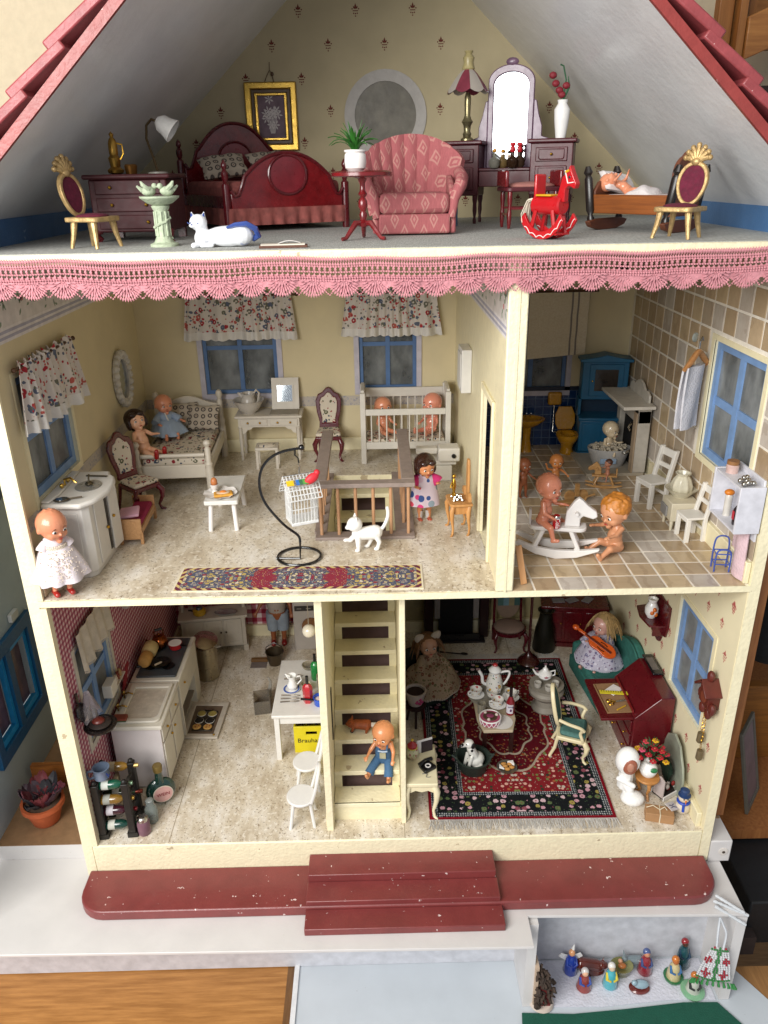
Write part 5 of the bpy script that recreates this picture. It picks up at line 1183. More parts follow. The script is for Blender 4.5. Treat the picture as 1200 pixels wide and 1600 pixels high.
G().lathe([(.13, 0), (.11, .05), (.075, .3), (.09, .5), (.12, .56)], n=20, sy=.8).o('pedestal', yl, t); G().lathe([(.12, .52), (.24, .58), (.34, .66), (.35, .7), (.31, .7), (.24, .64), (0, .6)], n=30, sy=.7).o('bowl', yl, t)
for x in (-.09, .0, .09): G().tube([(x, .18, .68), (x, .16, .76), (x, .1, .77)], .012, 6).o('tap', silver, t)
t = T('toilet', 'mustard yellow toilet with its lid raised', 'toilet', (8.62, 5.62, ZM))
G().lathe([(.13, 0), (.14, .04), (.11, .12), (.13, .2), (.2, .3), (.22, .36), (.22, .38), (.16, .38), (.1, .3), (0, .26)], n=26, sy=1.15).o('bowl', yl, t); framed(G(), circ(0, 0, .23, .26, 26), circ(0, 0, .14, .17, 26), .38, .41, 'xy').o('seat', yl, t)
g = G().prism([(-.14, 0), (.14, 0), (.2, .12), (.2, .3), (.13, .46), (-.13, .46), (-.2, .3), (-.2, .12)], 0, .03); g.bm.transform(Mx.Translation((0, .24, .42)) @ Mx.Rotation(R(-12), 4, 'X')); g.o('lid', yl, t, bev=.012)
q = B(8.28, D-.14, ZM+.88, 8.55, D-.03, ZM+1.14).o('toilet_cistern', yl, None, bev=.03); tag(q, 'small mustard cistern on the blue tiles above the toilet', 'cistern')
q = G().tube([(8.42, D-.06, ZM+.88), (8.42, D-.06, ZM+.3), (8.5, D-.1, ZM+.3)], .014, 6).o('flush_pipe', silver, q)
# blue cupboard
bl = P('#1c5c80', .4, var=.15, sc_=3)
t = T('blue_cupboard', 'tall deep blue corner cupboard with a glazed upper door', 'cupboard', (9.26, 5.62, ZM), -6)
B(-.44, -.22, .08, .44, .3, .72).o('lower_cabinet', bl, t, bev=.02); B(-.46, -.24, .0, .46, .3, .08).o('plinth', bl, t); B(-.47, -.26, .72, .47, .3, .78).o('counter', bl, t, bev=.015)
for x in (-.44, .44): B(x-.03, -.02, .78, x+.03, .28, 1.1).o('side_post', bl, t, bev=.01)
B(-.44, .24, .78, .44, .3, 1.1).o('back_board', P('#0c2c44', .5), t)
up_ = B(-.44, -.06, 1.1, .44, .3, 1.85).o('upper_cabinet', bl, t, bev=.02); G().prism([(-.5, 1.85), (.5, 1.85), (.5, 1.9), (.2, 1.94), (0, 1.99), (-.2, 1.94), (-.5, 1.9)], -.12, .3).o('cornice', bl, t, bev=.01)
framed(G(), rect(-.3, 1.18, .34, 1.8), rect(-.2, 1.28, .24, 1.7), -.09, -.06).o('door_frame', bl, up_, bev=.01); B(-.2, -.075, 1.28, .24, -.07, 1.7).o('door_glass', P('#2b2420', .15, var=.4, sc_=9), up_); G().ball((-.25, -.105, 1.48), .02, 8).o('knob', brass, up_)
for x0, x1 in ((-.38, -.02), (.02, .38)): B(x0, -.24, .14, x1, -.22, .66).o('lower_door', bl, t, bev=.01)
# fireplace against the tiled wall
fp = P('#b3ada2', .6, var=.1, sc_=8, bump=.3, bs=14); fp2 = P('#9c8870', .7, var=.15)
t = T('white_fireplace', 'distressed white fireplace with a mantelshelf against the tiled wall', 'fireplace', (9.62, 4.85, ZM))
B(-.95, -.62, 0, .12, .62, .06).o('hearth', P('#a59c8c', .5, var=.1), t, bev=.01)
for y in (-.52, .52): B(-.1, y-.1, .06, .14, y+.1, 1.25).o('jamb', fp, t, bev=.015)
B(-.13, -.63, .06, -.1, -.45, 1.2).o('jamb_face', fp2, t, bev=.01); B(-.1, -.62, 1.0, .14, .62, 1.3).o('lintel', fp, t, bev=.015)
G().prism([(-.42, -.75), (.16, -.75), (.16, .75), (-.42, .75)], 1.3, 1.36, 'xy').o('mantelshelf', P('#cfc9be', .5), t, bev=.01)
g = G().prism([(-.55, 1.36), (.55, 1.36), (.55, 1.5), (.42, 1.56), (.3, 1.54), (.15, 1.64), (0, 1.68), (-.15, 1.64), (-.3, 1.54), (-.42, 1.56), (-.55, 1.5)], .08, .12, 'yz'); g.o('backboard', P('#c4beb3', .5), t, bev=.01)
B(.0, -.42, .06, .12, .42, 1.0).o('firebox', P('#14100e', .8), t)
G().tube([(-.11, -.35, .95), (-.14, -.3, .85), (-.12, -.38, .8)], .03, 8).o('chrome_tap', silver, t); G().tube([(-.12, -.4, .42), (-.2, -.35, .36), (-.26, -.38, .4)], .028, 8).o('chrome_tap', silver, t)
# tub with beads
t = T('baby_bath', 'oval white fabric baby bath filled with clear beads', 'baby bath', (9.2, 4.72, ZM+.06), -4)
G().lathe([(.24, 0), (.28, .1), (.32, .24), (.35, .33), (.35, .36), (.3, .33), (.28, .2), (0, .16)], n=32, sx=1.15, sy=.8).o('tub', P('#a9a7a4', .7, var=.08, bump=.4), t)
B(-.2, -.27, .1, .1, -.24, .2).o('blue_patch', P('#8da4bd', .8), t, bev=.01)
random.seed(6); g = G()
for i in range(190):
    a_, r_ = random.random()*6.28, math.sqrt(random.random()); g.ball((.33*r_*cos(a_), .24*r_*sin(a_), .33+.05*random.random()+.06*(1-r_)), .026, 6, k=4)
o = g.o('bead_filling', P('#b5ab98', .2, var=.2, coat=.5), t); o['kind'] = 'stuff'
doll('pale porcelain baby doll bathing in the tub of beads', (9.2, 4.76, ZM+.32), 25, .95, P('#d6c3a4', .25, coat=.5), sitl, (((.4, -.3, -.8), (.2, -.6, .2)), ((-.4, -.3, -.8), (.1, -.9, .2))), hyaw=15, hpitch=5, headr=.17, vox=.012)
doll('small tan baby doll standing with one arm raised on the bathroom tiles', (7.9, 3.42, ZM+.27), 12, .78, P('#b9743c', .35, var=.06), (((.1, -.1, -1), (0, 0, -1)), ((-.1, .05, -1), (0, 0, -1))), (((.7, -.2, -.5), (.4, -.5, -.5)), ((-.8, -.1, .3), (-.4, -.2, .9))), headr=.165, hyaw=-15, vox=.012)
doll('small brown baby doll in the shade behind the white rocking horse', (7.32, 3.3, ZM+.27), 20, .76, P('#8f5232', .4, var=.06), (((.1, -.1, -1), (0, 0, -1)), ((-.1, .05, -1), (0, 0, -1))), (((.5, -.4, -.6), (.3, -.8, -.3)), ((-.5, -.4, -.6), (-.3, -.8, -.3))), headr=.165, vox=.012)
# wooden rocking horse with rider
lw2 = wood('#b8905c', '#93693a', 0, .5)
def whorse(label, loc, rz, k, mt, name='rocking_horse', legm=None):
    t = T(name, label, 'rocking horse', loc, rz); 
    for y in (-.17, .17): G().prism([(-.62, .12), (-.4, .06), (0, .0), (.4, .06), (.62, .12), (.6, .16), (.35, .12), (0, .1), (-.35, .12), (-.6, .16)] if not legm else [(-.62, .22), (-.3, .06), (0, .0), (.3, .04), (.6, .16), (.62, .2), (.3, .15), (0, .14), (-.3, .17), (-.55, .26)], y-.035, y+.035).o('rocker', mt, t, bev=.01)
    for x in (-.3, .3): B(x-.04, -.17, .13, x+.04, .17, .17).o('cross_bar', mt, t)
    for x in (-.24, .24):
        for y in (-.1, .1): G().tube([(x*1.3, y*1.5, .16), (x*.8, y*.8, .42)], .035, 8).o('leg', mt, t)
    G().prism(rounded(-.42, -.13, .42, .13, .12), .41, .47, 'xy').o('seat_board', mt, t, bev=.015)
    G().prism([(.1, .47), (.32, .47), (.32, .6), (.36, .64), (.5, .60), (.56, .64), (.54, .72), (.42, .80), (.34, .88), (.28, .92), (.22, .86), (.12, .7)], -.05, .05).o('head', mt, t, bev=.015)
    G().tube([(.26, -.14, .7), (.26, .14, .7)], .025, 8).o('handle', mt, t); G().prism([(-.1, .47), (.1, .47), (.1, .64), (.05, .7), (-.05, .7), (-.1, .64)], -.42, -.38, 'yz').o('back_rest', mt, t, bev=.01)
    t.scale = (k, k, k); return t
whorse('small light wood rocking horse carrying a tiny rider near the bath', (8.85, 3.72, ZM), 168, .52, lw2)
doll('tiny doll riding the small light wood rocking horse', (8.9, 3.7, ZM+.26), -80, .46, P('#a87058', .4), (((.5, -.6, -.5), (.1, 0, -1)), ((-.5, -.6, -.5), (-.1, 0, -1))), (((.3, -1, -.2), (0, -1, 0)), ((-.3, -1, -.2), (0, -1, 0))), headr=.15, vox=.02, hair='cap', hairmat=P('#4a2a1c'))
# toy boat pieces
t = T('wooden_toy', 'small light wood pull toy with round wheels on the tiles', 'wooden toy', (8.12, 2.95, ZM), 14)
G().prism([(-.3, .08), (.06, .08), (.1, .0), (-.26, .0)], -.06, .06).o('hull', lw2, t, bev=.01); 
for x, y, z in ((-.02, .1, .12), (.22, .08, .12)): G().lathe([(.09, -.02), (.1, 0), (.09, .02)], n=18, m=Mx.Translation((x, y, z)) @ Mx.Rotation(R(80), 4, 'X')).o('wheel', lw2, t)
B(.07, .04, .12, .13, .1, .34).o('mast', lw2, t); G().tube([(.18, -.04, .0), (.26, .02, .1), (.42, .04, .12)], .02, 6).o('pull_handle', lw2, t)
# white rocking horse with doll
WH = whorse('white painted wooden rocking horse ridden by a bald baby doll', (7.42, 1.12, ZM), -12, 1.0, white, legm=1)
doll('bald glossy baby doll riding the white rocking horse', (7.22, 1.15, ZM+.53), 60, 1.2, P('#cf8264', .25, var=.05, coat=.45), (((.62, -.8, -.02), (.3, -.7, -.45)), ((-.45, -.8, -.2), (-.1, -.3, -.9))), (((.4, -.6, -.5), (.0, -1, .0)), ((-.35, -.25, -.9), (.1, -.9, -.4))), lean=-4, hyaw=-24, hpitch=0, headr=.165, hair='molded')
t, *_ = doll('baby doll with ginger curls sitting on the tiles beside the white rocking horse', (8.3, 1.1, ZM+.10), -72, 1.32, P('#c98e68', .38, var=.08, coat=.15), (((.4, -1, .25), (.15, -.8, -.45)), ((-.25, -1, .35), (-.2, -.7, -.6))), (((.4, -.9, -.4), (.2, -1, .0)), ((-.3, -.9, -.2), (.1, -1, .15))), lean=-2, hyaw=10, hpitch=14, headr=.17, hair='cap', hairmat=P('#b5722a', .5, var=.25, sc_=20, bump=.5, bs=20))
t = T('drinks_can', 'small red drinks can with white lettering on the white rocking horse', 'drinks can', (7.37, .98, ZM+.475), 0)
G().lathe([(.045, 0), (.055, .012), (.055, .18), (.045, .2), (.045, .205), (0, .205)], n=18).o('can', P('#a8101c', .25, var=.05, coat=.5), t); G().lathe([(.056, .165), (.056, .182), (.046, .2)], n=18, cap=False).o('rim', silver, t)
g = G().lathe([(.0562, .03), (.0562, .165)], n=40, cap=False)
text('Cola', .085, P('#efe9e6', .4), t, (.002, -.0565, .095), (90, 90, 0), ext=.003)
q = B(-.045, -.012, 0, .045, .012, .58).o('wooden_strip', wood('#d0a070', '#b98452', 2), None, bev=.006); q.location = (6.78, .16, ZM+.015); q.rotation_euler = (R(-4), R(-8), R(8)); q.rotation_euler = (R(-6), R(-9), R(12)); tag(q, 'flat light wood strip leaning against the partition at the bathroom edge', 'wood strip')
# white chairs and cabinet
wc = P('#dedad2', .45, var=.03)
def slat_chair(label, loc, rz, k=1.):
    t = T('white_chair', label, 'chair', loc, rz, 'small white chairs in the bathroom')
    B(-.19, -.2, .40, .19, .17, .44).o('seat', wc, t, bev=.008)
    for x in (-.17, .17):
        G().box(x-.028, -.19, 0, x+.028, -.12, .40).o('leg', wc, t, bev=.006); G().prism([(.10, 0), (.17, 0), (.16, .42), (.27, .92), (.20, .92), (.10, .42)], x-.028, x+.028, 'yz').o('leg', wc, t, bev=.006)
    B(-.15, -.17, .34, .15, -.14, .40).o('apron', wc, t)
    g = G().box(-.14, .225, .78, .14, .25, .90); g.o('back_slat', wc, t); g = G().box(-.14, .185, .6, .14, .21, .67); g.o('back_slat', wc, t); B(-.15, .1, .2, .15, .13, .24).o('stretcher', wc, t)
    t.scale = (k, k, k); return t
slat_chair('small white chair facing left behind the bathroom cabinet', (9.44, 2.9, ZM), -72, 1.06)
slat_chair('small white chair facing left in front of the bathroom cabinet', (9.6, 1.55, ZM), -84, .92)
t = T('small_cabinet', 'cream box cabinet on round legs with one grey drawer open', 'cabinet', (9.6, 2.0, ZM), 0)
B(-.24, -.2, .16, .2, .2, .46).o('cabinet_body', P('#cfc6ae', .6, var=.06), t, bev=.01); B(-.27, -.06, .19, -.24, .19, .36).o('drawer', P('#8c8a88', .5), t, bev=.008)
for x in (-.2, .16):
    for y in (-.16, .16): G().lathe([(.022, 0), (.032, .16)], n=10, c=(x, y, 0)).o('leg', P('#cfc6ae', .6), t)
jg = P('#c9c3ae', .25, var=.1, coat=.4)
t = T('washing_bowl', 'cream china bowl on the small bathroom cabinet', 'bowl', (9.6, 2.12, ZM+.46)); G().lathe([(.12, 0), (.14, .03), (.23, .12), (.25, .14), (.22, .13), (0, .06)], n=28).o('bowl', jg, t)
t = T('ribbed_jug', 'cream ribbed china jug standing in the cream bowl', 'jug', (9.6, 2.12, ZM+.5)); g = G().lathe([(.1, 0), (.16, .08), (.165, .16), (.13, .26), (.09, .31), (.12, .36), (.1, .36), (.07, .3), (0, .1)], n=36)
for v in g.bm.verts: a_ = math.atan2(v.co.y, v.co.x); k_ = 1+.05*cos(a_*9); v.co.x *= k_; v.co.y *= k_
g.o('jug', jg, t)
# hanger with towel
t = T('clothes_hanger', 'small wooden clothes hanger hooked on the tiled wall beside the window', 'clothes hanger', (9.60, 2.2, 6.98), 38)
hw_ = wood('#c79260', '#a8713f', 0)
G().tube([(-.34, 0, -.02), (-.2, 0, .06), (-.06, 0, .18), (0, 0, .21), (.06, 0, .18), (.2, 0, .06), (.34, 0, -.02)], [.03, .045, .045, .045, .045, .045, .03], 8).o('hanger_bar', hw_, t); G().tube([(-.3, 0, -.03), (.3, 0, -.03)], .015, 6).o('trouser_rod', hw_, t)
G().tube([(0, 0, .2), (0, 0, .36), (.05, 0, .42), (.08, 0, .36)], .012, 6).o('hook', silver, t); G().lathe([(.07, 0), (.07, .02), (.03, .03)], n=14, m=Mx.Translation((.04, .12, .4)) @ Mx.Rotation(R(90), 4, 'X')).o('suction_cup', clearg, t)
t = T('white_towel', 'white towelling cloth folded over the wooden hanger', 'towel', (9.56, 2.18, 6.96), 38)
tw = P('#d3d2d8', .95, var=.08, bump=.9, bs=40, spec=.1)
for dy in (-.035, .035): G().sheet(lambda u, v, dy=dy: V((-.26+.42*u, dy*(1+.5*v)+.02*sin(u*6+v*3), .03-.95*v)), 10, 16, .03).o('towel_fold', tw, t)
# wall shelf
t = T('wall_shelf', 'white bathroom wall shelf with bottles at the right edge', 'shelf', (9.83, .42, 5.22), 0)
ws = P('#cfcfd6', .45)
B(-.34, -.42, 0, -.0, -.38, .66).o('side_board', ws, t, bev=.006); B(-.34, .38, 0, .0, .42, .66).o('side_board', ws, t, bev=.006); B(-.03, -.38, -.14, .0, .38, .74).o('back_board', ws, t, bev=.006)
for z in (.0, .62): B(-.33, -.38, z, -.03, .38, z+.03).o('shelf_board', ws, t)
for lb, x, y, z, prof, col in (('dark cough syrup bottle on the lower board of the bathroom shelf', -.2, -.16, .03, [(.055, 0), (.06, .02), (.06, .22), (.025, .28), (.025, .34), (0, .34)], '#231a20'), ('pale jar with an orange lid on the lower board of the bathroom shelf', -.2, .16, .03, [(.05, 0), (.05, .3), (.04, .32), (0, .32)], '#c9c4bc'), ('pink jar with a wooden lid on top of the bathroom shelf', -.2, .2, .65, [(.08, 0), (.085, .1), (.07, .12), (0, .12)], '#c6a8a0')):
    q = T('bottle', lb, 'bottle', (9.83+x, .42+y, 5.22+z)); G().lathe(prof, n=16).o('glass_body', P(col, .2, coat=.5), q)
    if 'orange' in lb: G().ball((0, 0, .34), (.07, .06, .045), 12).o('lid', P('#c8741e', .4), q)
    if 'wooden' in lb: G().lathe([(.08, .12), (.08, .17), (0, .17)], n=16).o('lid', P('#8d6238', .5), q)
    if 'dark' in lb: G().box(-.062, -.03, .08, -.058, .03, .2).o('label_patch', P('#b5303c'), q)
random.seed(4); g = G()
for i in range(12): g.ball((9.6+random.uniform(-.08, .1), .2+random.uniform(-.16, .14), 5.9+.03*random.random()), .035, 8)
tag(g.o('silver_trinkets', silver), 'pile of shiny silver trinkets on top of the bathroom shelf', 'trinkets')
q = G().sheet(lambda u, v: V((-.02-.05*sin(u*5), -.24+.48*u+.08*v*(u-.5), -.75*v)), 14, 10, .02).o('pink_towel', P('#d5b9bf', .95, var=.1, bump=.8, bs=40), None); q.location = (9.78, .36, 5.22); tag(q, 'pale pink towel hanging below the bathroom shelf', 'towel')
# blue wire rack
t = T('blue_wire_rack', 'blue wire newspaper rack on the bathroom floor corner', 'wire rack', (9.62, .46, ZM), -8)
bw_ = P('#3f55a0', .35)
for y, h in ((-.06, .34), (.1, .48)): G().tube(smooth_path([(-.1, y, 0), (-.1, y, h*.75), (-.06, y, h), (.06, y, h), (.1, y, h*.75), (.1, y, 0)]), .012, 6).o('hoop', bw_, t)
for z in (.12, .28):
    G().tube([(-.1, -.06, z), (.1, -.06, z), (.1, .1, z), (-.1, .1, z)], .01, 6, closed=True).o('tie_bar', bw_, t)
q = T('bird_ornament', 'small dark bird ornament hanging under the bathroom ceiling', 'ornament', (9.05, 4.5, 8.15), 20); G().ball((0, 0, 0), (.12, .04, .04), 10).o('body', P('#3c1a1c'), q)
for s in (1, -1): G().tube([(0, 0, 0), (.02, s*.08, .04), (-.02, s*.16, -.02)], [.04, .03, .006], 6).o('wing', P('#3c1a1c'), q)
G().tube([(0, 0, .03), (0, 0, .64)], .004, 4).o('thread', P('#8a8070'), q)
# ================================================================ KITCHEN
kw = P('#d6d0c2', .45, var=.04)
# lace curtain on the left window
t = T('lace_curtain', 'cream crocheted lace curtain over the kitchen window', 'curtain', (.18, 1.45, 3.42))
def lfn(u, v): return V((.05+.03*sin(u*30)*(.4+v)+.03*v, -.72+1.5*u, -(.62+.035*abs(sin(u*24)))*v))
G().sheet(lfn, 90, 10, .006).o('cloth', P('#c9bfae', .9, var=.12, bump=.8, bs=50), t)
g = G()
for i in range(80):
    u = (i+.5)/80; p = lfn(u, 1); g.spin(p, p+V((.003, .0, -.05)), .013)
g.o('fringe', P('#c9bfae', .9), t)
# sink unit
t = T('sink_unit', 'white kitchen sink unit with an enamel sink, brass taps and door knobs', 'sink unit', (.26, 1.25, 0))
X1 = .86
B(0, 0, .05, X1-.04, 1.22, 1.26).o('cabinet_body', P('#d0c8c6', .5, var=.03), t, bev=.01)
B(-.03, -.03, 1.26, X1, 1.24, 1.34).o('counter', kw, t, bev=.02)
framed(G(), rounded(.06, .06, .80, 1.12, .1, 5), rounded(.16, .16, .74, 1.02, .12, 5), 1.34, 1.385, 'xy').o('sink_rim', kw, t, bev=.015)
G().prism(rounded(.155, .155, .745, 1.025, .12, 5), 1.338, 1.346, 'xy').o('sink_bottom', P('#c9bfae', .25, coat=.4), t)
for y0, y1 in ((.04, .56), (.62, 1.16)):
    d_ = B(X1-.04, y0, .12, X1-.015, y1, .92).o('door', kw, t, bev=.012); B(X1-.04, y0, .96, X1-.015, y1, 1.22).o('drawer', kw, t, bev=.012)
    G().ball((X1+.0, y1-.08 if y0 < .3 else y0+.08, .8), .024, 8).o('knob', brass, d_); G().ball((X1, (y0+y1)/2, 1.09), .024, 8).o('knob', brass, t)
for y in (.42, .78):
    g = G().tube([(.02, y, 1.34), (.02, y, 1.42), (.1, y, 1.45), (.18, y, 1.42)], .016, 8); g.ball((.02, y, 1.46), .03, 8); g.tube([(.02, y-.06, 1.46), (.02, y+.06, 1.46)], .01, 6); g.o('tap', P('#b08f50', .25, 1.), t)
# stove unit
t = T('hob_unit', 'white kitchen cabinet with a dark grey hob and an open oven door', 'cooker', (.26, 2.56, 0))
B(0, 0, .7, X1-.02, 1.4, 1.26).o('upper_body', kw, t, bev=.01); B(0, 0, .05, .1, 1.4, .7).o('back_panel', kw, t)
B(0, 0, .05, X1-.02, .05, .7).o('side_panel', kw, t); B(0, 1.05, .05, X1-.02, 1.4, .7).o('side_panel', kw, t); B(0, 0, .0, X1-.02, 1.4, .06).o('bottom_panel', kw, t)
B(.1, .05, .3, X1-.06, 1.05, .33).o('oven_shelf', P('#8a8074', .5), t)
B(-.03, -.03, 1.26, X1, 1.44, 1.33).o('counter', kw, t, bev=.02); B(.06, .06, 1.33, .78, 1.34, 1.37).o('hob_plate', P('#3f4448', .35, var=.15), t, bev=.012)
for x, y in ((.26, .36), (.26, .98), (.58, .36), (.58, .98)): G().lathe([(.11, 1.37), (.12, 1.385), (.05, 1.39)], n=18, c=(x, y, 0)).o('hotplate', black, t)
G().ball((X1-.0, .3, 1.05), .024, 8).o('knob', brass, t)
# oven door lying open with tray
t = T('oven_door', 'white framed oven door lying open on the kitchen floor', 'oven door', (1.34, 3.02, .02), -3)
framed(G(), rect(-.36, -.52, .38, .54), rect(-.27, -.42, .28, .44), 0, .05, 'xy').o('door_frame', P('#c5bcae', .5), t, bev=.01); B(-.27, -.42, .0, .28, .44, .03).o('door_panel', P('#6d5c4c', .4), t); G().ball((.3, -.46, .06), .022, 8).o('knob', brass, t)
t = T('baking_tray', 'dark baking tray with biscuits on the open oven door', 'baking tray', (1.36, 2.98, .055), -3)
B(-.18, -.3, 0, .2, .3, .02).o('tray', P('#4a443c', .35, .6), t, bev=.005); B(-.07, .31, 0, .09, .345, .03).o('handle', silver, t)
for i, (x, y, c) in enumerate(((-.1, .19, '#9a8a4a'), (.11, .19, '#9a8a4a'), (-.1, -.02, '#1c1512'), (.11, -.02, '#1c1512'), (-.1, -.2, '#c79a55'), (.11, -.2, '#c79a55'))):
    b_ = G().lathe([(.08, .02), (.085, .03), (.07, .045), (0, .045)], n=18, c=(x, y, 0)).o('biscuit', P(c, .7, var=.2, sc_=15), t)
    if i > 3:
        for k in range(3): G().ball((x+.04*cos(k*2.1), y+.04*sin(k*2.1), .046), .014, 6).o('jam_drop', P('#8a3222', .3), b_)
    else: G().lathe([(.085, .02), (.09, .028), (.085, .034)], n=18, c=(x, y, 0), cap=False).o('paper_case', P('#d8d4cc'), b_)
# things on the counters
copper = P('#8a4a22', .22, .9, var=.2)
t = T('copper_kettle', 'copper kettle with a black handle at the back of the hob', 'kettle', (.52, 3.62, 1.385), 30)
G().lathe([(.12, 0), (.15, .03), (.16, .1), (.11, .2), (.05, .23), (0, .235)], n=22).o('body', copper, t); G().ball((0, 0, .25), .025, 8).o('lid_knob', copper, t)
G().tube([(-.14, 0, .08), (-.2, 0, .14), (-.24, 0, .2)], [.035, .025, .018], 8).o('spout', copper, t); G().tube([(-.08, 0, .2), (-.09, 0, .32), (0, 0, .36), (.09, 0, .32), (.08, 0, .2)], .014, 6).o('bail', copper, t); G().tube([(-.07, 0, .35), (.07, 0, .35)], .03, 8).o('grip', black, t)
t = T('red_saucepan', 'small red enamel saucepan with a white inside on the hob', 'saucepan', (.84, 3.52, 1.385), -20)
G().lathe([(.11, 0), (.12, .02), (.13, .1), (.135, .11), (.125, .11), (.11, .03), (0, .02)], n=22).o('pan', P('#a81e24', .2, coat=.5), t); G().lathe([(.126, .112), (.108, .04), (0, .036)], n=22).o('inside', white, t); G().tube([(.12, 0, .08), (.26, 0, .1)], [.02, .024], 8).o('handle', black, t)
t = T('frying_pan', 'black frying pan with a pale wooden spatula on the hob', 'frying pan', (.68, 2.98, 1.385), 200)
G().lathe([(.15, 0), (.18, .03), (.185, .045), (.17, .035), (0, .02)], n=24).o('pan', P('#15191b', .3, .3), t); G().tube([(.17, 0, .04), (.42, .02, .06)], [.018, .024], 8).o('handle', black, t); G().tube([(-.02, .02, .05), (.1, .12, .08)], [.02, .02], 6).o('spatula', P('#b8a890', .6), t)
t = T('bread_loaves', 'two pale rolls of baguette bread lying behind the hob', 'bread', (.42, 2.72, 1.36), 0)
for y, c, r in ((.1, '#b98b4a', .12), (.42, '#c9b27a', .14)): mm = Mx.Translation((0, y, .14)) @ Mx.Rotation(R(-90), 4, 'X'); G().lathe([(.03, 0), (r*.8, .02), (r, .06), (r, .26), (r*.8, .3), (.03, .32)], n=18, m=mm).o('loaf', P(c, .8, var=.15), t)
q = G().prism([(0, 0), (.2, 0), (.22, .5), (.05, .5)], 0, .02, 'yz').o('red_cloth', P('#8a1c26', .85, var=.1), None); q.location = (.19, 2.2, 1.35); q.rotation_euler = (0, R(12), 0); tag(q, 'dark red cloth leaning on the wall between the sink and the hob', 'cloth')
q = B(.3, 1.3, 1.39, .52, 1.44, 1.45).o('matchbox', P('#7c3a28', .6, var=.25), None, bev=.005); tag(q, 'small red and green box on the near corner of the sink', 'box')
B(.302, 1.298, 1.388, .518, 1.442, 1.408).o('box_side', P('#2f5a3c', .6), q)
t = T('window_ledge_box', 'cream box with small jars on the kitchen window ledge', 'spice rack', (.26, 1.6, 1.75)); B(-.1, -.14, 0, .06, .14, .24).o('box', kw, t, bev=.01)
for i in range(4): G().lathe([(.035, 0), (.04, .08), (.025, .1), (.03, .13), (0, .13)], n=10, c=(-.02, .2+i*.1, .02)).o('jar', P(('#9a4a2a', '#c9b9a4', '#7a3322', '#b08a5a')[i], .3), t)
B(-.1, .14, 0, .04, .62, .02).o('ledge', kw, t)
# hanging jug rack at the far left wall
t = T('hanging_copper_jug', 'copper jug hanging from a brass lamp hook on the kitchen wall', 'jug', (.75, 3.95, 2.35)); G().lathe([(.06, 0), (.1, .04), (.08, .12), (.09, .15), (.08, .15), (0, .05)], n=16).o('jug', copper, t); G().tube([(0, 0, .15), (0, 0, .6), (-.25, 0, .8)], .012, 6).o('hook_arm', brass, t)
t = T('kitchen_roll_holder', 'pale cloth roll hanging on the gingham wall above the bread', 'towel roll', (.26, 2.95, 2.75), 0); G().tube([(.02, -.16, 0), (.02, .16, 0)], .07, 12).o('roll', P('#c7bbb4', .85), t); G().tube([(.0, -.2, .06), (.0, .24, .06)], .014, 6).o('bracket', rodm, t)
t = T('wooden_spoons', 'dark wooden utensils hanging beside the back corner of the kitchen', 'utensils', (.2, 4.6, 2.3))
for i in range(4): o_ = G().tube([(.02, i*.14, .5), (.02, i*.14, .1)], .014, 6); o_.ball((.02, i*.14, .06), (.02, .045, .06), 8); o_.o('utensil', rodm, t)
# balance scale on the wall
t = T('wall_scale', 'black kitchen scale with round pans hanging on the gingham wall', 'scale', (.17, .42, 1.95))
bk = P('#14100f', .25, coat=.5)
G().lathe([(.2, 0), (.24, .03), (.25, .06), (.22, .07), (.12, .05), (0, .04)], n=28, c=(.30, .02, .02)).o('lower_pan', bk, t); G().lathe([(.14, 0), (.17, .03), (.12, .06), (0, .05)], n=24, c=(.3, .02, .08)).o('weight_plate', P('#2c2624', .3), t)
mm = Mx.Translation((.04, -.02, .34)) @ Mx.Rotation(R(80), 4, 'Y'); G().lathe([(.13, 0), (.15, .03), (.14, .05), (0, .06)], n=24, m=mm).o('dial', bk, t)
G().tube([(.03, 0, .5), (.03, 0, .66)], .025, 8).o('bracket', bk, t); G().tube([(.05, 0, .2), (.1, .0, .08), (.16, 0, .04)], .02, 8).o('arm', bk, t)
G().ball((.28, .02, .15), (.1, .09, .05), 12).o('red_contents', P('#5c2018', .4), t)
t = T('plastic_bag', 'crumpled clear plastic bag hanging above the black scale', 'plastic bag', (.3, .55, 2.12))
def bfn(u, v): a_ = 2*PI*u; r = .05+.13*v*(1+.25*sin(3*a_)+.15*sin(7*a_+v*5)); return V((r*cos(a_)*.8, r*sin(a_), .42*(1-v)+.03*sin(9*a_)*v))
G().sheet(bfn, 40, 10).o('bag', glassy('#e0d8dc', .12, .16, 'thin_plastic'), t)
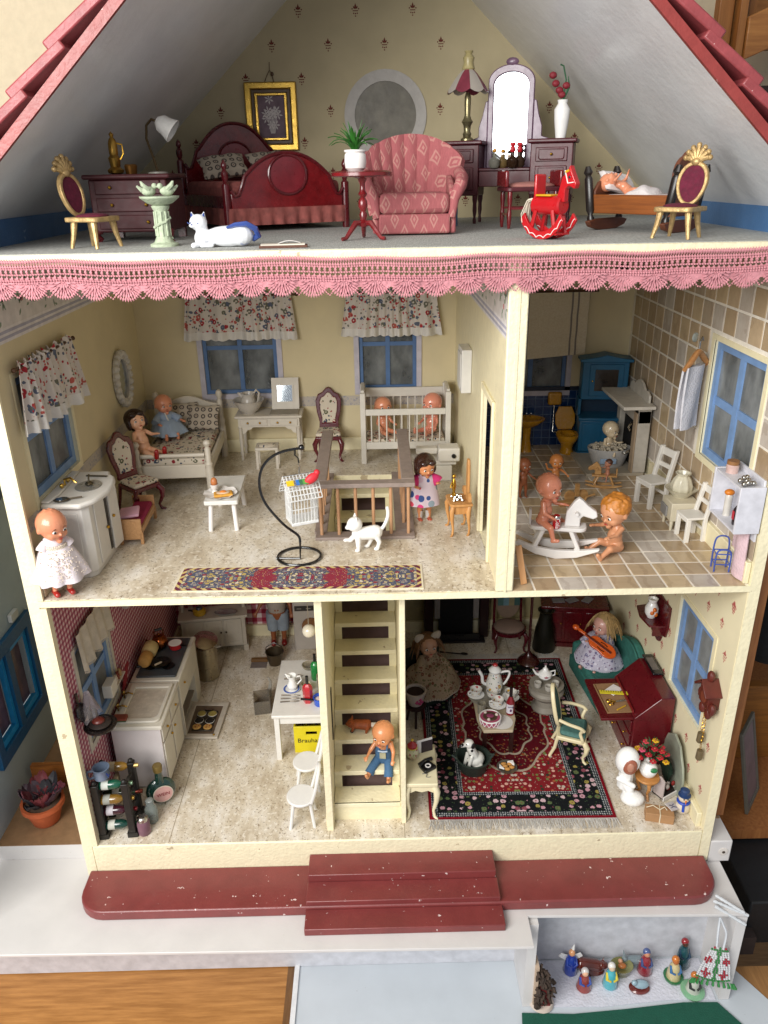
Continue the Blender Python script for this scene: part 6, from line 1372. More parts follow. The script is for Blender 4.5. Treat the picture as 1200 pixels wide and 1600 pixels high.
# wine rack
t = T('wine_rack', 'black wooden wine rack with four small bottles in front of the sink unit', 'wine rack', (.52, .42, 0), 4)
br_ = P('#16130f', .5, var=.2)
for x in (-.24, .22):
    for y in (-.22, .26):
        B(x-.08, y-.055, 0, x+.08, y+.055, .1).o('foot', br_, t); B(x-.055, y-.055, .1, x+.055, y+.055, 1.08).o('upright', br_, t, bev=.012); G().ball((x, y, 1.1), .045, 8).o('finial', br_, t)
    for k in range(4): z = .16+k*.26; g = G(); g.tube(smooth_path([(x, -.22, z+.04), (x, -.1, z-.02), (x, .02, z+.03), (x, .14, z-.02), (x, .26, z+.04)]), .026, 6); g.o('scalloped_shelf', br_, t)
def bottle(label, loc, rz, tilt, col, capc, L=.46, lab='#c9c6bd', parent=None):
    q = T('wine_bottle', label, 'bottle', loc, rz, 'bottles lying in the wine rack'); q.rotation_euler = (0, R(tilt), R(rz)); q.scale = (1.25, 1.25, 1.12)
    G().lathe([(.055, 0), (.062, .015), (.062, L*.55), (.05, L*.64), (.022, L*.72), (.022, L*.93), (0, L*.93)], n=16).o('glass_body', P(col, .12, coat=.7, var=.2), q)
    G().lathe([(.026, L*.82), (.027, L), (0, L)], n=12).o('capsule', P(capc, .3, .5), q); G().lathe([(.0635, L*.2), (.0635, L*.38)], n=16, cap=False).o('label_band', P(lab, .7, var=.2), q)
for lb, z, y, col, cp, la in (('green bottle lying in the top row of the wine rack', .98, -.14, '#12503c', '#8fb08f', '#c6cbc2'), ('amber bottle with a gold foil neck in the second row of the wine rack', .72, -.18, '#7a5a1e', '#b8933c', '#8f8f86'), ('dark red wine bottle in the third row of the wine rack', .46, -.14, '#3a1420', '#8a2028', '#b9b3b8'), ('dark green bottle with a square label in the bottom row of the wine rack', .2, -.18, '#0f3a30', '#2f8a55', '#bcbcb0'), ('pale gold bottle lying behind the top of the wine rack', 1.02, .22, '#96702a', '#c7a868', '#b7a98a'), ('olive bottle at the back of the lower wine rack', .5, .2, '#2c3a1c', '#8a3a2a', '#a8a69a')):
    bottle(lb, (.26, .42+y, z), 4, 90, col, cp, .52, la)
t = T('blue_mug', 'grey blue stoneware mug with a blue mark on top of the wine rack', 'mug', (.40, .30, 1.12), 200)
mb_ = P('#667489', .3, var=.12, coat=.4); G().lathe([(.1, 0), (.12, .02), (.125, .18), (.135, .2), (.115, .2), (.105, .03), (0, .025)], n=24).o('mug', mb_, t); G().tube([(.11, 0, .17), (.2, 0, .17), (.22, 0, .1), (.19, 0, .03), (.11, 0, .04)], .022, 8).o('handle', mb_, t)
text('W', .1, P('#23366c'), t, (-.08, .105, .1), (90, 0, 142), ext=.01)
t = T('round_green_bottle', 'round flat dark green bottle with a gold cap and a pink label', 'bottle', (1.05, .92, 0), 24)
gg = P('#10322a', .12, coat=.8, var=.2)
G().ball((0, 0, .27), (.25, .10, .26), 24).o('glass_body', gg, t); G().lathe([(.09, .46), (.065, .56), (.06, .7), (.07, .72), (.0, .72)], n=16).o('neck', gg, t); G().lathe([(.075, .68), (.08, .78), (.07, .8), (0, .8)], n=18).o('cap', P('#7d6a3a', .35, .6), t)
mm = Mx.Translation((.02, -.095, .26)) @ Mx.Rotation(R(90), 4, 'X'); lb_ = G().lathe([(.15, 0), (.15, .012), (0, .012)], n=26, m=mm).o('label_disc', P('#c79a94', .6), t); G().lathe([(.165, 0), (.165, .008), (0, .008)], n=26, m=mm).o('label_rim', P('#c9bfae', .6), t)
text('WEIN', .085, P('#8c3a3a'), t, (.02, -.111, .26), (90, 0, 0), ext=.003)
t = T('glass_jar', 'tall clear glass jar beside the round green bottle', 'jar', (.98, .52, 0)); G().lathe([(.08, 0), (.1, .02), (.1, .26), (.06, .34), (.07, .42), (.055, .42)], n=20).o('glass_body', glassy('#cfd6d2', .06, .2), t); G().ball((0, 0, .43), (.065, .065, .03), 12).o('stopper', glassy('#d8ddd9', .06, .3), t)
t = T('spice_jar', 'short glass jar with dark pink contents and a silver lid', 'jar', (.92, .26, 0)); G().lathe([(.085, 0), (.1, .02), (.1, .24), (.08, .27)], n=20).o('glass_body', glassy('#b88a9a', .06, .3), t); G().lathe([(.085, .01), (.085, .2), (0, .2)], n=18).o('contents', P('#7a4058', .7, var=.3, sc_=25), t); G().lathe([(.08, .26), (.085, .33), (.06, .35), (0, .35)], n=18).o('lid', silver, t)
# big pot
pm = P('#a89c82', .3, .85, var=.1)
t = T('stock_pot', 'tall brass coloured stock pot with a lid lying over it and black handle', 'pot', (1.13, 4.55, 0), 0)
G().lathe([(.22, 0), (.24, .02), (.24, .78), (.26, .8), (.235, .8), (.22, .03), (0, .02)], n=34).o('pot', pm, t); mm = Mx.Translation((.02, .02, .86)) @ Mx.Rotation(R(12), 4, 'Y') @ Mx.Rotation(R(16), 4, 'X'); G().lathe([(.25, 0), (.255, .02), (.16, .06), (0, .08)], n=34, m=mm).o('lid', P('#c6c0b4', .2, 1.), t)
G().tube([(-.22, -.02, .82), (-.36, -.04, .92)], [.05, .055], 10).o('handle', black, t); G().tube([(.24, 0, .7), (.32, 0, .72), (.32, .06, .72)], .022, 6).o('side_handle', silver, t)
# sideboard
t = T('white_dresser', 'white kitchen dresser base with panelled doors in the back corner', 'dresser', (1.12, 5.62, 0), 8)
ds = P('#b9b0a2', .5, var=.04)
B(-.68, -.2, .14, .68, .26, .86).o('cabinet_body', ds, t); B(-.74, -.26, .86, .74, .28, .92).o('top', ds, t, bev=.01)
for x in (-.66, .66): B(x-.05, -.22, 0, x+.05, .24, .14).o('foot', ds, t)
for i in range(3):
    x0 = -.62+i*.42; d_ = framed(G(), rect(x0, .18, x0+.38, .82), rect(x0+.06, .25, x0+.32, .75), -.225, -.2).o('door', ds, t, bev=.006); B(x0+.06, -.208, .25, x0+.32, -.2, .75).o('door_panel', ds, d_); G().ball((x0+(.35 if i < 2 else .04), -.24, .52), .022, 8).o('knob', P('#4a4034', .3, .7), d_)
for x in (-.66, .66): B(x-.03, .1, .92, x+.03, .26, 1.9).o('upright', ds, t)
for z in (1.35, 1.85): B(-.66, .08, z, .66, .26, z+.04).o('plate_shelf', ds, t)
t = T('yellow_teapot', 'mustard yellow pot with a dark lid on the kitchen dresser', 'pot', (.86, 5.5, .93)); G().lathe([(.1, 0), (.14, .04), (.14, .12), (.1, .16), (0, .16)], n=20).o('pot', P('#a8821e', .3), t); G().lathe([(.08, .16), (.06, .2), (0, .22)], n=16).o('lid', P('#3a3a44', .3), t); G().tube([(-.13, 0, .1), (-.24, 0, .12)], .02, 6).o('handle', black, t)
q = G().lathe([(.1, 0), (.2, .02), (.21, .035), (0, .02)], n=20, sx=1.2, sy=.6, c=(1.42, 5.55, .93)).o('serving_dish', P('#a7a9a6', .2, .6), None); tag(q, 'oval silver serving dish on the kitchen dresser', 'dish')
# washing machine and boy
t = T('washing_machine', 'white toy washing machine with a brown round door in the back corner', 'washing machine', (3.22, 5.72, 0), 2)
wmm = P('#aea69e', .45, var=.04)
B(-.34, -.26, 0, .34, .26, 1.2).o('cabinet_body', wmm, t, bev=.02); B(-.3, -.275, 1.0, .3, -.26, 1.12).o('control_panel', P('#2b2624', .4), t); G().lathe([(.2, 0), (.2, .04), (.15, .05), (0, .05)], n=28, m=Mx.Translation((.04, -.26, .62)) @ Mx.Rotation(R(90), 4, 'X')).o('round_door', P('#7d5430', .4, .2), t)
for x in (-.2, .0, .2): B(x-.05, -.282, 1.05, x+.05, -.275, 1.07).o('panel_mark', P('#8b847c'), t)
t, tp, hp, s = doll('boy doll in blue shorts and orange socks standing by the back wall of the kitchen', (2.5, 5.8, .70), 4, 2.0, P('#8f5230', .45), (((.05, -.05, -1), (0, 0, -1)), ((-.05, -.05, -1), (0, 0, -1))), (((.4, -.3, -.8), (.1, -.6, -.6)), ((-.6, -.2, -.7), (-.4, -.4, -.7))), shoes=P('#7d1a18', .3), vox=.012, hair='bob', hairmat=brhair)
for q in (1, -1): G().lathe([(.065*s, -.17*s), (.072*s, -.05*s), (.07*s, .05*s)], n=16, c=(.055*q*s, 0, 0)).o('shorts_leg', P('#8b95a0', .85), t)
G().lathe([(.09*s, .05*s), (.105*s, .12*s), (.11*s, .28*s), (.06*s, .33*s)], n=20, sy=.85).o('shirt', P('#a59a90', .85), t)
t = T('metal_bucket', 'small dark metal bucket with a wire handle on the kitchen floor', 'bucket', (2.5, 4.95, 0)); G().lathe([(.13, 0), (.135, .02), (.19, .3), (.2, .31), (.18, .3), (.12, .03), (0, .03)], n=26).o('bucket', P('#574a38', .4, .6), t); G().tube([(-.19, 0, .29), (-.17, 0, .42), (0, .02, .52), (.17, 0, .42), (.19, 0, .29)], .01, 5).o('handle', black, t)
t = T('dustpan', 'small wooden brush and grey dustpan on the kitchen floor', 'dustpan', (2.15, 5.0, 0)); B(-.18, 0, 0, .18, .1, .07).o('brush', wood('#8a6438', '#5e4224', 0), t, bev=.01); B(-.17, -.22, 0, .17, -.01, .02).o('pan', P('#7a706a', .5), t)
t = T('clear_box', 'clear plastic box and glass pieces on the kitchen floor by the table', 'glass box', (2.42, 3.4, 0), 10); framed(G(), rect(-.16, -.2, .16, .2), rect(-.14, -.18, .14, .18), 0, .3, 'xy').o('box', glassy('#cfc8bc', .1, .12), t)
G().tube([(.15, .35, .02), (.2, .3, .4), (.16, .32, .5)], [.05, .03, .02], 8).o('glass_piece', glassy('#d8d4cc', .06, .3), t)
# kitchen table
t = T('kitchen_table', 'white kitchen table laid with cutlery, bottles and a jug', 'table', (3.3, 2.72, 0))
B(-.46, -.86, .94, .52, .86, 1.0).o('tabletop', white2, t, bev=.012)
for y in (-.78, .78): B(-.36, y-.015, .78, .44, y+.015, .94).o('apron', white2, t)
for x in (-.38, .46):
    B(x-.015, -.74, .78, x+.015, .74, .94).o('apron', white2, t)
    for y in (-.78, .78): B(x-.045, y-.045, 0, x+.045, y+.045, .94).o('leg', white2, t, bev=.006)
t = T('blue_saucer', 'white saucer with a blue painted rim on the kitchen table', 'saucer', (3.13, 2.62, 1.0)); G().lathe([(.07, 0), (.14, .015), (.16, .03), (.13, .02), (0, .01)], n=26).o('saucer', porcelain, t); framed(G(), circ(0, 0, .15, n=26), circ(0, 0, .12, n=26), .026, .03, 'xy').o('blue_rim', P('#4a62a8', .3), t)
t = T('white_creamer', 'white china jug standing on the blue rimmed saucer', 'jug', (3.15, 2.62, 1.02)); G().lathe([(.05, 0), (.09, .04), (.1, .1), (.06, .18), (.07, .26), (.085, .3), (.07, .29), (.045, .18), (0, .05)], n=22).o('jug', porcelain, t); G().tube([(.06, 0, .26), (.15, 0, .28), (.17, 0, .2), (.09, 0, .1)], .014, 6).o('handle', porcelain, t); G().tube([(-.05, 0, .26), (-.12, 0, .33)], [.04, .01], 8).o('spout', porcelain, t)
def tall_bottle(name, lb, loc, body, cap_, h=.52, r=.085, hex_=False, gls=True):
    q = T(name, lb, 'bottle', loc); G().lathe([(r*.9, 0), (r, .02), (r, h*.62), (r*.8, h*.7), (r*.28, h*.78), (r*.28, h*.85), (0, h*.85)], n=6 if hex_ else 18).o('glass_body', body, q); G().lathe([(r*.32, h*.76), (r*.3, h*1.08), (0, h*1.08)], n=12).o('neck_sleeve', P(cap_, .35), q); return q
tall_bottle('green_bottle', 'bright green glass bottle with a black neck on the kitchen table', (3.55, 2.95, 1.0), P('#1f7a3a', .1, coat=.8), '#151515', .5)
tall_bottle('green_bottle', 'second green bottle half hidden behind the first on the kitchen table', (3.66, 3.05, 1.0), P('#2a8a4a', .1, coat=.8), '#151515', .44)
tall_bottle('red_bottle', 'red six sided bottle with a black neck at the front of the kitchen table', (3.46, 2.26, 1.0), P('#b32630', .2, coat=.6), '#1c1c1c', .5, .09, True)
for i, (y, lb) in enumerate(((2.25, 'silver knife nearest the front of the kitchen table'), (2.34, 'silver fork behind the front knife on the kitchen table'), (2.43, 'silver spoon lying behind the fork on the kitchen table'), (3.05, 'dark knife at the far left edge of the kitchen table'), (2.92, 'dark fork at the middle left edge of the kitchen table'))):
    q = T('cutlery', lb, 'cutlery', (3.12, y, 1.005), 2-3*i, 'cutlery on the kitchen table'); G().tube([(-.16, 0, .01), (.02, 0, .012)], [.014, .009], 6).o('handle', P('#7a7066', .25, 1.), q); G().tube([(.02, 0, .012), (.1, 0, .012), (.18, 0, .012)], [.008, .018, .008], 6).o('head', P('#8a8278', .25, 1.), q)
t = T('blue_saucepan', 'small blue saucepan with a black handle at the table corner', 'saucepan', (3.68, 2.18, 1.0), 188); G().lathe([(.1, 0), (.11, .02), (.115, .14), (.125, .15), (.105, .15), (.1, .05), (0, .05)], n=24).o('pan', P('#1f4fb8', .15, coat=.6), t); G().lathe([(.1, .1), (.06, .12), (0, .125)], n=16).o('contents', P('#cfc3c0', .5), t); G().ball((-.02, .02, .125), (.04, .04, .015), 8).o('red_topping', P('#b0302c'), t); G().tube([(.11, 0, .1), (.34, -.03, .13)], [.016, .022], 8).o('handle', black, t)
for (x, y, h, r, lb) in ((3.4, 2.58, .16, .09, 'low clear glass dish in the middle of the kitchen table'), (3.72, 2.62, .3, .12, 'large clear glass bowl on the right side of the kitchen table'), (3.68, 3.3, .34, .11, 'clear glass pitcher at the far end of the kitchen table'), (3.4, 3.3, .08, .13, 'pale glass plate at the far end of the kitchen table')):
    q = T('glassware', lb, 'glass', (x, y, 1.0)); G().lathe([(r*.6, 0), (r*.9, .02), (r, h*.6), (r*1.05, h), (r*.95, h), (r*.85, h*.5), (0, .03)], n=22).o('glass_body', glassy('#e2dccb', .05, .16), q)
# yellow crate
t = T('yellow_crate', 'yellow bottle crate with black lettering under the kitchen table', 'crate', (3.5, 2.3, 0), 0)
yc = P('#d3c21a', .4, var=.05)
B(-.3, -.2, 0, .3, .2, .04).o('base', yc, t)
wall_holes('y', -.22, -.19, -.32, .32, .0, .58, [(-.1, .40, .1, .47)]).o('front_panel', yc, t, bev=.006); B(-.32, .19, 0, .32, .22, .58).o('back_panel', yc, t)
for x in (-.305, .305): B(x-.015, -.19, 0, x+.015, .19, .58).o('end_panel', yc, t)
for i in range(4):
    for j in range(2): G().lathe([(.05, .04), (.05, .34), (.02, .44), (.02, .5), (0, .5)], n=10, c=(-.2+i*.135, -.08+j*.16, 0)).o('crate_bottle', P('#2a1a10', .15, coat=.6), t)
text('Brauhaus', .13, black, t, (-.02, -.222, .27), (90, 0, 0), ext=.003)
# white chairs
def round_chair(label, loc, rz):
    t = T('white_spindle_chair', label, 'chair', loc, rz, 'white spindle back chairs in the kitchen'); wch = P('#dcdad6', .35, var=.03)
    G().prism([(.22, -.22), (.25, 0), (.2, .2), (-.2, .2), (-.25, 0), (-.22, -.22)][::-1] if 0 else circ(0, -.02, .25, .24, 26), .46, .51, 'xy').o('seat', wch, t, bev=.016)
    for x, y in ((-.14, -.14), (.14, -.14), (-.13, .12), (.13, .12)): G().tube([(x*1.55, y*1.5, 0), (x, y, .47)], .028, 8).o('leg', wch, t)
    for y in (-.17, .15): G().tube([(-.18, y, .2), (.18, y, .2)], .014, 6).o('stretcher', wch, t)
    o_ = smooth_path([(-.19, .15, .5), (-.21, .22, .75), (-.17, .27, .98), (0, .3, 1.08), (.17, .27, .98), (.21, .22, .75), (.19, .15, .5)]); G().tube(o_, .028, 8).o('back_hoop', wch, t)
    for i in range(5): x = -.1+i*.05; G().tube([(x, .19, .5), (x*1.1, .28, 1.03)], .012, 6).o('spindle', wch, t)
    return t
round_chair('white spindle back chair standing nearest the front of the kitchen', (3.47, .48, 0), -88)
round_chair('white spindle back chair standing behind the front one by the table', (3.50, 1.28, 0), -86)
t = T('globe_lamp', 'white globe lamp hanging near the kitchen partition', 'lamp', (3.58, 2.0, 2.64)); G().ball((0, 0, 0), .115, 20).o('globe', P('#d9d2be', .25, var=.02, coat=.5), t); G().tube([(0, 0, .1), (0, 0, 1.68)], .008, 5).o('cord', P('#8a8070'), t)
# ================================================================ STAIRS
t = T('fox_figurine', 'small ginger fox figurine with a white tail on the third stair', 'fox figure', (4.42, 1.38, 1.037), -8); t.scale = (1.0, 1.4, 1.15)
fx = P('#8a4218', .6, var=.35, sc_=14)
g = G(); capsule(g, (-.08, 0, .11), (.12, .0, .11), .07, .075); g.ball((-.17, 0, .12), (.07, .065, .06), 12); g.ball((-.23, 0, .1), (.04, .03, .025), 8)
for x in (-.12, .12):
    for y in (-.05, .05): capsule(g, (x, y, .08), (x-.02, y, .02), .03, .022)
for s in (1, -1): g.tube([(-.16, s*.04, .16), (-.15, s*.055, .22)], [.03, .005], 6)
blob(g, 'body', fx, t, .009, 3); G().tube([(.18, 0, .12), (.26, -.02, .13), (.33, -.02, .14)], [.03, .04, .015], 8).o('tail', P('#d8cfc4', .6), t)
for y in (-.05, .05): G().ball((-.145, y, .02), (.03, .024, .02), 8).o('dark_paw', black, t)
G().ball((-.265, 0, .105), .012, 6).o('nose', black, t)
t, tp, hp, s = doll('doll in blue denim dungarees sitting on the second stair', (4.80, 1.02, .775), -8, 1.3, skin2, (((.15, -.85, -.25), (.05, -.6, -.75)), ((-.45, -.85, -.25), (-.35, -.75, -.45))), (((.3, -.5, -.8), (.0, -.8, -.5)), ((-.5, -.5, -.7), (-.3, -.9, -.3))), lean=-8, hyaw=-14, hpitch=0, hair='molded', headr=.152)
dn = P('#3f6488', .8, var=.12, sc_=12, bump=.5)
Zr = Mx.Rotation(R(8), 4, 'X'); G().lathe([(.1*s, -.03*s), (.112*s, .05*s), (.108*s, .14*s), (.09*s, .2*s)], n=22, sy=.88, m=Zr).o('dungaree_body', dn, t)
for q, d1, d2 in ((1, (.15, -.85, -.25), (.05, -.6, -.75)), (-1, (-.45, -.85, -.25), (-.35, -.75, -.45))):
    a = tp(.052*q, 0, 0); k = a+n3(d1)*.155*s; e = k+n3(d2)*.11*s; G().tube([a-n3(d1)*.02*s, k-n3(d1)*.03*s, k+n3(d2)*.02*s, e], [.062*s, .055*s, .055*s, .062*s], 14).o('trouser_leg', dn, t)
    G().tube([tp(.05*q, -.085, .2), tp(.06*q, -.03, .31), tp(.06*q, .06, .28), tp(.05*q, .07, .18)], .016, 6).o('strap', dn, t)
G().bx(tp(0, -.1, .13), (.1, .02, .12), (R(8), 0, 0)).o('bib_pocket', P('#a9a78a', .8), t); G().tube([tp(-.06, -.09, .2), tp(0, -.1, .2), tp(.06, -.09, .2)], .013, 6).o('bib_trim', P('#a9bccf', .8), t)
# ================================================================ LIVING ROOM
# big rug
m, c, ax, ay = oriental('persian_rug', 1.52, 2.3, ['#5a0f18', '#9a8a78', '#3c4030', '#6f3a3c', '#6b1320', '#15171c'], 9, False)
v = m.vec(ax, ay)
d = m.m('MINIMUM', m.m('SUBTRACT', 1.52, ax), m.m('SUBTRACT', 2.28, ay))
e = m.m('SQRT', m.m('ADD', m.m('POWER', m.m('MULTIPLY', ax, 1/.78), 2.), m.m('POWER', m.m('MULTIPLY', ay, 1/1.15), 2.)))
ang_ = m.m('ARCTAN2', ay, ax); e = m.m('ADD', e, m.m('MULTIPLY', m.m('SINE', m.m('MULTIPLY', ang_, 8)), .045))
fl1 = m.vor(13, v, rnd=.8); fl2 = m.vor(22, v)
dotc = m.ramp(m.xyz(fl1['Color'])[0], [(0, '#d0a090'), (.2, '#6f7a44'), (.45, '#b9b0a0'), (.62, '#2c3a2c'), (.8, '#a2583a')], True)
field = m.mix(m.m('LESS_THAN', fl1['Distance'], .4), '#7c2026', dotc); field = m.mix(m.m('LESS_THAN', fl2['Distance'], .16), field, '#a89c90')
med = m.mix(m.m('LESS_THAN', m.vor(16, v)['Distance'], .4), '#54101a', m.ramp(m.xyz(fl2['Color'])[0], [(0, '#8a4a2a'), (.3, '#54101a'), (.55, '#8a7a5a'), (.75, '#3a2a28')], True))
field = m.mix(m.m('LESS_THAN', e, 1.), field, med)
for r0 in (1.0, .62): field = m.mix(m.m('LESS_THAN', m.m('ABSOLUTE', m.m('SUBTRACT', e, r0)), .022), field, '#a39684')
fl3 = m.vor(8.5, v, rnd=.55); n5 = m.noise(25, 2, v)
petal = m.m('LESS_THAN', m.m('ADD', fl3['Distance'], m.m('MULTIPLY', n5, .35)), .57)
bandc = m.mix(petal, '#1a1c1e', m.ramp(m.xyz(fl3['Color'])[0], [(0, '#c294a0'), (.3, '#5c6c46'), (.5, '#ccaeb4'), (.7, '#9a8c4a'), (.85, '#8a4a58')], True))
bandc = m.mix(m.m('LESS_THAN', fl3['Distance'], .12), bandc, '#8a3a44'); bandc = m.mix(m.m('LESS_THAN', m.vor(20, v)['Distance'], .2), bandc, '#3f5238')
guard = m.mix(m.m('LESS_THAN', m.vor(26, v, rnd=.2)['Distance'], .33), '#1c242c', '#a9abaa')
c = m.mix(m.m('LESS_THAN', d, .60), field, guard); c = m.mix(m.m('LESS_THAN', d, .52), c, bandc); c = m.mix(m.m('LESS_THAN', d, .15), c, guard); c = m.mix(m.m('LESS_THAN', d, .05), c, '#7a1420')
m.bump(m.noise(110, 2), .5, .01)
t = T('persian_rug', 'large dark red and black floral oriental rug with white fringe', 'rug', (7.08, 2.62, .008), -1)
B(-1.52, -2.28, 0, 1.52, 2.28, .02).o('pile', m.fin(c, .95, 0, .08), t)
for sy in (-1, 1):
    random.seed(2); g = G()
    for i in range(300): x = -1.52+3.04*i/299; g.tube([(x, sy*2.28, .012), (x+random.gauss(0, .012), sy*2.36, .012+.01*random.random()), (x+random.gauss(0, .03), sy*(2.47+.04*random.random()), .006)], [.006, .005, .003], 3)
    g.o('fringe', P('#d2cfca', .9), t)['kind'] = 'stuff'
# side table
ct = P('#ddd3b0', .4, var=.05)
t = T('side_table', 'cream side table with curved legs beside the stairs', 'side table', (5.40, .82, 0), -1)
G().prism(rounded(-.26, -.46, .26, .5, .03), .70, .77, 'xy').o('tabletop', ct, t, bev=.016)
G().prism([(-.24, .70), (.24, .70), (.24, .60), (.18, .56), (.1, .60), (0, .57), (-.1, .60), (-.18, .56), (-.24, .60)], -.42, -.39).o('apron', ct, t)
for x in (-.2, .2):
    for y in (-.38, .42): cabriole(G(), x, y, .7, .05*(1 if x > 0 else -1), -.05 if y < 0 else .03, .034).o('leg', ct, t)
t = T('ginger_jar', 'small painted ginger jar with a red lid on the side table', 'jar', (5.27, .98, .77)); G().lathe([(.05, 0), (.09, .05), (.11, .13), (.09, .2), (.05, .23), (0, .23)], n=20).o('jar', floral('#cfc9a8', ['#a84a5a', '#cfc9a8', '#8aa05a'], 14), t)
G().lathe([(.08, .22), (.085, .27), (.05, .31), (.02, .34), (0, .37)], n=18).o('lid', P('#a81c26', .25, coat=.5), t); G().ball((0, 0, .37), .025, 8).o('knob', P('#d8b83a', .3), t); G().lathe([(.082, .215), (.09, .225), (.082, .235)], n=18, cap=False).o('yellow_band', P('#cfc04a', .4), t)
t = T('toy_telephone', 'small black toy telephone with a white dial on the side table', 'telephone', (5.50, .72, .77), 35)
G().prism([(-.12, -.1), (.12, -.1), (.1, .1), (-.1, .1)], 0, .07, 'xy').o('base', black, t, bev=.02); G().tube([(-.13, .05, .1), (0, .06, .14), (.13, .05, .1)], [.035, .018, .035], 8).o('handset', black, t); framed(G(), circ(.0, -.02, .05, n=18), circ(0, -.02, .03, n=18), .07, .078, 'xy').o('dial', white, t)
g = G().tube([(-.12-.03*cos(i*1.3), -.06-.02*i, .01+.01*(i % 2)) for i in range(8)], .006, 5).o('cord', P('#77736c', .5), t)
t = T('photo_card', 'white edged dark photo card leaning on the side table', 'photo card', (5.50, 1.12, .78), 20); B(-.16, 0, 0, .12, .01, .26).o('white_card', white, t); B(-.08, -.012, .0, .12, -.002, .22).o('dark_print', P('#2e2228', .5), t)
# dalmatian in basket
t = T('green_basket', 'round dark green basket on the rug', 'basket', (6.36, 1.52, .03)); gb_ = P('#26332c', .6, var=.2, bump=.5, bs=30)
G().lathe([(.22, 0), (.24, .03), (.28, .24), (.32, .28), (.28, .28), (.23, .06), (0, .05)], n=30).o('bowl', gb_, t)
for s in (-1, 1): G().tube([(s*.28, -.06, .26), (s*.36, 0, .3), (s*.28, .06, .26)], .022, 6).o('handle', gb_, t)
t = T('dalmatian', 'white dalmatian figurine with black spots sitting in the green basket', 'dog figure', (6.36, 1.5, .1), -62)
m = N('spotted_glaze'); vo = m.vor(7.5, rnd=.8); dalm = m.fin(m.mix(m.m('LESS_THAN', vo['Distance'], .30), '#dcdad2', '#0e0d0c'), .2, 0, .5, .6)
g = G(); g.ball((0, .06, .14), (.14, .16, .14), 16); capsule(g, (0, .04, .16), (0, -.06, .42), .12, .075); g.ball((0, -.10, .54), (.085, .09, .08), 14); capsule(g, (0, -.14, .54), (0, -.25, .56), .052, .035)
for s in (1, -1): capsule(g, (s*.06, -.08, .28), (s*.06, -.14, .04), .04, .03); g.ball((s*.06, -.17, .03), (.035, .05, .025), 8); capsule(g, (s*.12, .06, .08), (s*.12, -.06, .04), .06, .035)
blob(g, 'body', dalm, t, .009, 4)
for s in (1, -1): G().ball((s*.085, -.07, .53), (.02, .045, .06), 8).o('ear', black, t); G().ball((s*.04, -.175, .575), .012, 6).o('eye', black, t)
G().ball((0, -.285, .565), .02, 8).o('nose', black, t)
t = T('plate_of_rolls', 'small silver plate with bread rolls and a napkin on the rug', 'plate', (6.96, 1.50, .03)); G().lathe([(.12, 0), (.17, .03), (.18, .045), (.15, .03), (0, .02)], n=24).o('plate', P('#8b8a84', .3, .8), t)
for x, y in ((-.05, .06), (.06, .05), (.0, -.07), (.08, -.03), (-.03, -.0)): G().ball((x, y, .055), (.055, .035, .032), 10).o('bread_roll', P('#b07c3a', .7, var=.2), t)
G().prism([(.02, .08), (.12, .1), (.13, .0)], .06, .1, 'xy').o('napkin', white, t); G().prism([(-.14, -.04), (-.06, -.08), (-.13, .04)], .05, .08, 'xy').o('napkin', white, t)
# coffee table
t = T('coffee_table', 'small dark legged coffee table with a cream top set for tea', 'coffee table', (6.86, 2.45, .02))
G().prism([(-.28, -.62), (.24, -.62), (.34, -.3), (.36, .5), (-.36, .5), (-.36, -.3)], .52, .58, 'xy').o('tabletop', P('#b5a78c', .5, var=.08), t, bev=.01)
for x in (-.24, .24):
    for y in (-.5, .4): B(x-.035, y-.035, 0, x+.035, y+.035, .52).o('leg', P('#2a120e', .4), t)
tray = G().lathe([(.3, 0), (.42, .01), (.46, .04), (.44, .04), (.38, .02), (0, .015)], n=36, c=(6.88, 2.78, .60), sx=1., sy=.8).o('round_tray', P('#8f8a7e', .3, var=.1, coat=.4)); tag(tray, 'round china tray under the coffee pot and cups', 'tray')
pcf = floral('#d9d6cf', ['#c79a2a', '#d9d6cf', '#3f6a8a', '#b0504a', '#d9d6cf', '#47623a'], 11, .3)
t = T('coffee_pot', 'tall white coffee pot painted with flowers in the middle of the tray', 'coffee pot', (6.93, 3.0, .63), 0)
G().lathe([(.12, 0), (.16, .05), (.165, .12), (.12, .3), (.09, .38), (.11, .42), (.0, .42)], n=24).o('pot', pcf, t); G().lathe([(.11, .41), (.12, .44), (.07, .5), (0, .52)], n=20).o('lid', porcelain, t); G().ball((0, 0, .55), (.05, .05, .035), 10).o('lid_rose', P('#a8282c', .3, coat=.4), t)
G().tube(smooth_path([(-.12, 0, .1), (-.22, 0, .16), (-.24, 0, .3), (-.3, 0, .42)]), .03, 8).o('spout', porcelain, t); G().tube(smooth_path([(.1, 0, .38), (.26, 0, .4), (.27, 0, .3), (.2, 0, .14), (.14, 0, .1)]), .022, 8).o('handle', porcelain, t)
def cup(label, loc, rz=200, sau=True):
    q = T('teacup', label, 'teacup', loc, rz, 'painted teacups on the round tray')
    if sau: G().lathe([(.08, 0), (.15, .015), (.16, .025), (0, .01)], n=24).o('saucer', porcelain, q)
    G().lathe([(.05, .02), (.09, .04), (.11, .12), (.115, .15), (.105, .15), (.08, .05), (0, .04)], n=22).o('cup', pcf, q); G().tube([(.1, 0, .12), (.16, 0, .12), (.16, 0, .06), (.1, 0, .05)], .013, 6).o('handle', porcelain, q)
cup('white painted teacup with saucer at the left edge of the tray', (6.56, 2.82, .63)); cup('white teacup with saucer at the front of the tray', (6.92, 2.50, .63), 190)
cup('white teacup at the right of the coffee pot on the tray', (7.2, 2.72, .63), 20); cup('small white painted creamer cup below the coffee pot', (6.86, 2.76, .63), 20, False)
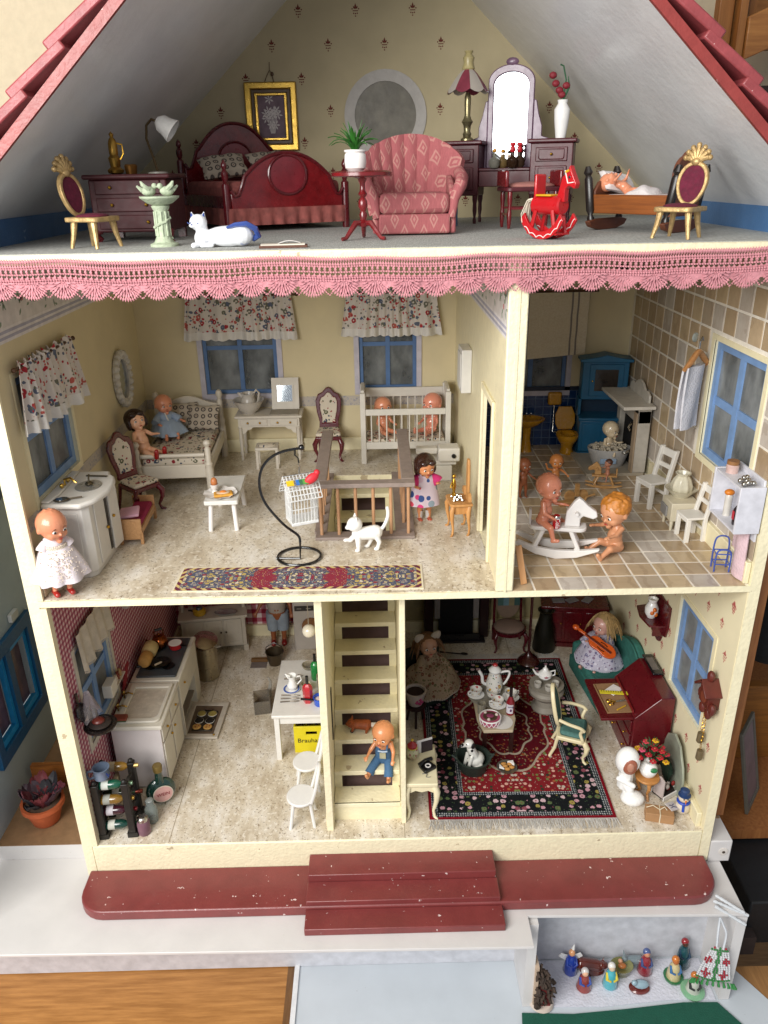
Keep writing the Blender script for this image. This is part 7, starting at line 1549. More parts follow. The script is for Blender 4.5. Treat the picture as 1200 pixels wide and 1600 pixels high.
t = T('red_wine_bottle', 'red wine bottle with a white label and dark neck on the coffee table', 'bottle', (7.12, 2.3, .60)); G().lathe([(.075, 0), (.08, .02), (.08, .26), (.03, .38), (.028, .44), (0, .44)], n=18).o('glass_body', P('#7e0f1c', .12, coat=.7), t); G().lathe([(.031, .36), (.031, .56), (0, .56)], n=12).o('neck_sleeve', P('#1a1014', .3), t)
G().rings([[V((.082*cos(a), .082*sin(a), z)) for a in [R(200+i*7) for i in range(15)]]+[V((.08*cos(a), .08*sin(a), z)) for a in [R(200+i*7) for i in range(14, -1, -1)]] for z in (.05, .24)]).o('label_paper', P('#cfc9cf', .6), t)
text('WINE', .04, P('#3a2a5c'), t, (-.01, -.0835, .19), (90, 0, -5), ext=.002); G().ball((-.005, -.083, .12), (.02, .004, .03), 8).o('printed_grapes', P('#5a2a5c'), t)
t = T('pink_cake', 'small round cake with a pink lattice side on a lace doily', 'cake', (6.72, 2.06, .60)); G().lathe([(.15, 0), (.18, .02), (.19, .11), (.17, .13), (0, .13)], n=28).o('cake', P('#a84a68', .6, var=.1), t)
g = G()
for i in range(14):
    a_ = i*2*PI/14
    for dd in (.3, -.3): g.tube([(.187*cos(a_), .187*sin(a_), .02), (.197*cos(a_+dd), .197*sin(a_+dd), .12)], .007, 4)
g.tube([(.19*cos(i*PI/15), .19*sin(i*PI/15), .125) for i in range(30)], .014, 6, closed=True); g.o('icing_lattice', white, t)
G().lathe([(.13, .13), (.12, .145), (0, .145)], n=20).o('dark_top', P('#4f3a2a', .5), t); G().ball((0, 0, .15), (.07, .06, .015), 10).o('pink_middle', P('#8a3a5c', .5), t)
for a_ in (10, 130, 250): G().ball((.12*cos(R(a_)), .12*sin(R(a_)), .15), .032, 8).o('cream_rosette', P('#cbb8ae'), t)
q = G().lathe([(.2, 0), (.21, .006), (0, .006)], n=40, c=(6.92, 2.06, .60)).o('lace_doily', lacew); tag(q, 'white lace doily beside the pink cake on the coffee table', 'doily')
q = T('glass_tumbler', 'clear glass tumbler behind the pink cake', 'glass', (6.6, 2.33, .60)); G().lathe([(.06, 0), (.07, .01), (.08, .22), (.075, .22), (.06, .02), (0, .02)], n=20).o('glass_body', glassy('#cfcabc', .05, .2), q)
# pedestal with mini tea set
stn2 = P('#8f887c', .5, var=.08)
t = T('round_pedestal', 'grey stone coloured round pedestal table on the rug', 'pedestal', (7.98, 3.2, .03)); G().lathe([(.26, 0), (.27, .03), (.2, .1), (.19, .22), (.26, .3), (.33, .36), (.34, .42), (.3, .46), (.3, .52), (.33, .55), (0, .55)], n=34).o('pedestal', stn2, t)
t = T('mini_teapot', 'tiny white teapot with a pink flower on the round pedestal', 'teapot', (7.95, 3.26, .66)); G().lathe([(.08, 0), (.13, .06), (.13, .12), (.07, .18), (0, .19)], n=22).o('pot', porcelain, t); G().lathe([(.06, .18), (.05, .23), (.015, .26), (.02, .29), (0, .3)], n=16).o('lid', porcelain, t)
G().tube([(-.1, 0, .08), (-.18, 0, .12), (-.24, 0, .22)], [.03, .025, .014], 8).o('spout', porcelain, t); G().tube([(.1, 0, .16), (.19, 0, .18), (.19, 0, .08), (.11, 0, .05)], .014, 6).o('handle', porcelain, t); G().ball((0, -.115, .1), (.05, .02, .03), 8).o('pink_flower', P('#9a4a5a'), t)
for x, y, lb in ((7.78, 3.08, 'tiny white cup at the left of the mini teapot'), (8.12, 3.08, 'tiny white cup at the right of the mini teapot'), (7.96, 2.96, 'tiny white bowl in front of the mini teapot')):
    q = T('mini_cup', lb, 'cup', (x, y, .585)); G().lathe([(.04, 0), (.07, .04), (.07, .12), (.06, .12), (.05, .03), (0, .03)], n=18).o('cup', P('#b9b4aa', .25, coat=.4), q)
# cream armchair with green upholstery
gv = P('#456c66', .8, var=.2, sc_=14, bump=.3)
t = T('cream_armchair', 'cream carved armchair with green velvet seat and back', 'armchair', (8.18, 1.95, .02), 72)
cf = P('#d8cba4', .35, var=.06)
for s in (-1, 1):
    cabriole(G(), s*.26, -.24, .42, s*.05, -.06, .032).o('leg', cf, t); G().tube([(s*.22, .22, .45), (s*.23, .26, .2), (s*.25, .34, 0)], [.035, .03, .026], 8).o('leg', cf, t)
    G().tube(smooth_path([(s*.26, .22, .82), (s*.31, .05, .8), (s*.32, -.15, .76), (s*.31, -.22, .70)]), .03, 8).o('arm', cf, t); G().tube(smooth_path([(s*.30, -.2, .72), (s*.26, -.16, .6), (s*.29, -.2, .5), (s*.27, -.22, .42)]), .03, 8).o('arm_support', cf, t)
G().prism([(-.3, -.27), (.3, -.27), (.25, .25), (-.25, .25)], .38, .46, 'xy').o('seat_frame', cf, t, bev=.02); G().prism([(-.27, -.25), (.27, -.25), (.23, .2), (-.23, .2)], .46, .56, 'xy').o('seat_cushion', gv, t, bev=.05)
o_ = [(.25*sin(a)*(1+.08*cos(a)), .95-.42*cos(a)) for a in [2*PI*i/30 for i in range(30)]]; i_ = [(x*.8, .95+(z-.95)*.84) for x, z in o_]
sh = Mx(((1, 0, 0, 0), (0, 1, .22, .10), (0, 0, 1, 0), (0, 0, 0, 1)))
g = framed(G(), o_, i_, -.035, .035); g.bm.transform(sh); g.o('back_frame', cf, t, bev=.015); g = G().prism(i_, -.03, .03); g.bm.transform(sh); g.o('back_cushion', gv, t, bev=.015)
# green couch
gc = P('#2f6a60', .8, var=.25, sc_=9, bump=.3)
t = T('green_couch', 'dark teal green upholstered couch against the right wall', 'couch', (9.30, 3.72, 0), -84)
B(-.88, -.46, .06, .85, .42, .36).o('base', gc, t, bev=.03); B(-.72, -.46, .36, .72, .34, .56).o('seat_cushion', gc, t, bev=.06)
for s in (-1,):
    G().prism([(-.42, .06), (.42, .06), (.42, .9), (.1, .82), (-.2, .7), (-.42, .66)], s*.72, s*.9, 'yz').o('arm', gc, t, bev=.06)
pts = [(-.9, .3)]+[(-.9+1.8*i/20, .85+.42*sin(PI*(i/20)**1.5)) for i in range(21)]+[(.9, .3)]
g = G().prism(pts, .32, .5); g.o('back', gc, t, bev=.05); G().tube([(p[0], .3, p[1]) for p in pts[1:-1]], .02, 6).o('piping', gc, t)
# blonde doll with violin
t, tp, hp, s = doll('doll with blonde wavy hair in a lilac floral dress seated on the green couch', (9.22, 4.02, .68), -44, 1.56, P('#c9988a', .35, var=.05, coat=.2), (((.25, -1, -.1), (.1, -.7, -.6)), ((-.25, -1, -.1), (-.1, -.7, -.6))), (((.55, -.45, -.6), (-.4, -.9, .1)), ((-.55, -.5, -.6), (.35, -.9, .25))), lean=6, hyaw=-16, hpitch=6, headr=.14, hair='long', hairmat=P('#a5885a', .6, var=.3, sc_=12), vox=.01)
ld = floral('#b9b4c4', ['#6c6888', '#b9b4c4', '#d0ccd8', '#7f6a82'], 11)
def drape(r0, fwd, drop):
    def fn(u, v):
        a_ = PI+PI*u*1.15-.08*PI; rr = r0+(fwd-r0)*v; z = .12*s-.02*v-drop*max(0, v-.45)**1.5*2.2+.02*sin(u*34)*v
        return V((cos(a_)*rr*1.05, sin(a_)*rr, z+.09*s*(1-v)))
    return fn
G().sheet(drape(.12, .46, .3), 80, 14, .02).o('dress_skirt', ld, t); G().lathe([(.1*s, .05*s), (.115*s, .12*s), (.12*s, .24*s), (.07*s, .32*s), (.04*s, .335*s)], n=24, sy=.85, cap=False).o('bodice', ld, t)
def hem(fn, n, mat, t_, nm='lace_hem'):
    g = G()
    for i in range(n): p = fn((i+.5)/n, 1); g.ball(p, (.03, .02, .035), 6, k=4)
    g.o(nm, mat, t_)
hem(drape(.12, .46, .3), 46, P('#b5b4c0', .9), t)
for q, e_ in ((1, (.2, -.12, .13)), (-1, (-.2, -.13, .13))): sleeve(G(), tp(.08*q, 0, .28), tp(e_[0], e_[1], e_[2]), .055*s, .06*s).o('sleeve', ld, t)
og = P('#c8541a', .25, var=.08, coat=.5)
t = T('toy_violin', 'orange toy violin held by the blonde doll on the couch', 'violin', (9.1, 3.56, 1.14), -40)
o_ = [(.16*sin(a)*(1-.28*math.exp(-((abs(math.degrees(a))-95)/22)**2)), .3*cos(a)*-1) for a in [R(-180+i*12) for i in range(31)]][:-1]
b_ = G().prism(o_, -.03, .03, 'xy'); b_.o('body', og, t, bev=.012); B(-.028, .28, .0, .028, .56, .05).o('neck', og, t, bev=.01); G().ball((0, .62, .03), (.06, .07, .04), 10).o('scroll', og, t); B(-.02, -.2, .03, .02, .4, .055).o('fingerboard', P('#5c1f10', .3), t)
for s_ in (-1, 1): G().tube([(s_*.06, -.08, .034), (s_*.075, 0, .034), (s_*.06, .08, .034)], .008, 5).o('sound_hole', black, t)
t.rotation_euler = (R(28), R(-30), R(38))
# writing desk
rd = P('#5a1018', .3, var=.15, coat=.4)
t = T('writing_desk', 'dark red slant front writing desk with its lid open', 'desk', (9.42, 2.15, 0), -90)
G().prism([(-.3, .0), (.36, .0), (.36, 1.42), (.12, 1.42), (-.3, 1.02)], -.62, .62, 'yz').o('cabinet_body', rd, t, bev=.015)
B(-.58, -.86, .96, .58, -.3, 1.01).o('open_lid', rd, t, bev=.01); 
for z in (.1, .38, .66): d_ = B(-.55, -.325, z, .55, -.3, z+.24).o('drawer', rd, t, bev=.01); [G().ball((x, -.345, z+.12), .022, 8).o('knob', brass, d_) for x in (-.3, .3)]
B(-.5, -.31, 1.06, .5, -.28, 1.1).o('inner_shelf', P('#7a1a1c', .3), t)
q = B(-.42, -.24, 0, .42, .24, .015).o('card_pad', P('#94714e', .8, var=.1), None); q.location = (8.92, 2.12, 1.02); q.rotation_euler = (0, 0, R(-88)); tag(q, 'brown card pad on the open desk lid', 'card')
B(-.4, -.22, .015, .4, -.21, .018).o('gold_edge', brass, q)
q = B(-.14, -.1, 0, .14, .1, .012).o('note_paper', white, None); q.location = (8.98, 2.32, 1.045); q.rotation_euler = (0, 0, R(40)); tag(q, 'small white note paper on the card pad', 'paper')
t = T('yellow_ruler', 'yellow folding ruler with black marks on the note paper', 'ruler', (9.0, 2.2, 1.07), -8); B(-.3, -.045, 0, .3, .045, .012).o('ruler_body', P('#d8c832', .4), t)
for i in range(14): B(-.27+i*.042, .0, .012, -.262+i*.042, .042, .015).o('mark', black, t)
t = T('scissors', 'tiny brass and steel scissors on the card pad', 'scissors', (8.92, 1.98, 1.045), 10)
for s_ in (-1, 1): G().tube([(0, 0, .01), (.22, s_*.025, .01)], [.014, .005], 6).o('blade', silver, t); G().tube([(-.11+.045*cos(a), s_*.045+.035*sin(a), .01) for a in [2*PI*i/12 for i in range(12)]], .01, 5, closed=True).o('finger_ring', brass, t); G().tube([(0, 0, .01), (-.07, s_*.03, .01)], .012, 6).o('shank', brass, t)
q = G().tube([(8.88, 1.75, 1.05), (9.06, 1.86, 1.05)], .014, 6).o('pencil', P('#c79a2a', .4)); tag(q, 'small yellow pencil at the front of the card pad', 'pencil')
t = T('black_tray', 'black glossy tray leaning on the wall behind the writing desk', 'tray', (9.68, 2.5, 1.44), 0); B(-.08, -.32, 0, .1, .3, .04).o('tray', P('#15161a', .15, coat=.6), t, bev=.01); B(-.05, -.2, .04, .07, .18, .045).o('tray_picture', P('#6b6460', .3), t)
# back of the living room
dw = P('#240c0c', .4, var=.3)
t = T('dark_fireplace', 'dark wooden fireplace surround with a black opening at the back wall', 'fireplace', (6.5, 5.9, 0))
for x in (-.62, .62): B(x-.1, -.1, 0, x+.1, .2, 1.9).o('jamb', dw, t, bev=.01); B(x*.7-.06, -.08, .5, x*.7+.06, 0, 1.9).o('marble_strip', P('#8b8684', .4), t)
B(-.38, -.02, 0, .38, .2, 1.9).o('firebox', P('#08080a', .8), t); B(-.78, -.2, 1.9, .78, .2, 2.0).o('mantelshelf', dw, t, bev=.01); B(-.62, -.34, 0, .62, -.12, .06).o('hearth', P('#1a1416', .4), t); B(-.5, -.3, .06, .5, -.26, .22).o('fender', P('#101012', .3), t)
t = T('wine_red_chair', 'dark red chair with a cream seat and a coloured blanket at the back', 'chair', (7.62, 5.45, 0), 0)
for x in (-.3, .3): cabriole(G(), x, -.25, .45, .04*(1 if x > 0 else -1), -.05, .03).o('leg', dr_, t); G().tube([(x, .25, 0), (x, .22, .5), (x*.95, .34, 1.35)], .03, 8).o('rear_post', dr_, t)
G().ball((0, 0, .5), (.34, .3, .09), 18).o('seat', P('#8a7468', .85, var=.08), t); framed(G(), circ(0, 0, .38, .34, 24), circ(0, 0, .33, .29, 24), .4, .47, 'xy').o('seat_frame', dr_, t)
g = G().prism(circ(0, .95, .27, .4, 24), .26, .32); g.o('back_pad', P('#85705f', .85), t)
for i, cc in enumerate(('#4a6a66', '#6a8a94', '#8a8060', '#3a5a58')): G().sheet(lambda u, v, i=i: V((-.24+.12*(i+u), .22-.05*sin(v*2), 1.35-.42*v)), 2, 6, .02).o('blanket_stripe', P(cc, .9), t)
t = T('dark_cabinet', 'dark red low cabinet with papers on top in the back corner', 'cabinet', (9.05, 5.6, 0), -8)
B(-.66, -.26, .1, .66, .26, .95).o('cabinet_body', dkred, t, bev=.015); B(-.72, -.32, .95, .72, .28, 1.02).o('top', dkred, t, bev=.015); B(-.7, -.3, 0, .7, .27, .1).o('plinth', dkred, t)
for x0 in (-.6, -.18, .24): d_ = B(x0, -.285, .18, x0+.36, -.26, .88).o('door', dkred, t, bev=.015); G().ball((x0+.32, -.3, .6), .018, 6).o('knob', brass, d_)
for i, x in enumerate((-.35, -.05, .3)): q = B(-.13, -.09, 0, .13, .09, .012).o('paper_sheet', P('#7f7c80', .7), None); q.location = (9.05+x, 5.6, 1.025); q.rotation_euler = (0, 0, R(25*i)); tag(q, ('left', 'middle', 'right')[i]+' pale paper lying on the dark red cabinet', 'paper')
t = T('milk_churn', 'tall dark green metal churn beside the dark red cabinet', 'churn', (8.38, 5.3, 0)); G().lathe([(.24, 0), (.25, .03), (.21, .5), (.14, .78), (.13, .92), (.18, .98), (.14, .98), (0, .8)], n=28).o('churn', P('#1c1a12', .4, .3), t)
t = T('lamp_stand', 'dark red turned base of a standing lamp on the rug edge', 'lamp', (7.94, 4.75, .02)); G().lathe([(.22, 0), (.24, .04), (.18, .12), (.1, .16), (.06, .24), (.03, .3), (.025, 2.2)], n=24).o('base', P('#3c1010', .25, coat=.5), t); G().lathe([(.06, 2.7), (.34, 2.2), (.33, 2.2), (.05, 2.68)], n=28, cap=False).o('shade', P('#5a2a20', .7), t)
q = T('fire_poker', 'small dark fire tool lying on the floor by the hearth', 'fire tool', (6.35, 5.15, .01), -12); G().tube([(-.28, 0, .02), (.2, 0, .02)], .016, 6).o('rod', dw, q); G().ball((.26, 0, .03), (.09, .05, .02), 8).o('blade', P('#3a3430', .4, .6), q)
# left chair with doll
t = T('dark_green_chair', 'dark green upholstered chair by the stairs with a doll on it', 'chair', (5.72, 3.6, 0), 26)
B(-.38, -.34, .08, .38, .32, .42).o('base', P('#15241c', .8, var=.2), t, bev=.03); B(-.36, -.36, .42, .36, .2, .56).o('seat_cushion', P('#1a2c22', .8), t, bev=.05); B(-.38, .2, .3, .38, .36, 1.1).o('back', P('#15241c', .8), t, bev=.06)
t, tp, hp, s = doll('doll with white hair bows in a floral dress on the dark green chair', (5.72, 3.5, .66), 26, 1.5, P('#b08468', .4, var=.05), (((.25, -1, -.1), (.1, -.7, -.6)), ((-.25, -1, -.1), (-.1, -.7, -.6))), (((.55, -.45, -.7), (.2, -.9, -.2)), ((-.55, -.5, -.7), (-.1, -.9, -.2))), lean=6, hyaw=-12, headr=.14, hair='long', hairmat=P('#6b4826', .6, var=.3, sc_=12), vox=.011)
fd = floral('#8f7d66', ['#6a4030', '#8f7d66', '#5c5a3c'], 11)
G().sheet(drape(.12, .58, .4), 80, 14, .02).o('dress_skirt', fd, t); hem(drape(.12, .58, .4), 46, P('#a89c90', .9), t); G().lathe([(.1*s, .05*s), (.12*s, .12*s), (.12*s, .24*s), (.07*s, .32*s), (.04*s, .335*s)], n=24, sy=.85, cap=False).o('bodice', fd, t)
for q in (1, -1): sleeve(G(), tp(.08*q, 0, .28), tp(.2*q, -.12, .13), .055*s, .06*s).o('sleeve', fd, t); G().ball(hp(.75*q, -.1, .85), (.13, .05, .1), 10, Mx.Rotation(R(-30*q), 3, 'Y')).o('hair_bow', P('#a89c8c', .8), t)
t = T('painted_flowerpot', 'white flowerpot with a painted pink flower on a dark stool by the stairs', 'flowerpot', (5.42, 2.85, .46)); G().lathe([(.13, 0), (.2, .26), (.21, .3), (.18, .3), (.12, .03), (0, .03)], n=26).o('pot', P('#b3a8a0', .35, coat=.3), t); G().lathe([(.17, .24), (.15, .27), (0, .28)], n=20).o('soil', P('#2a1812', .9), t)
for i in range(5): a_ = i*1.257; G().ball((.06+.05*cos(a_), -.165, .15+.05*sin(a_)), (.035, .012, .035), 8).o('painted_petal', P('#a83a68'), t)
t = T('dark_stool', 'dark wooden stool under the painted flowerpot', 'stool', (5.42, 2.85, 0)); G().prism(circ(0, 0, .2, n=22), .4, .45, 'xy').o('seat', dw, t)
for i in range(3): a_ = R(30+i*120); G().tube([(.12*cos(a_), .12*sin(a_), .4), (.18*cos(a_), .18*sin(a_), 0)], .025, 6).o('leg', dw, t)
# wall shelf with jug, clock
t = T('wall_bracket_shelf', 'dark red scalloped wall shelf on the living room wall', 'shelf', (9.84, 2.85, 1.98))
G().prism([(-.5, .72), (.5, .72), (.5, .3), (.44, .22), (.36, .2), (.34, .06), (.22, .02), (.2, -.12), (-.12, -.16), (-.22, -.12), (-.3, .06), (-.44, .1), (-.5, .3)], -.04, 0, 'yz').o('back_board', dkred, t, bev=.008); G().prism([(-.3, -.36), (-.02, -.4), (-.02, .42), (-.3, .36), (-.36, 0)], .26, .3, 'xy').o('shelf_board', dkred, t, bev=.008)
for y in (-.3, .28): B(-.2, y, .04, -.04, y+.03, .26).o('bracket', dkred, t)
t = T('painted_jug', 'white jug painted with orange fruit on the dark red wall shelf', 'jug', (9.66, 2.78, 2.285), 60); G().lathe([(.07, 0), (.08, .02), (.12, .1), (.12, .2), (.07, .3), (.09, .38), (.07, .38), (0, .2)], n=22).o('jug', porcelain, t); G().tube([(.08, 0, .34), (.17, 0, .34), (.18, 0, .2), (.11, 0, .12)], .018, 6).o('handle', porcelain, t)
for a_, z in ((195, .14), (235, .1), (215, .2)): G().ball((.105*cos(R(a_)), .105*sin(R(a_)), z), (.04, .04, .045), 8).o('painted_fruit', P('#cf6a1c', .3, coat=.4), t)
ck = P('#5a231a', .4, var=.2)
t = T('cuckoo_clock', 'brown wooden cuckoo clock with a pitched roof on the right wall', 'clock', (9.84, .36, 2.2), 0)
B(-.18, -.16, 0, 0, .16, .3).o('case', ck, t, bev=.01)
for s_ in (-1, 1): g = G().box(-.26, -.02, -.02, .0, .28, .02); g.bm.transform(Mx.Translation((0, 0, .44)) @ Mx.Rotation(R(-42 if s_ > 0 else 222), 4, 'X')); g.o('roof_board', ck, t, bev=.006)
for y, z in ((-.2, .04), (.2, .08), (.1, -.12), (-.1, -.1), (0, .5)): G().ball((-.12, y, z), (.06, .07, .1), 8).o('carved_leaf', ck, t)
G().lathe([(.09, 0), (.09, .01), (0, .01)], n=18, m=Mx.Translation((-.18, 0, .14)) @ Mx.Rotation(R(-90), 4, 'Y')).o('dial', P('#7a3a28', .4), t); B(-.2, -.04, .26, -.17, .04, .32).o('cuckoo_door', P('#c9c0b4'), t)
for i, (y, z1, z2) in enumerate(((.05, -.58, -.76), (-.02, -.86, -1.04))):
    g = G(); n_ = int((-.12-z1)/.035)
    for k in range(n_): z = -.12-k*.035; g.tube([(-.1+.01*cos(a), y+.012*cos(a+k*1.5), z+.02*sin(a)) for a in [2*PI*j/6 for j in range(6)]], .004, 4, closed=True)
    g.o('chain', brass, t); G().lathe([(.04, z2), (.052, z2+.02), (.045, z1), (0, z1)], n=14, c=(-.1, y, 0)).o('weight', P('#6f6248', .45, .3), t)
# small group at the right front
t = T('mother_and_child_figure', 'glossy white egg shaped porcelain figure of a cloaked face with praying hands', 'figurine', (8.80, .78, 0), -8)
g = G(); g.ball((0, 0, .78), (.2, .17, .26), 22); capsule(g, (0, .02, .3), (0, 0, .6), .14, .12); g.ball((.12, -.14, .13), (.2, .16, .12), 18); capsule(g, (-.12, -.08, .46), (.1, -.16, .4), .05, .045); capsule(g, (0, -.02, .36), (.06, -.1, .28), .1, .08)
blob(g, 'body', porcelain, t, .011, 6); G().ball((.02, -.125, .76), (.12, .06, .16), 18).o('face_opening', P('#9a5a44', .35, var=.15), t); G().ball((.02, -.175, .78), (.06, .03, .09), 12).o('face', P('#b5806a', .4), t)
t = T('three_legged_table', 'tiny light wood table with three curved legs under the vase', 'table', (9.18, .82, 0)); lo = wood('#c98e50', '#a66f38', 0)
G().prism(circ(0, 0, .2, n=24), .38, .42, 'xy').o('tabletop', lo, t, bev=.01)
for i in range(3): a_ = R(270+i*120); d_ = V((cos(a_), sin(a_), 0)); G().tube([d_*.1+V((0, 0, .38)), d_*.15+V((0, 0, .25)), d_*.09+V((0, 0, .1)), d_*.16], [.035, .03, .022, .02], 8).o('leg', lo, t)
t = T('flower_vase', 'round white vase full of red and yellow flowers on the tiny wooden table', 'vase', (9.18, .82, .42)); G().lathe([(.07, 0), (.12, .05), (.15, .14), (.13, .22), (.08, .27), (.09, .3), (.07, .3), (0, .2)], n=24).o('vase', porcelain, t); G().ball((.04, -.12, .2), (.07, .03, .05), 8).o('painted_leaf', P('#2f7a4a', .3), t)
random.seed(12)
for i in range(20):
    a_ = i*2.4; r_ = .05+.055*math.sqrt(i); x, y, z = r_*cos(a_), r_*sin(a_)*.8, .38+.34*(1-r_/.3)*1.1+.05*random.random()
    cc = ('#b5202c', '#c83a48', '#a8182a', '#c02a3c', '#c84a6a')[i % 5] if i % 9 else '#d8a81e'; g = G()
    for k in range(6): g.ball((x+.035*cos(k*1.05), y+.035*sin(k*1.05), z+.008*(k % 2)), (.027, .027, .014), 6, k=4)
    f_ = g.o('flower', P(cc, .7), t); G().ball((x, y, z+.015), .013, 6).o('flower_centre', P('#b86a40'), f_)
g = G()
for i in range(60): a_ = random.random()*6.28; r_ = random.uniform(.05, .25); z = .34+.5*random.random()*(1-r_/.4); g.tube([(r_*cos(a_)*.6, r_*sin(a_)*.6, z-.03), (r_*cos(a_)*1.1, r_*sin(a_)*1.1, z+.06)], [.016, .004], 4)
g.o('leaves', P('#2c4f2c', .6, var=.3), t)['kind'] = 'stuff'
t = T('parcel', 'small brown paper parcel tied with cream string', 'parcel', (9.24, .30, 0), -14); B(-.22, -.11, 0, .22, .11, .17).o('box', P('#a57c54', .8, var=.08), t, bev=.01); B(-.008, -.116, -.0, .008, .116, .178).o('string', P('#d6c9ae'), t)
for s_ in (-1, 1): G().tube([(0, 0, .18), (s_*.09-.02, .02, .23), (s_*.16-.05, .0, .19)], .008, 5).o('string_bow', P('#d6c9ae'), t)
q = B(-.1, -.08, 0, .1, .08, .01).o('gift_tag', P('#c9c3c4', .6, var=.05), None); q.location = (9.46, .36, .18); q.rotation_euler = (R(10), R(16), R(30)); tag(q, 'white card with blue writing on the brown parcel', 'card')
G().tube([(-.06, .03, .012), (0, .01, .012), (.06, .03, .012)], .007, 4).o('blue_writing', P('#2c3460'), q); G().tube([(-.06, -.03, .012), (0, -.01, .012), (.06, -.04, .012)], .007, 4).o('blue_writing', P('#2c3460'), q)
t = T('snowman', 'small white snowman figure with a blue hat and blue scarf', 'snowman', (9.66, .42, 0)); sw_ = P('#cfc2ae', .5, var=.04); G().ball((0, 0, .12), (.125, .115, .13), 16).o('body', sw_, t); G().ball((0, 0, .31), .09, 14).o('head', sw_, t)
G().lathe([(.1, .36), (.1, .375), (.075, .38), (.075, .46), (.05, .48), (0, .48)], n=18).o('hat', P('#1f3a66', .5), t); G().tube([(.085*cos(a), .085*sin(a), .235) for a in [2*PI*i/16 for i in range(16)]], .024, 6, closed=True).o('scarf', P('#2348b0', .5), t); G().tube([(-.03, -.09, .23), (-.04, -.12, .12)], .022, 6).o('scarf_end', P('#2348b0', .5), t); G().tube([(0, -.08, .31), (-.03, -.15, .3)], [.016, .004], 6).o('nose', P('#d8741e'), t)
for x in (-.035, .03): G().ball((x, -.083, .335), .012, 6).o('eye', black, t)
t = T('toy_sleigh', 'small white edged sleigh with red and white decorations', 'sleigh', (9.55, .86, .02), 30); B(-.2, -.12, 0, .2, .12, .025).o('floor_board', P('#2a2320', .6), t)
for y in (-.13, .13): B(-.22, y-.01, 0, .22, y+.01, .08).o('side_rail', white, t)
G().prism([(-.1, .02), (.1, .02), (.1, .36), (.0, .42), (-.1, .36)], -.2, -.18, 'yz').o('seat_back', P('#b9aca8'), t)
for i in range(7): G().ball((-.12+.05*i, .04*sin(i*2), .08+.03*(i % 3)), (.04, .03, .05), 8).o('red_bundle' if i % 2 else 'white_bundle', P('#8a2420' if i % 2 else '#cdc4bc', .6), t)
t = T('leaning_picture', 'pale grey green picture panel leaning on the wall behind the flowers', 'panel', (9.72, 1.15, 0), 0); G().prism([(-.5, 0), (.42, 0), (.42, .5), (.3, .78), (.05, .96), (-.2, .9), (-.42, .62), (-.5, .4)], -.02, .02, 'yz').o('panel', P('#8f9484', .4, var=.25, sc_=3), t, bev=.008)
g = G()
for i in range(16): a_ = i*2.4; g.tube([(-.12, -.1+.02*i*cos(a_)*.5, .1), (-.14-.03*cos(a_), -.1+.16*cos(a_), .35+.2*abs(sin(a_)))], [.012, .03], 5)
g.o('dark_foliage', P('#16291c', .6), t)
# ================================================================ AROUND THE HOUSE
# neighbouring dollhouse on the left
t = T('grey_dollhouse', 'neighbouring grey dollhouse wall with bright blue window frames', 'dollhouse', (0, 0, 0))
gw = P('#a0adb6', .6, var=.08, sc_=1.5)
g = wall_holes('x', -1.75, -1.6, -1.2, 5.2, -.36, 6.9, [(1.28, .98, 1.82, 2.28), (2.12, .98, 2.68, 2.28)]); g.o('wall', gw, t)
g = G(); g.prism([(-1.2, 3.9), (5.2, 5.2), (5.2, 5.3), (-1.2, 4.0)], -1.6, -1.57, 'yz'); g.o('trim_board', P('#4c5860', .6), t)
bb1, bb2 = P('#0b4a72', .4), P('#1c86c4', .4)
f_ = framed(G(), rect(1.02, .66, 2.98, 2.62), rect(1.2, .9, 2.78, 2.38), -1.6, -1.52, 'yz').o('window', bb1, t, bev=.01)
B(-1.6, 1.88, .9, -1.52, 2.06, 2.38).o('mullion', bb1, f_)
for a_, b_ in ((1.2, 1.88), (2.06, 2.78)):
    framed(G(), rect(a_, .9, b_, 2.38), rect(a_+.1, 1.02, b_-.08, 2.26), -1.66, -1.58, 'yz').o('inner_frame', bb2, f_); B(-1.7, a_+.08, 1.0, -1.69, b_-.06, 2.28).o('pane', P('#5a4450', .2, var=.5, sc_=2), f_)
q = B(-1.59, 2.35, 2.72, -1.52, 2.6, 2.86).o('white_latch', P('#b5b8b6'), t)
# plants on the slab
terr = P('#b0562e', .8, var=.12, bump=.3)
def succulent(label, loc, k, leafc, seed, pot=True):
    t = T('potted_plant', label, 'potted plant', loc)
    if pot: G().lathe([(.2*k, 0), (.23*k, .03), (.33*k, .38*k), (.37*k, .38*k), (.37*k, .47*k), (.32*k, .47*k), (.3*k, .36*k), (0, .34*k)], n=28).o('pot', terr, t); G().lathe([(.31*k, .40*k), (.1*k, .43*k), (0, .43*k)], n=18).o('soil', P('#5a4638', .95, bump=.8, bs=12), t)
    random.seed(seed)
    for i in range(20):
        a_ = i*2.4; L_ = k*random.uniform(.16, .34); tl = random.uniform(.5, 1.2); d_ = V((cos(a_)*tl, sin(a_)*tl, 1)).normalized(); b0 = V((.15*k*cos(a_), .15*k*sin(a_), .42*k)); s_ = d_.cross(V((0, 0, 1))).normalized()
        def fn(u, v): ww = .11*k*sin(PI*min(.98, v*.95+.04))**.7; return b0+d_*L_*v*1.3+s_*(2*u-1)*ww+V((0, 0, .06*k*abs(2*u-1)+.02*sin(v*9+i)))
        G().sheet(fn, 4, 6, .012).o('leaf', P(leafc[i % len(leafc)], .6, var=.3, sc_=5), t)
    return t
succulent('terracotta pot with a wilted dark red leaved plant at the lower left', (-.98, .95, -.355), .95, ('#5c1f2c', '#3a2430', '#6a2a30', '#2c2a30'), 3)
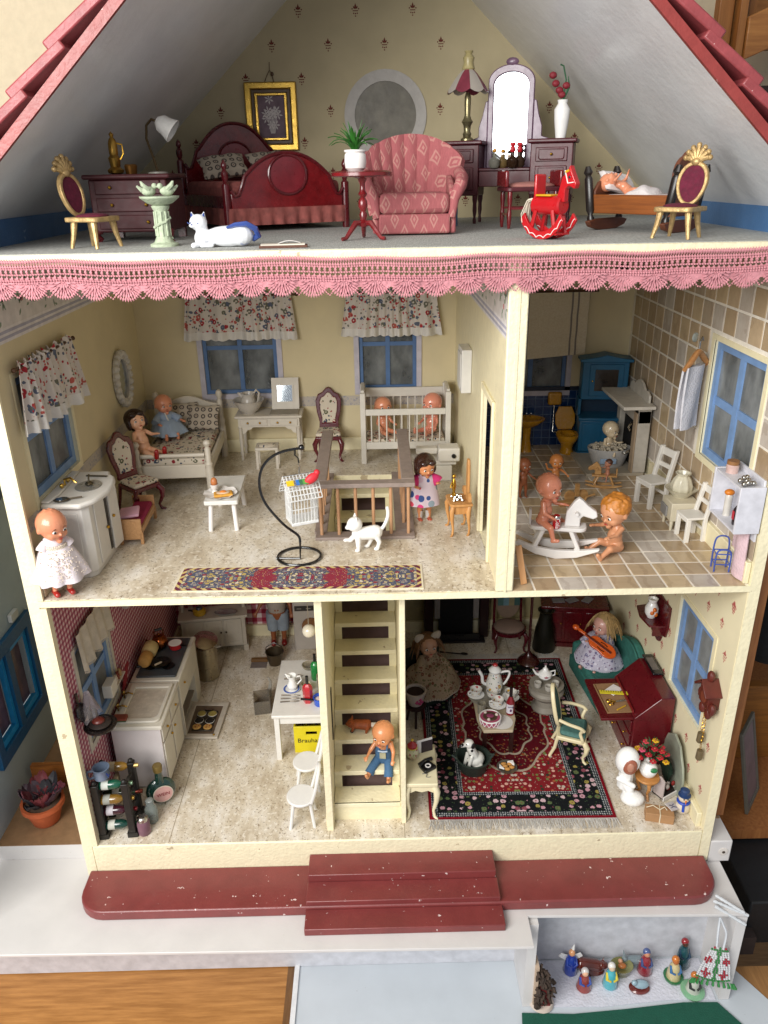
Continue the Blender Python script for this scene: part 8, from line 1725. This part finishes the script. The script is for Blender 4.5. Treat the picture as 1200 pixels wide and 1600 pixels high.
succulent('dark plant with blue green and red leaves behind the terracotta pot', (-.75, 2.6, -.35), .95, ('#22384a', '#4a1f2c', '#1c2c2e', '#5a2030'), 5)
q = B(-1.5, 1.75, -.36, -.1, 1.85, .12).o('wooden_crate_board', wood('#9a5f2a', '#6e3f18', 0)); tag(q, 'orange brown wooden board standing behind the terracotta pot', 'board')
B(-.62, 1.72, -.2, -.2, 1.748, .06).o('paper_label', P('#a9adb8'), q)
# right bookshelf
tw_ = wood('#a8703f', '#85502a', 2, .5, 2.)
t = T('wooden_bookcase', 'brown wooden bookcase upright standing to the right of the dollhouse', 'bookcase', (0, 0, 0))
G().prism([(10.08, .55), (10.43, .55), (10.43, .95), (10.08, .95)], -.22, 9.0, 'xy').o('upright', tw_, t); B(10.62, 1.3, -1.55, 15, 7.8, -1.35).o('shelf_board', tw_, t); B(11.0, 1.6, 3.4, 15, 7.8, 3.55).o('shelf_board', tw_, t); B(11.0, 7.7, -1.3, 15, 7.8, 9.4).o('back_panel', P('#3a2416', .7), t)
t2 = T('framed_card', 'grey framed card leaning inside the bookcase at the right', 'picture', (11.75, 2.0, -1.34), 35); t2.rotation_euler = (R(-12), 0, R(52)); framed(G(), rect(-.42, 0, .42, 1.7), rect(-.33, .1, .33, 1.6), -.04, .02).o('frame', P('#5d5a50', .6), t2, bev=.01); B(-.33, -.02, .1, .33, .0, 1.6).o('card', P('#6a5a5c', .5, var=.3, sc_=2), t2)
q = B(11.6, 3.2, -1.34, 13.5, 3.4, .4).o('wooden_sheet', wood('#9a6428', '#74481a', 0)); tag(q, 'golden brown wooden panel behind the framed card', 'panel')
q = G().ball((12.0, 2.9, 2.0), (.7, .6, .8), 18); q = q.o('dark_cloth', P('#141518', .9, var=.4, bump=.8, bs=4)); tag(q, 'dark bundled cloth on the bookcase shelf at the right edge', 'cloth')
t = T('black_box', 'black case on the floor level at the lower right', 'case', (0, 0, 0)); B(10.9, .0, -2.6, 14, 1.45, -1.62).o('case_body', P('#101216', .6, var=.3), t, bev=.03); G().box(10.75, -.2, -2.6, 11.0, 1.4, -2.2).o('case_strap', P('#2c2220', .7), t)
q = B(10.6, -4, -2.8, 14, -.4, -2.62).o('wooden_tray', wood('#a87c4c', '#86603a', 1, .5, 2)); tag(q, 'light wooden board at the lower right corner beside the black case', 'board')
# top right crates
ow = wood('#a8733a', '#855425', 0, .5, 1.5); ow2 = wood('#a06c36', '#7a4c20', 2, .5, 1.5)
t = T('wooden_box_shelf', 'light brown wooden box shelf on the wall at the top right', 'wooden shelf', (0, 0, 0))
B(10.16, 4.6, 11.3, 10.4, 4.8, 13.2).o('side_board', ow2, t, bev=.02); B(10.43, 4.45, 11.2, 10.55, 5.2, 13.2).o('side_board', ow2, t, bev=.01); G().prism([(10.56, 11.2), (13.5, 12.4), (13.5, 13.0), (10.56, 11.78)], 4.4, 4.6).o('front_board', ow, t, bev=.02); B(11.3, 6.6, 11.6, 13.5, 6.8, 14).o('back_board', ow, t)
B(10.75, 4.9, 11.5, 10.86, 5.1, 13.4).o('slat', ow2, t)
t = T('dark_wall_plate', 'dark purple grey round backed object behind the roof at the right', 'ornament', (11.9, 5.6, 9.2)); B(-1.3, .3, -1.6, 2, .5, 1.7).o('back_board', P('#4a3c42', .7, var=.2), t); G().ball((.1, .1, -.2), (.42, .18, .75), 20).o('oval_body', P('#17161a', .4, var=.3), t); B(-1.3, .0, 1.3, 2, .5, 1.75).o('dark_shelf', P('#2c1c12', .6), t)  # the shelf is a plain dark brown board across the top
# ================================================================ NATIVITY IN THE CABINET
ZF = -2.6
q = G().prism([(7.1, -1.02), (7.1, -.22), (10.05, -.25), (10.05, -.98), (9.3, -.96), (8.2, -1.04)], ZF+.0, ZF+.012, 'xy').o('white_felt', P('#cfd0da', .95, var=.06, bump=.8, bs=25)); tag(q, 'soft white felt lining the floor of the white compartment', 'felt')
q = G().prism([(6.9, -1.12), (7.7, -1.16), (8.6, -1.10), (9.5, -1.02), (10.05, -1.03), (10.5, -1.7), (6.8, -1.8)], ZF+.014, ZF+.03, 'xy').o('green_felt', P('#14503f', .95, var=.08, bump=.5, bs=40)); tag(q, 'dark green felt sheet at the bottom right front of the figures', 'felt')
def fig(label, x, y, h, robe, head, extra=None, hood=None, cat='nativity figure'):
    t = T('nativity_figure', label, cat, (x, y, ZF+.012), 0, 'glazed nativity figures on white felt')
    rm = P(robe, .15, var=.08, coat=.8); G().lathe([(.11, 0), (.125, .03), (.1, h*.35), (.08, h*.6), (.05, h*.72), (0, h*.75)], n=18).o('robe', rm, t); G().ball((0, 0, h*.84), (.055, .055, .065), 12).o('head', P(head, .2, coat=.5), t)
    if hood: G().ball((0, .018, h*.88), (.065, .06, .068), 12).o('hood', P(hood, .15, coat=.7), t)
    for s_ in (-1, 1): G().tube([(s_*.06, 0, h*.62), (s_*.08, -.07, h*.45), (s_*.02, -.1, h*.42)], [.03, .026, .018], 8).o('arm', P(extra or robe, .15, coat=.8), t)
    return t
t = fig('blue robed angel figure with white wings at the left of the group', 7.83, -.42, .52, '#1c3a9a', '#d89a6a')
for s_ in (-1, 1): G().prism([(s_*.02, .3), (s_*.16, .36), (s_*.2, .3), (s_*.08, .2)], .04, .06).o('wing', porcelain, t)
G().tube([(.02, .02, .5), (.03, .02, .6)], [.03, .008], 6).o('halo', porcelain, t)
fig('small figure in a striped red, blue and green robe in front of the angel', 7.98, -.72, .42, '#8a3a34', '#d8a888', '#2f4a9a', '#c9c4c0')
fig('kneeling figure in a turquoise cloak with a white hood', 8.42, -.68, .48, '#4aa8b4', '#cdb59a', '#d8c23a', '#e0dcd4')
t = T('brown_cow', 'glossy brown lying cow figure behind the turquoise figure', 'cow figure', (8.18, -.42, ZF+.012), -8, None)
g = G(); capsule(g, (-.16, 0, .15), (.1, 0, .13), .11, .1); g.ball((.2, -.02, .18), (.07, .06, .07), 10)
for s_ in (1, -1): g.tube([(.18, s_*.04, .22), (.2, s_*.06, .29)], [.02, .005], 6)
g.ball((0, -.02, .05), (.22, .12, .06), 12); blob(g, 'body', P('#5a2216', .15, var=.15, coat=.8), t, .012, 4)
t = T('manger', 'oval green and gold manger with a baby in the middle of the group', 'manger', (8.66, -.48, ZF+.012)); G().lathe([(.1, 0), (.15, .04), (.17, .16), (.19, .19), (.15, .18), (0, .12)], n=24, sx=1., sy=.8).o('manger', P('#7a7a4a', .2, var=.2, coat=.7), t); G().ball((0, -.02, .2), (.07, .05, .045), 12).o('baby', P('#b8703a', .3), t); G().ball((-.01, .05, .22), .04, 10).o('baby_head', P('#d8a07a', .3), t)
t = T('grey_donkey', 'small grey glazed donkey figure at the back of the group', 'donkey figure', (8.92, -.35, ZF+.012), 0); g = G(); capsule(g, (-.12, 0, .13), (.08, 0, .13), .08, .075); g.ball((-.18, -.02, .2), (.05, .05, .06), 10); g.ball((0, 0, .05), (.16, .09, .05), 10)
for s_ in (1, -1): g.tube([(-.18, s_*.03, .24), (-.19, s_*.05, .33)], [.02, .006], 6)
blob(g, 'body', P('#77858a', .15, coat=.8, var=.1), t, .012, 3)
fig('figure in a dark red robe with a blue shawl to the right of the manger', 9.06, -.46, .50, '#8a2a34', '#c98a6a', '#3a4a7a', '#4a5a8a')
t = T('grey_lamb', 'small pale blue lamb figure lying on a red base', 'lamb figure', (8.88, -.76, ZF+.012)); G().lathe([(.16, 0), (.17, .03), (.14, .05), (0, .05)], n=20, sy=.7).o('base', P('#6a2a24', .2, coat=.7), t); g = G(); g.ball((.02, 0, .11), (.13, .08, .07), 12); g.ball((-.1, -.02, .17), (.05, .045, .05), 10); blob(g, 'body', P('#8fa8b4', .15, coat=.8, var=.1), t, .012, 3)
t = fig('kneeling king in an orange turban and cream robe on a green base', 9.5, -.58, .46, '#c9b98a', '#b0622a', '#3a6a9a', '#c8742a'); G().lathe([(.15, 0), (.16, .04), (0, .05)], n=20).o('green_base', P('#1f6a3c', .15, coat=.8), t)
t = fig('standing king in a dark green robe with a red hat at the back right', 9.72, -.36, .60, '#1c4a52', '#4a2a1c', '#1c3a52', '#8a1c24')
t = fig('kneeling king in a white and black robe on a pale green base', 9.72, -.84, .42, '#b9bdb0', '#a85a2a', '#2a2c2a', '#c8742a'); G().lathe([(.17, 0), (.19, .05), (.1, .08), (0, .08)], n=20).o('green_base', P('#7fb08a', .15, coat=.8), t)
# little thatched house
t = T('gingerbread_house', 'small figure of a red cottage under a shaggy dark brown roof', 'house figure', (7.24, -.95, ZF+.01), 0)
G().lathe([(.17, 0), (.2, .03), (.18, .09), (0, .11)], n=24).o('snow_base', P('#cdbdb0', .6), t); B(-.06, -.12, .08, .12, .1, .5).o('wall', P('#6a1c1c', .6, var=.15), t, bev=.01); B(-.16, -.1, .1, -.1, .12, .95).o('back_slab', P('#b9a28c', .7), t)
random.seed(31)
for i in range(110):
    v = i/110; z = .2+.72*v; x = -.14+.34*(1-abs(v-.45)*1.1)*random.random(); y = random.uniform(-.17, .0)
    G().tube([(x, y, z), (x+random.uniform(-.03, .05), y-.03, z-.05), (x+random.uniform(-.02, .06), y-.02, z-.11)], [.022, .026, .01], 5).o('thatch_tuft', P('#3a2c22', .8, rnd=.5), t)
# beaded bag ornament and glass sticks
t = T('beaded_ornament', 'white beaded purse ornament with red diamonds and green trim', 'ornament', (9.9, -1.02, ZF+.55), -12)
random.seed(5); gb1, gb2, gb3 = G(), G(), G()
for r_ in range(17):
    w_ = .11+.15*(1-r_/16.)**.7 if r_ < 16 else .1; n_ = int(w_*2/.036)
    for k in range(n_):
        x = -w_+(k+.5)*2*w_/n_; z = .02+r_*.045; rd_ = abs(abs(x)-.13)+abs((z % .3)-.15)*.6 < .06; gn = abs(x) < .02 or r_ < 1 or r_ == 15
        (gb3 if gn else gb2 if rd_ else gb1).ball((x+.006*random.random(), -.03+.03*(x*x)/.04, z), .019, 6, k=4)
gb1.o('white_beads', P('#cfd0d2', .1, coat=.8), t)['kind'] = 'stuff'; gb2.o('red_beads', P('#9a1c2c', .2, coat=.5), t)['kind'] = 'stuff'; gb3.o('green_beads', P('#2f7a3c', .2, coat=.5), t)['kind'] = 'stuff'
g = G()
for i in range(13): a_ = PI*i/12; x = -.30*cos(a_); g.tube([(x, -.04, .02), (x*1.12, -.06, -.05), (x*1.05, -.05, -.09)], [.014, .026, .006], 5)
g.o('green_fringe', P('#2f7a3c', .3, coat=.4), t)
for s_ in (-.05, .05): G().tube(smooth_path([(s_, -.02, .76), (s_*1.2, .02, 1.0), (s_*.6-.02, .08, 1.12), (-.05, .1, 1.25)]), .018, 6).o('glass_cord', P('#c9cdd2', .1, coat=.6), t)
for i, (p0, p1, lb) in enumerate((((9.78, -.86, -.62), (10.2, -1.06, -.80), 'twisted clear glass rod lying nearest the front on the cabinet corner'), ((9.80, -.76, -.63), (10.26, -.98, -.70), 'twisted clear glass rod lying behind the first on the cabinet corner'), ((9.84, -.72, -.56), (10.18, -1.0, -.62), 'clear glass rod lying across the other two rods on the corner'))):
    g = G(); P0, P1 = V(p0), V(p1); g.tube([P0.lerp(P1, k/14) for k in range(15)], [.02+.008*(k % 2) for k in range(15)], 8); tag(g.o('glass_rod', P('#c6cace', .08, coat=.9, var=.1)), lb, 'glass rod', 'glass rods on the cabinet corner')
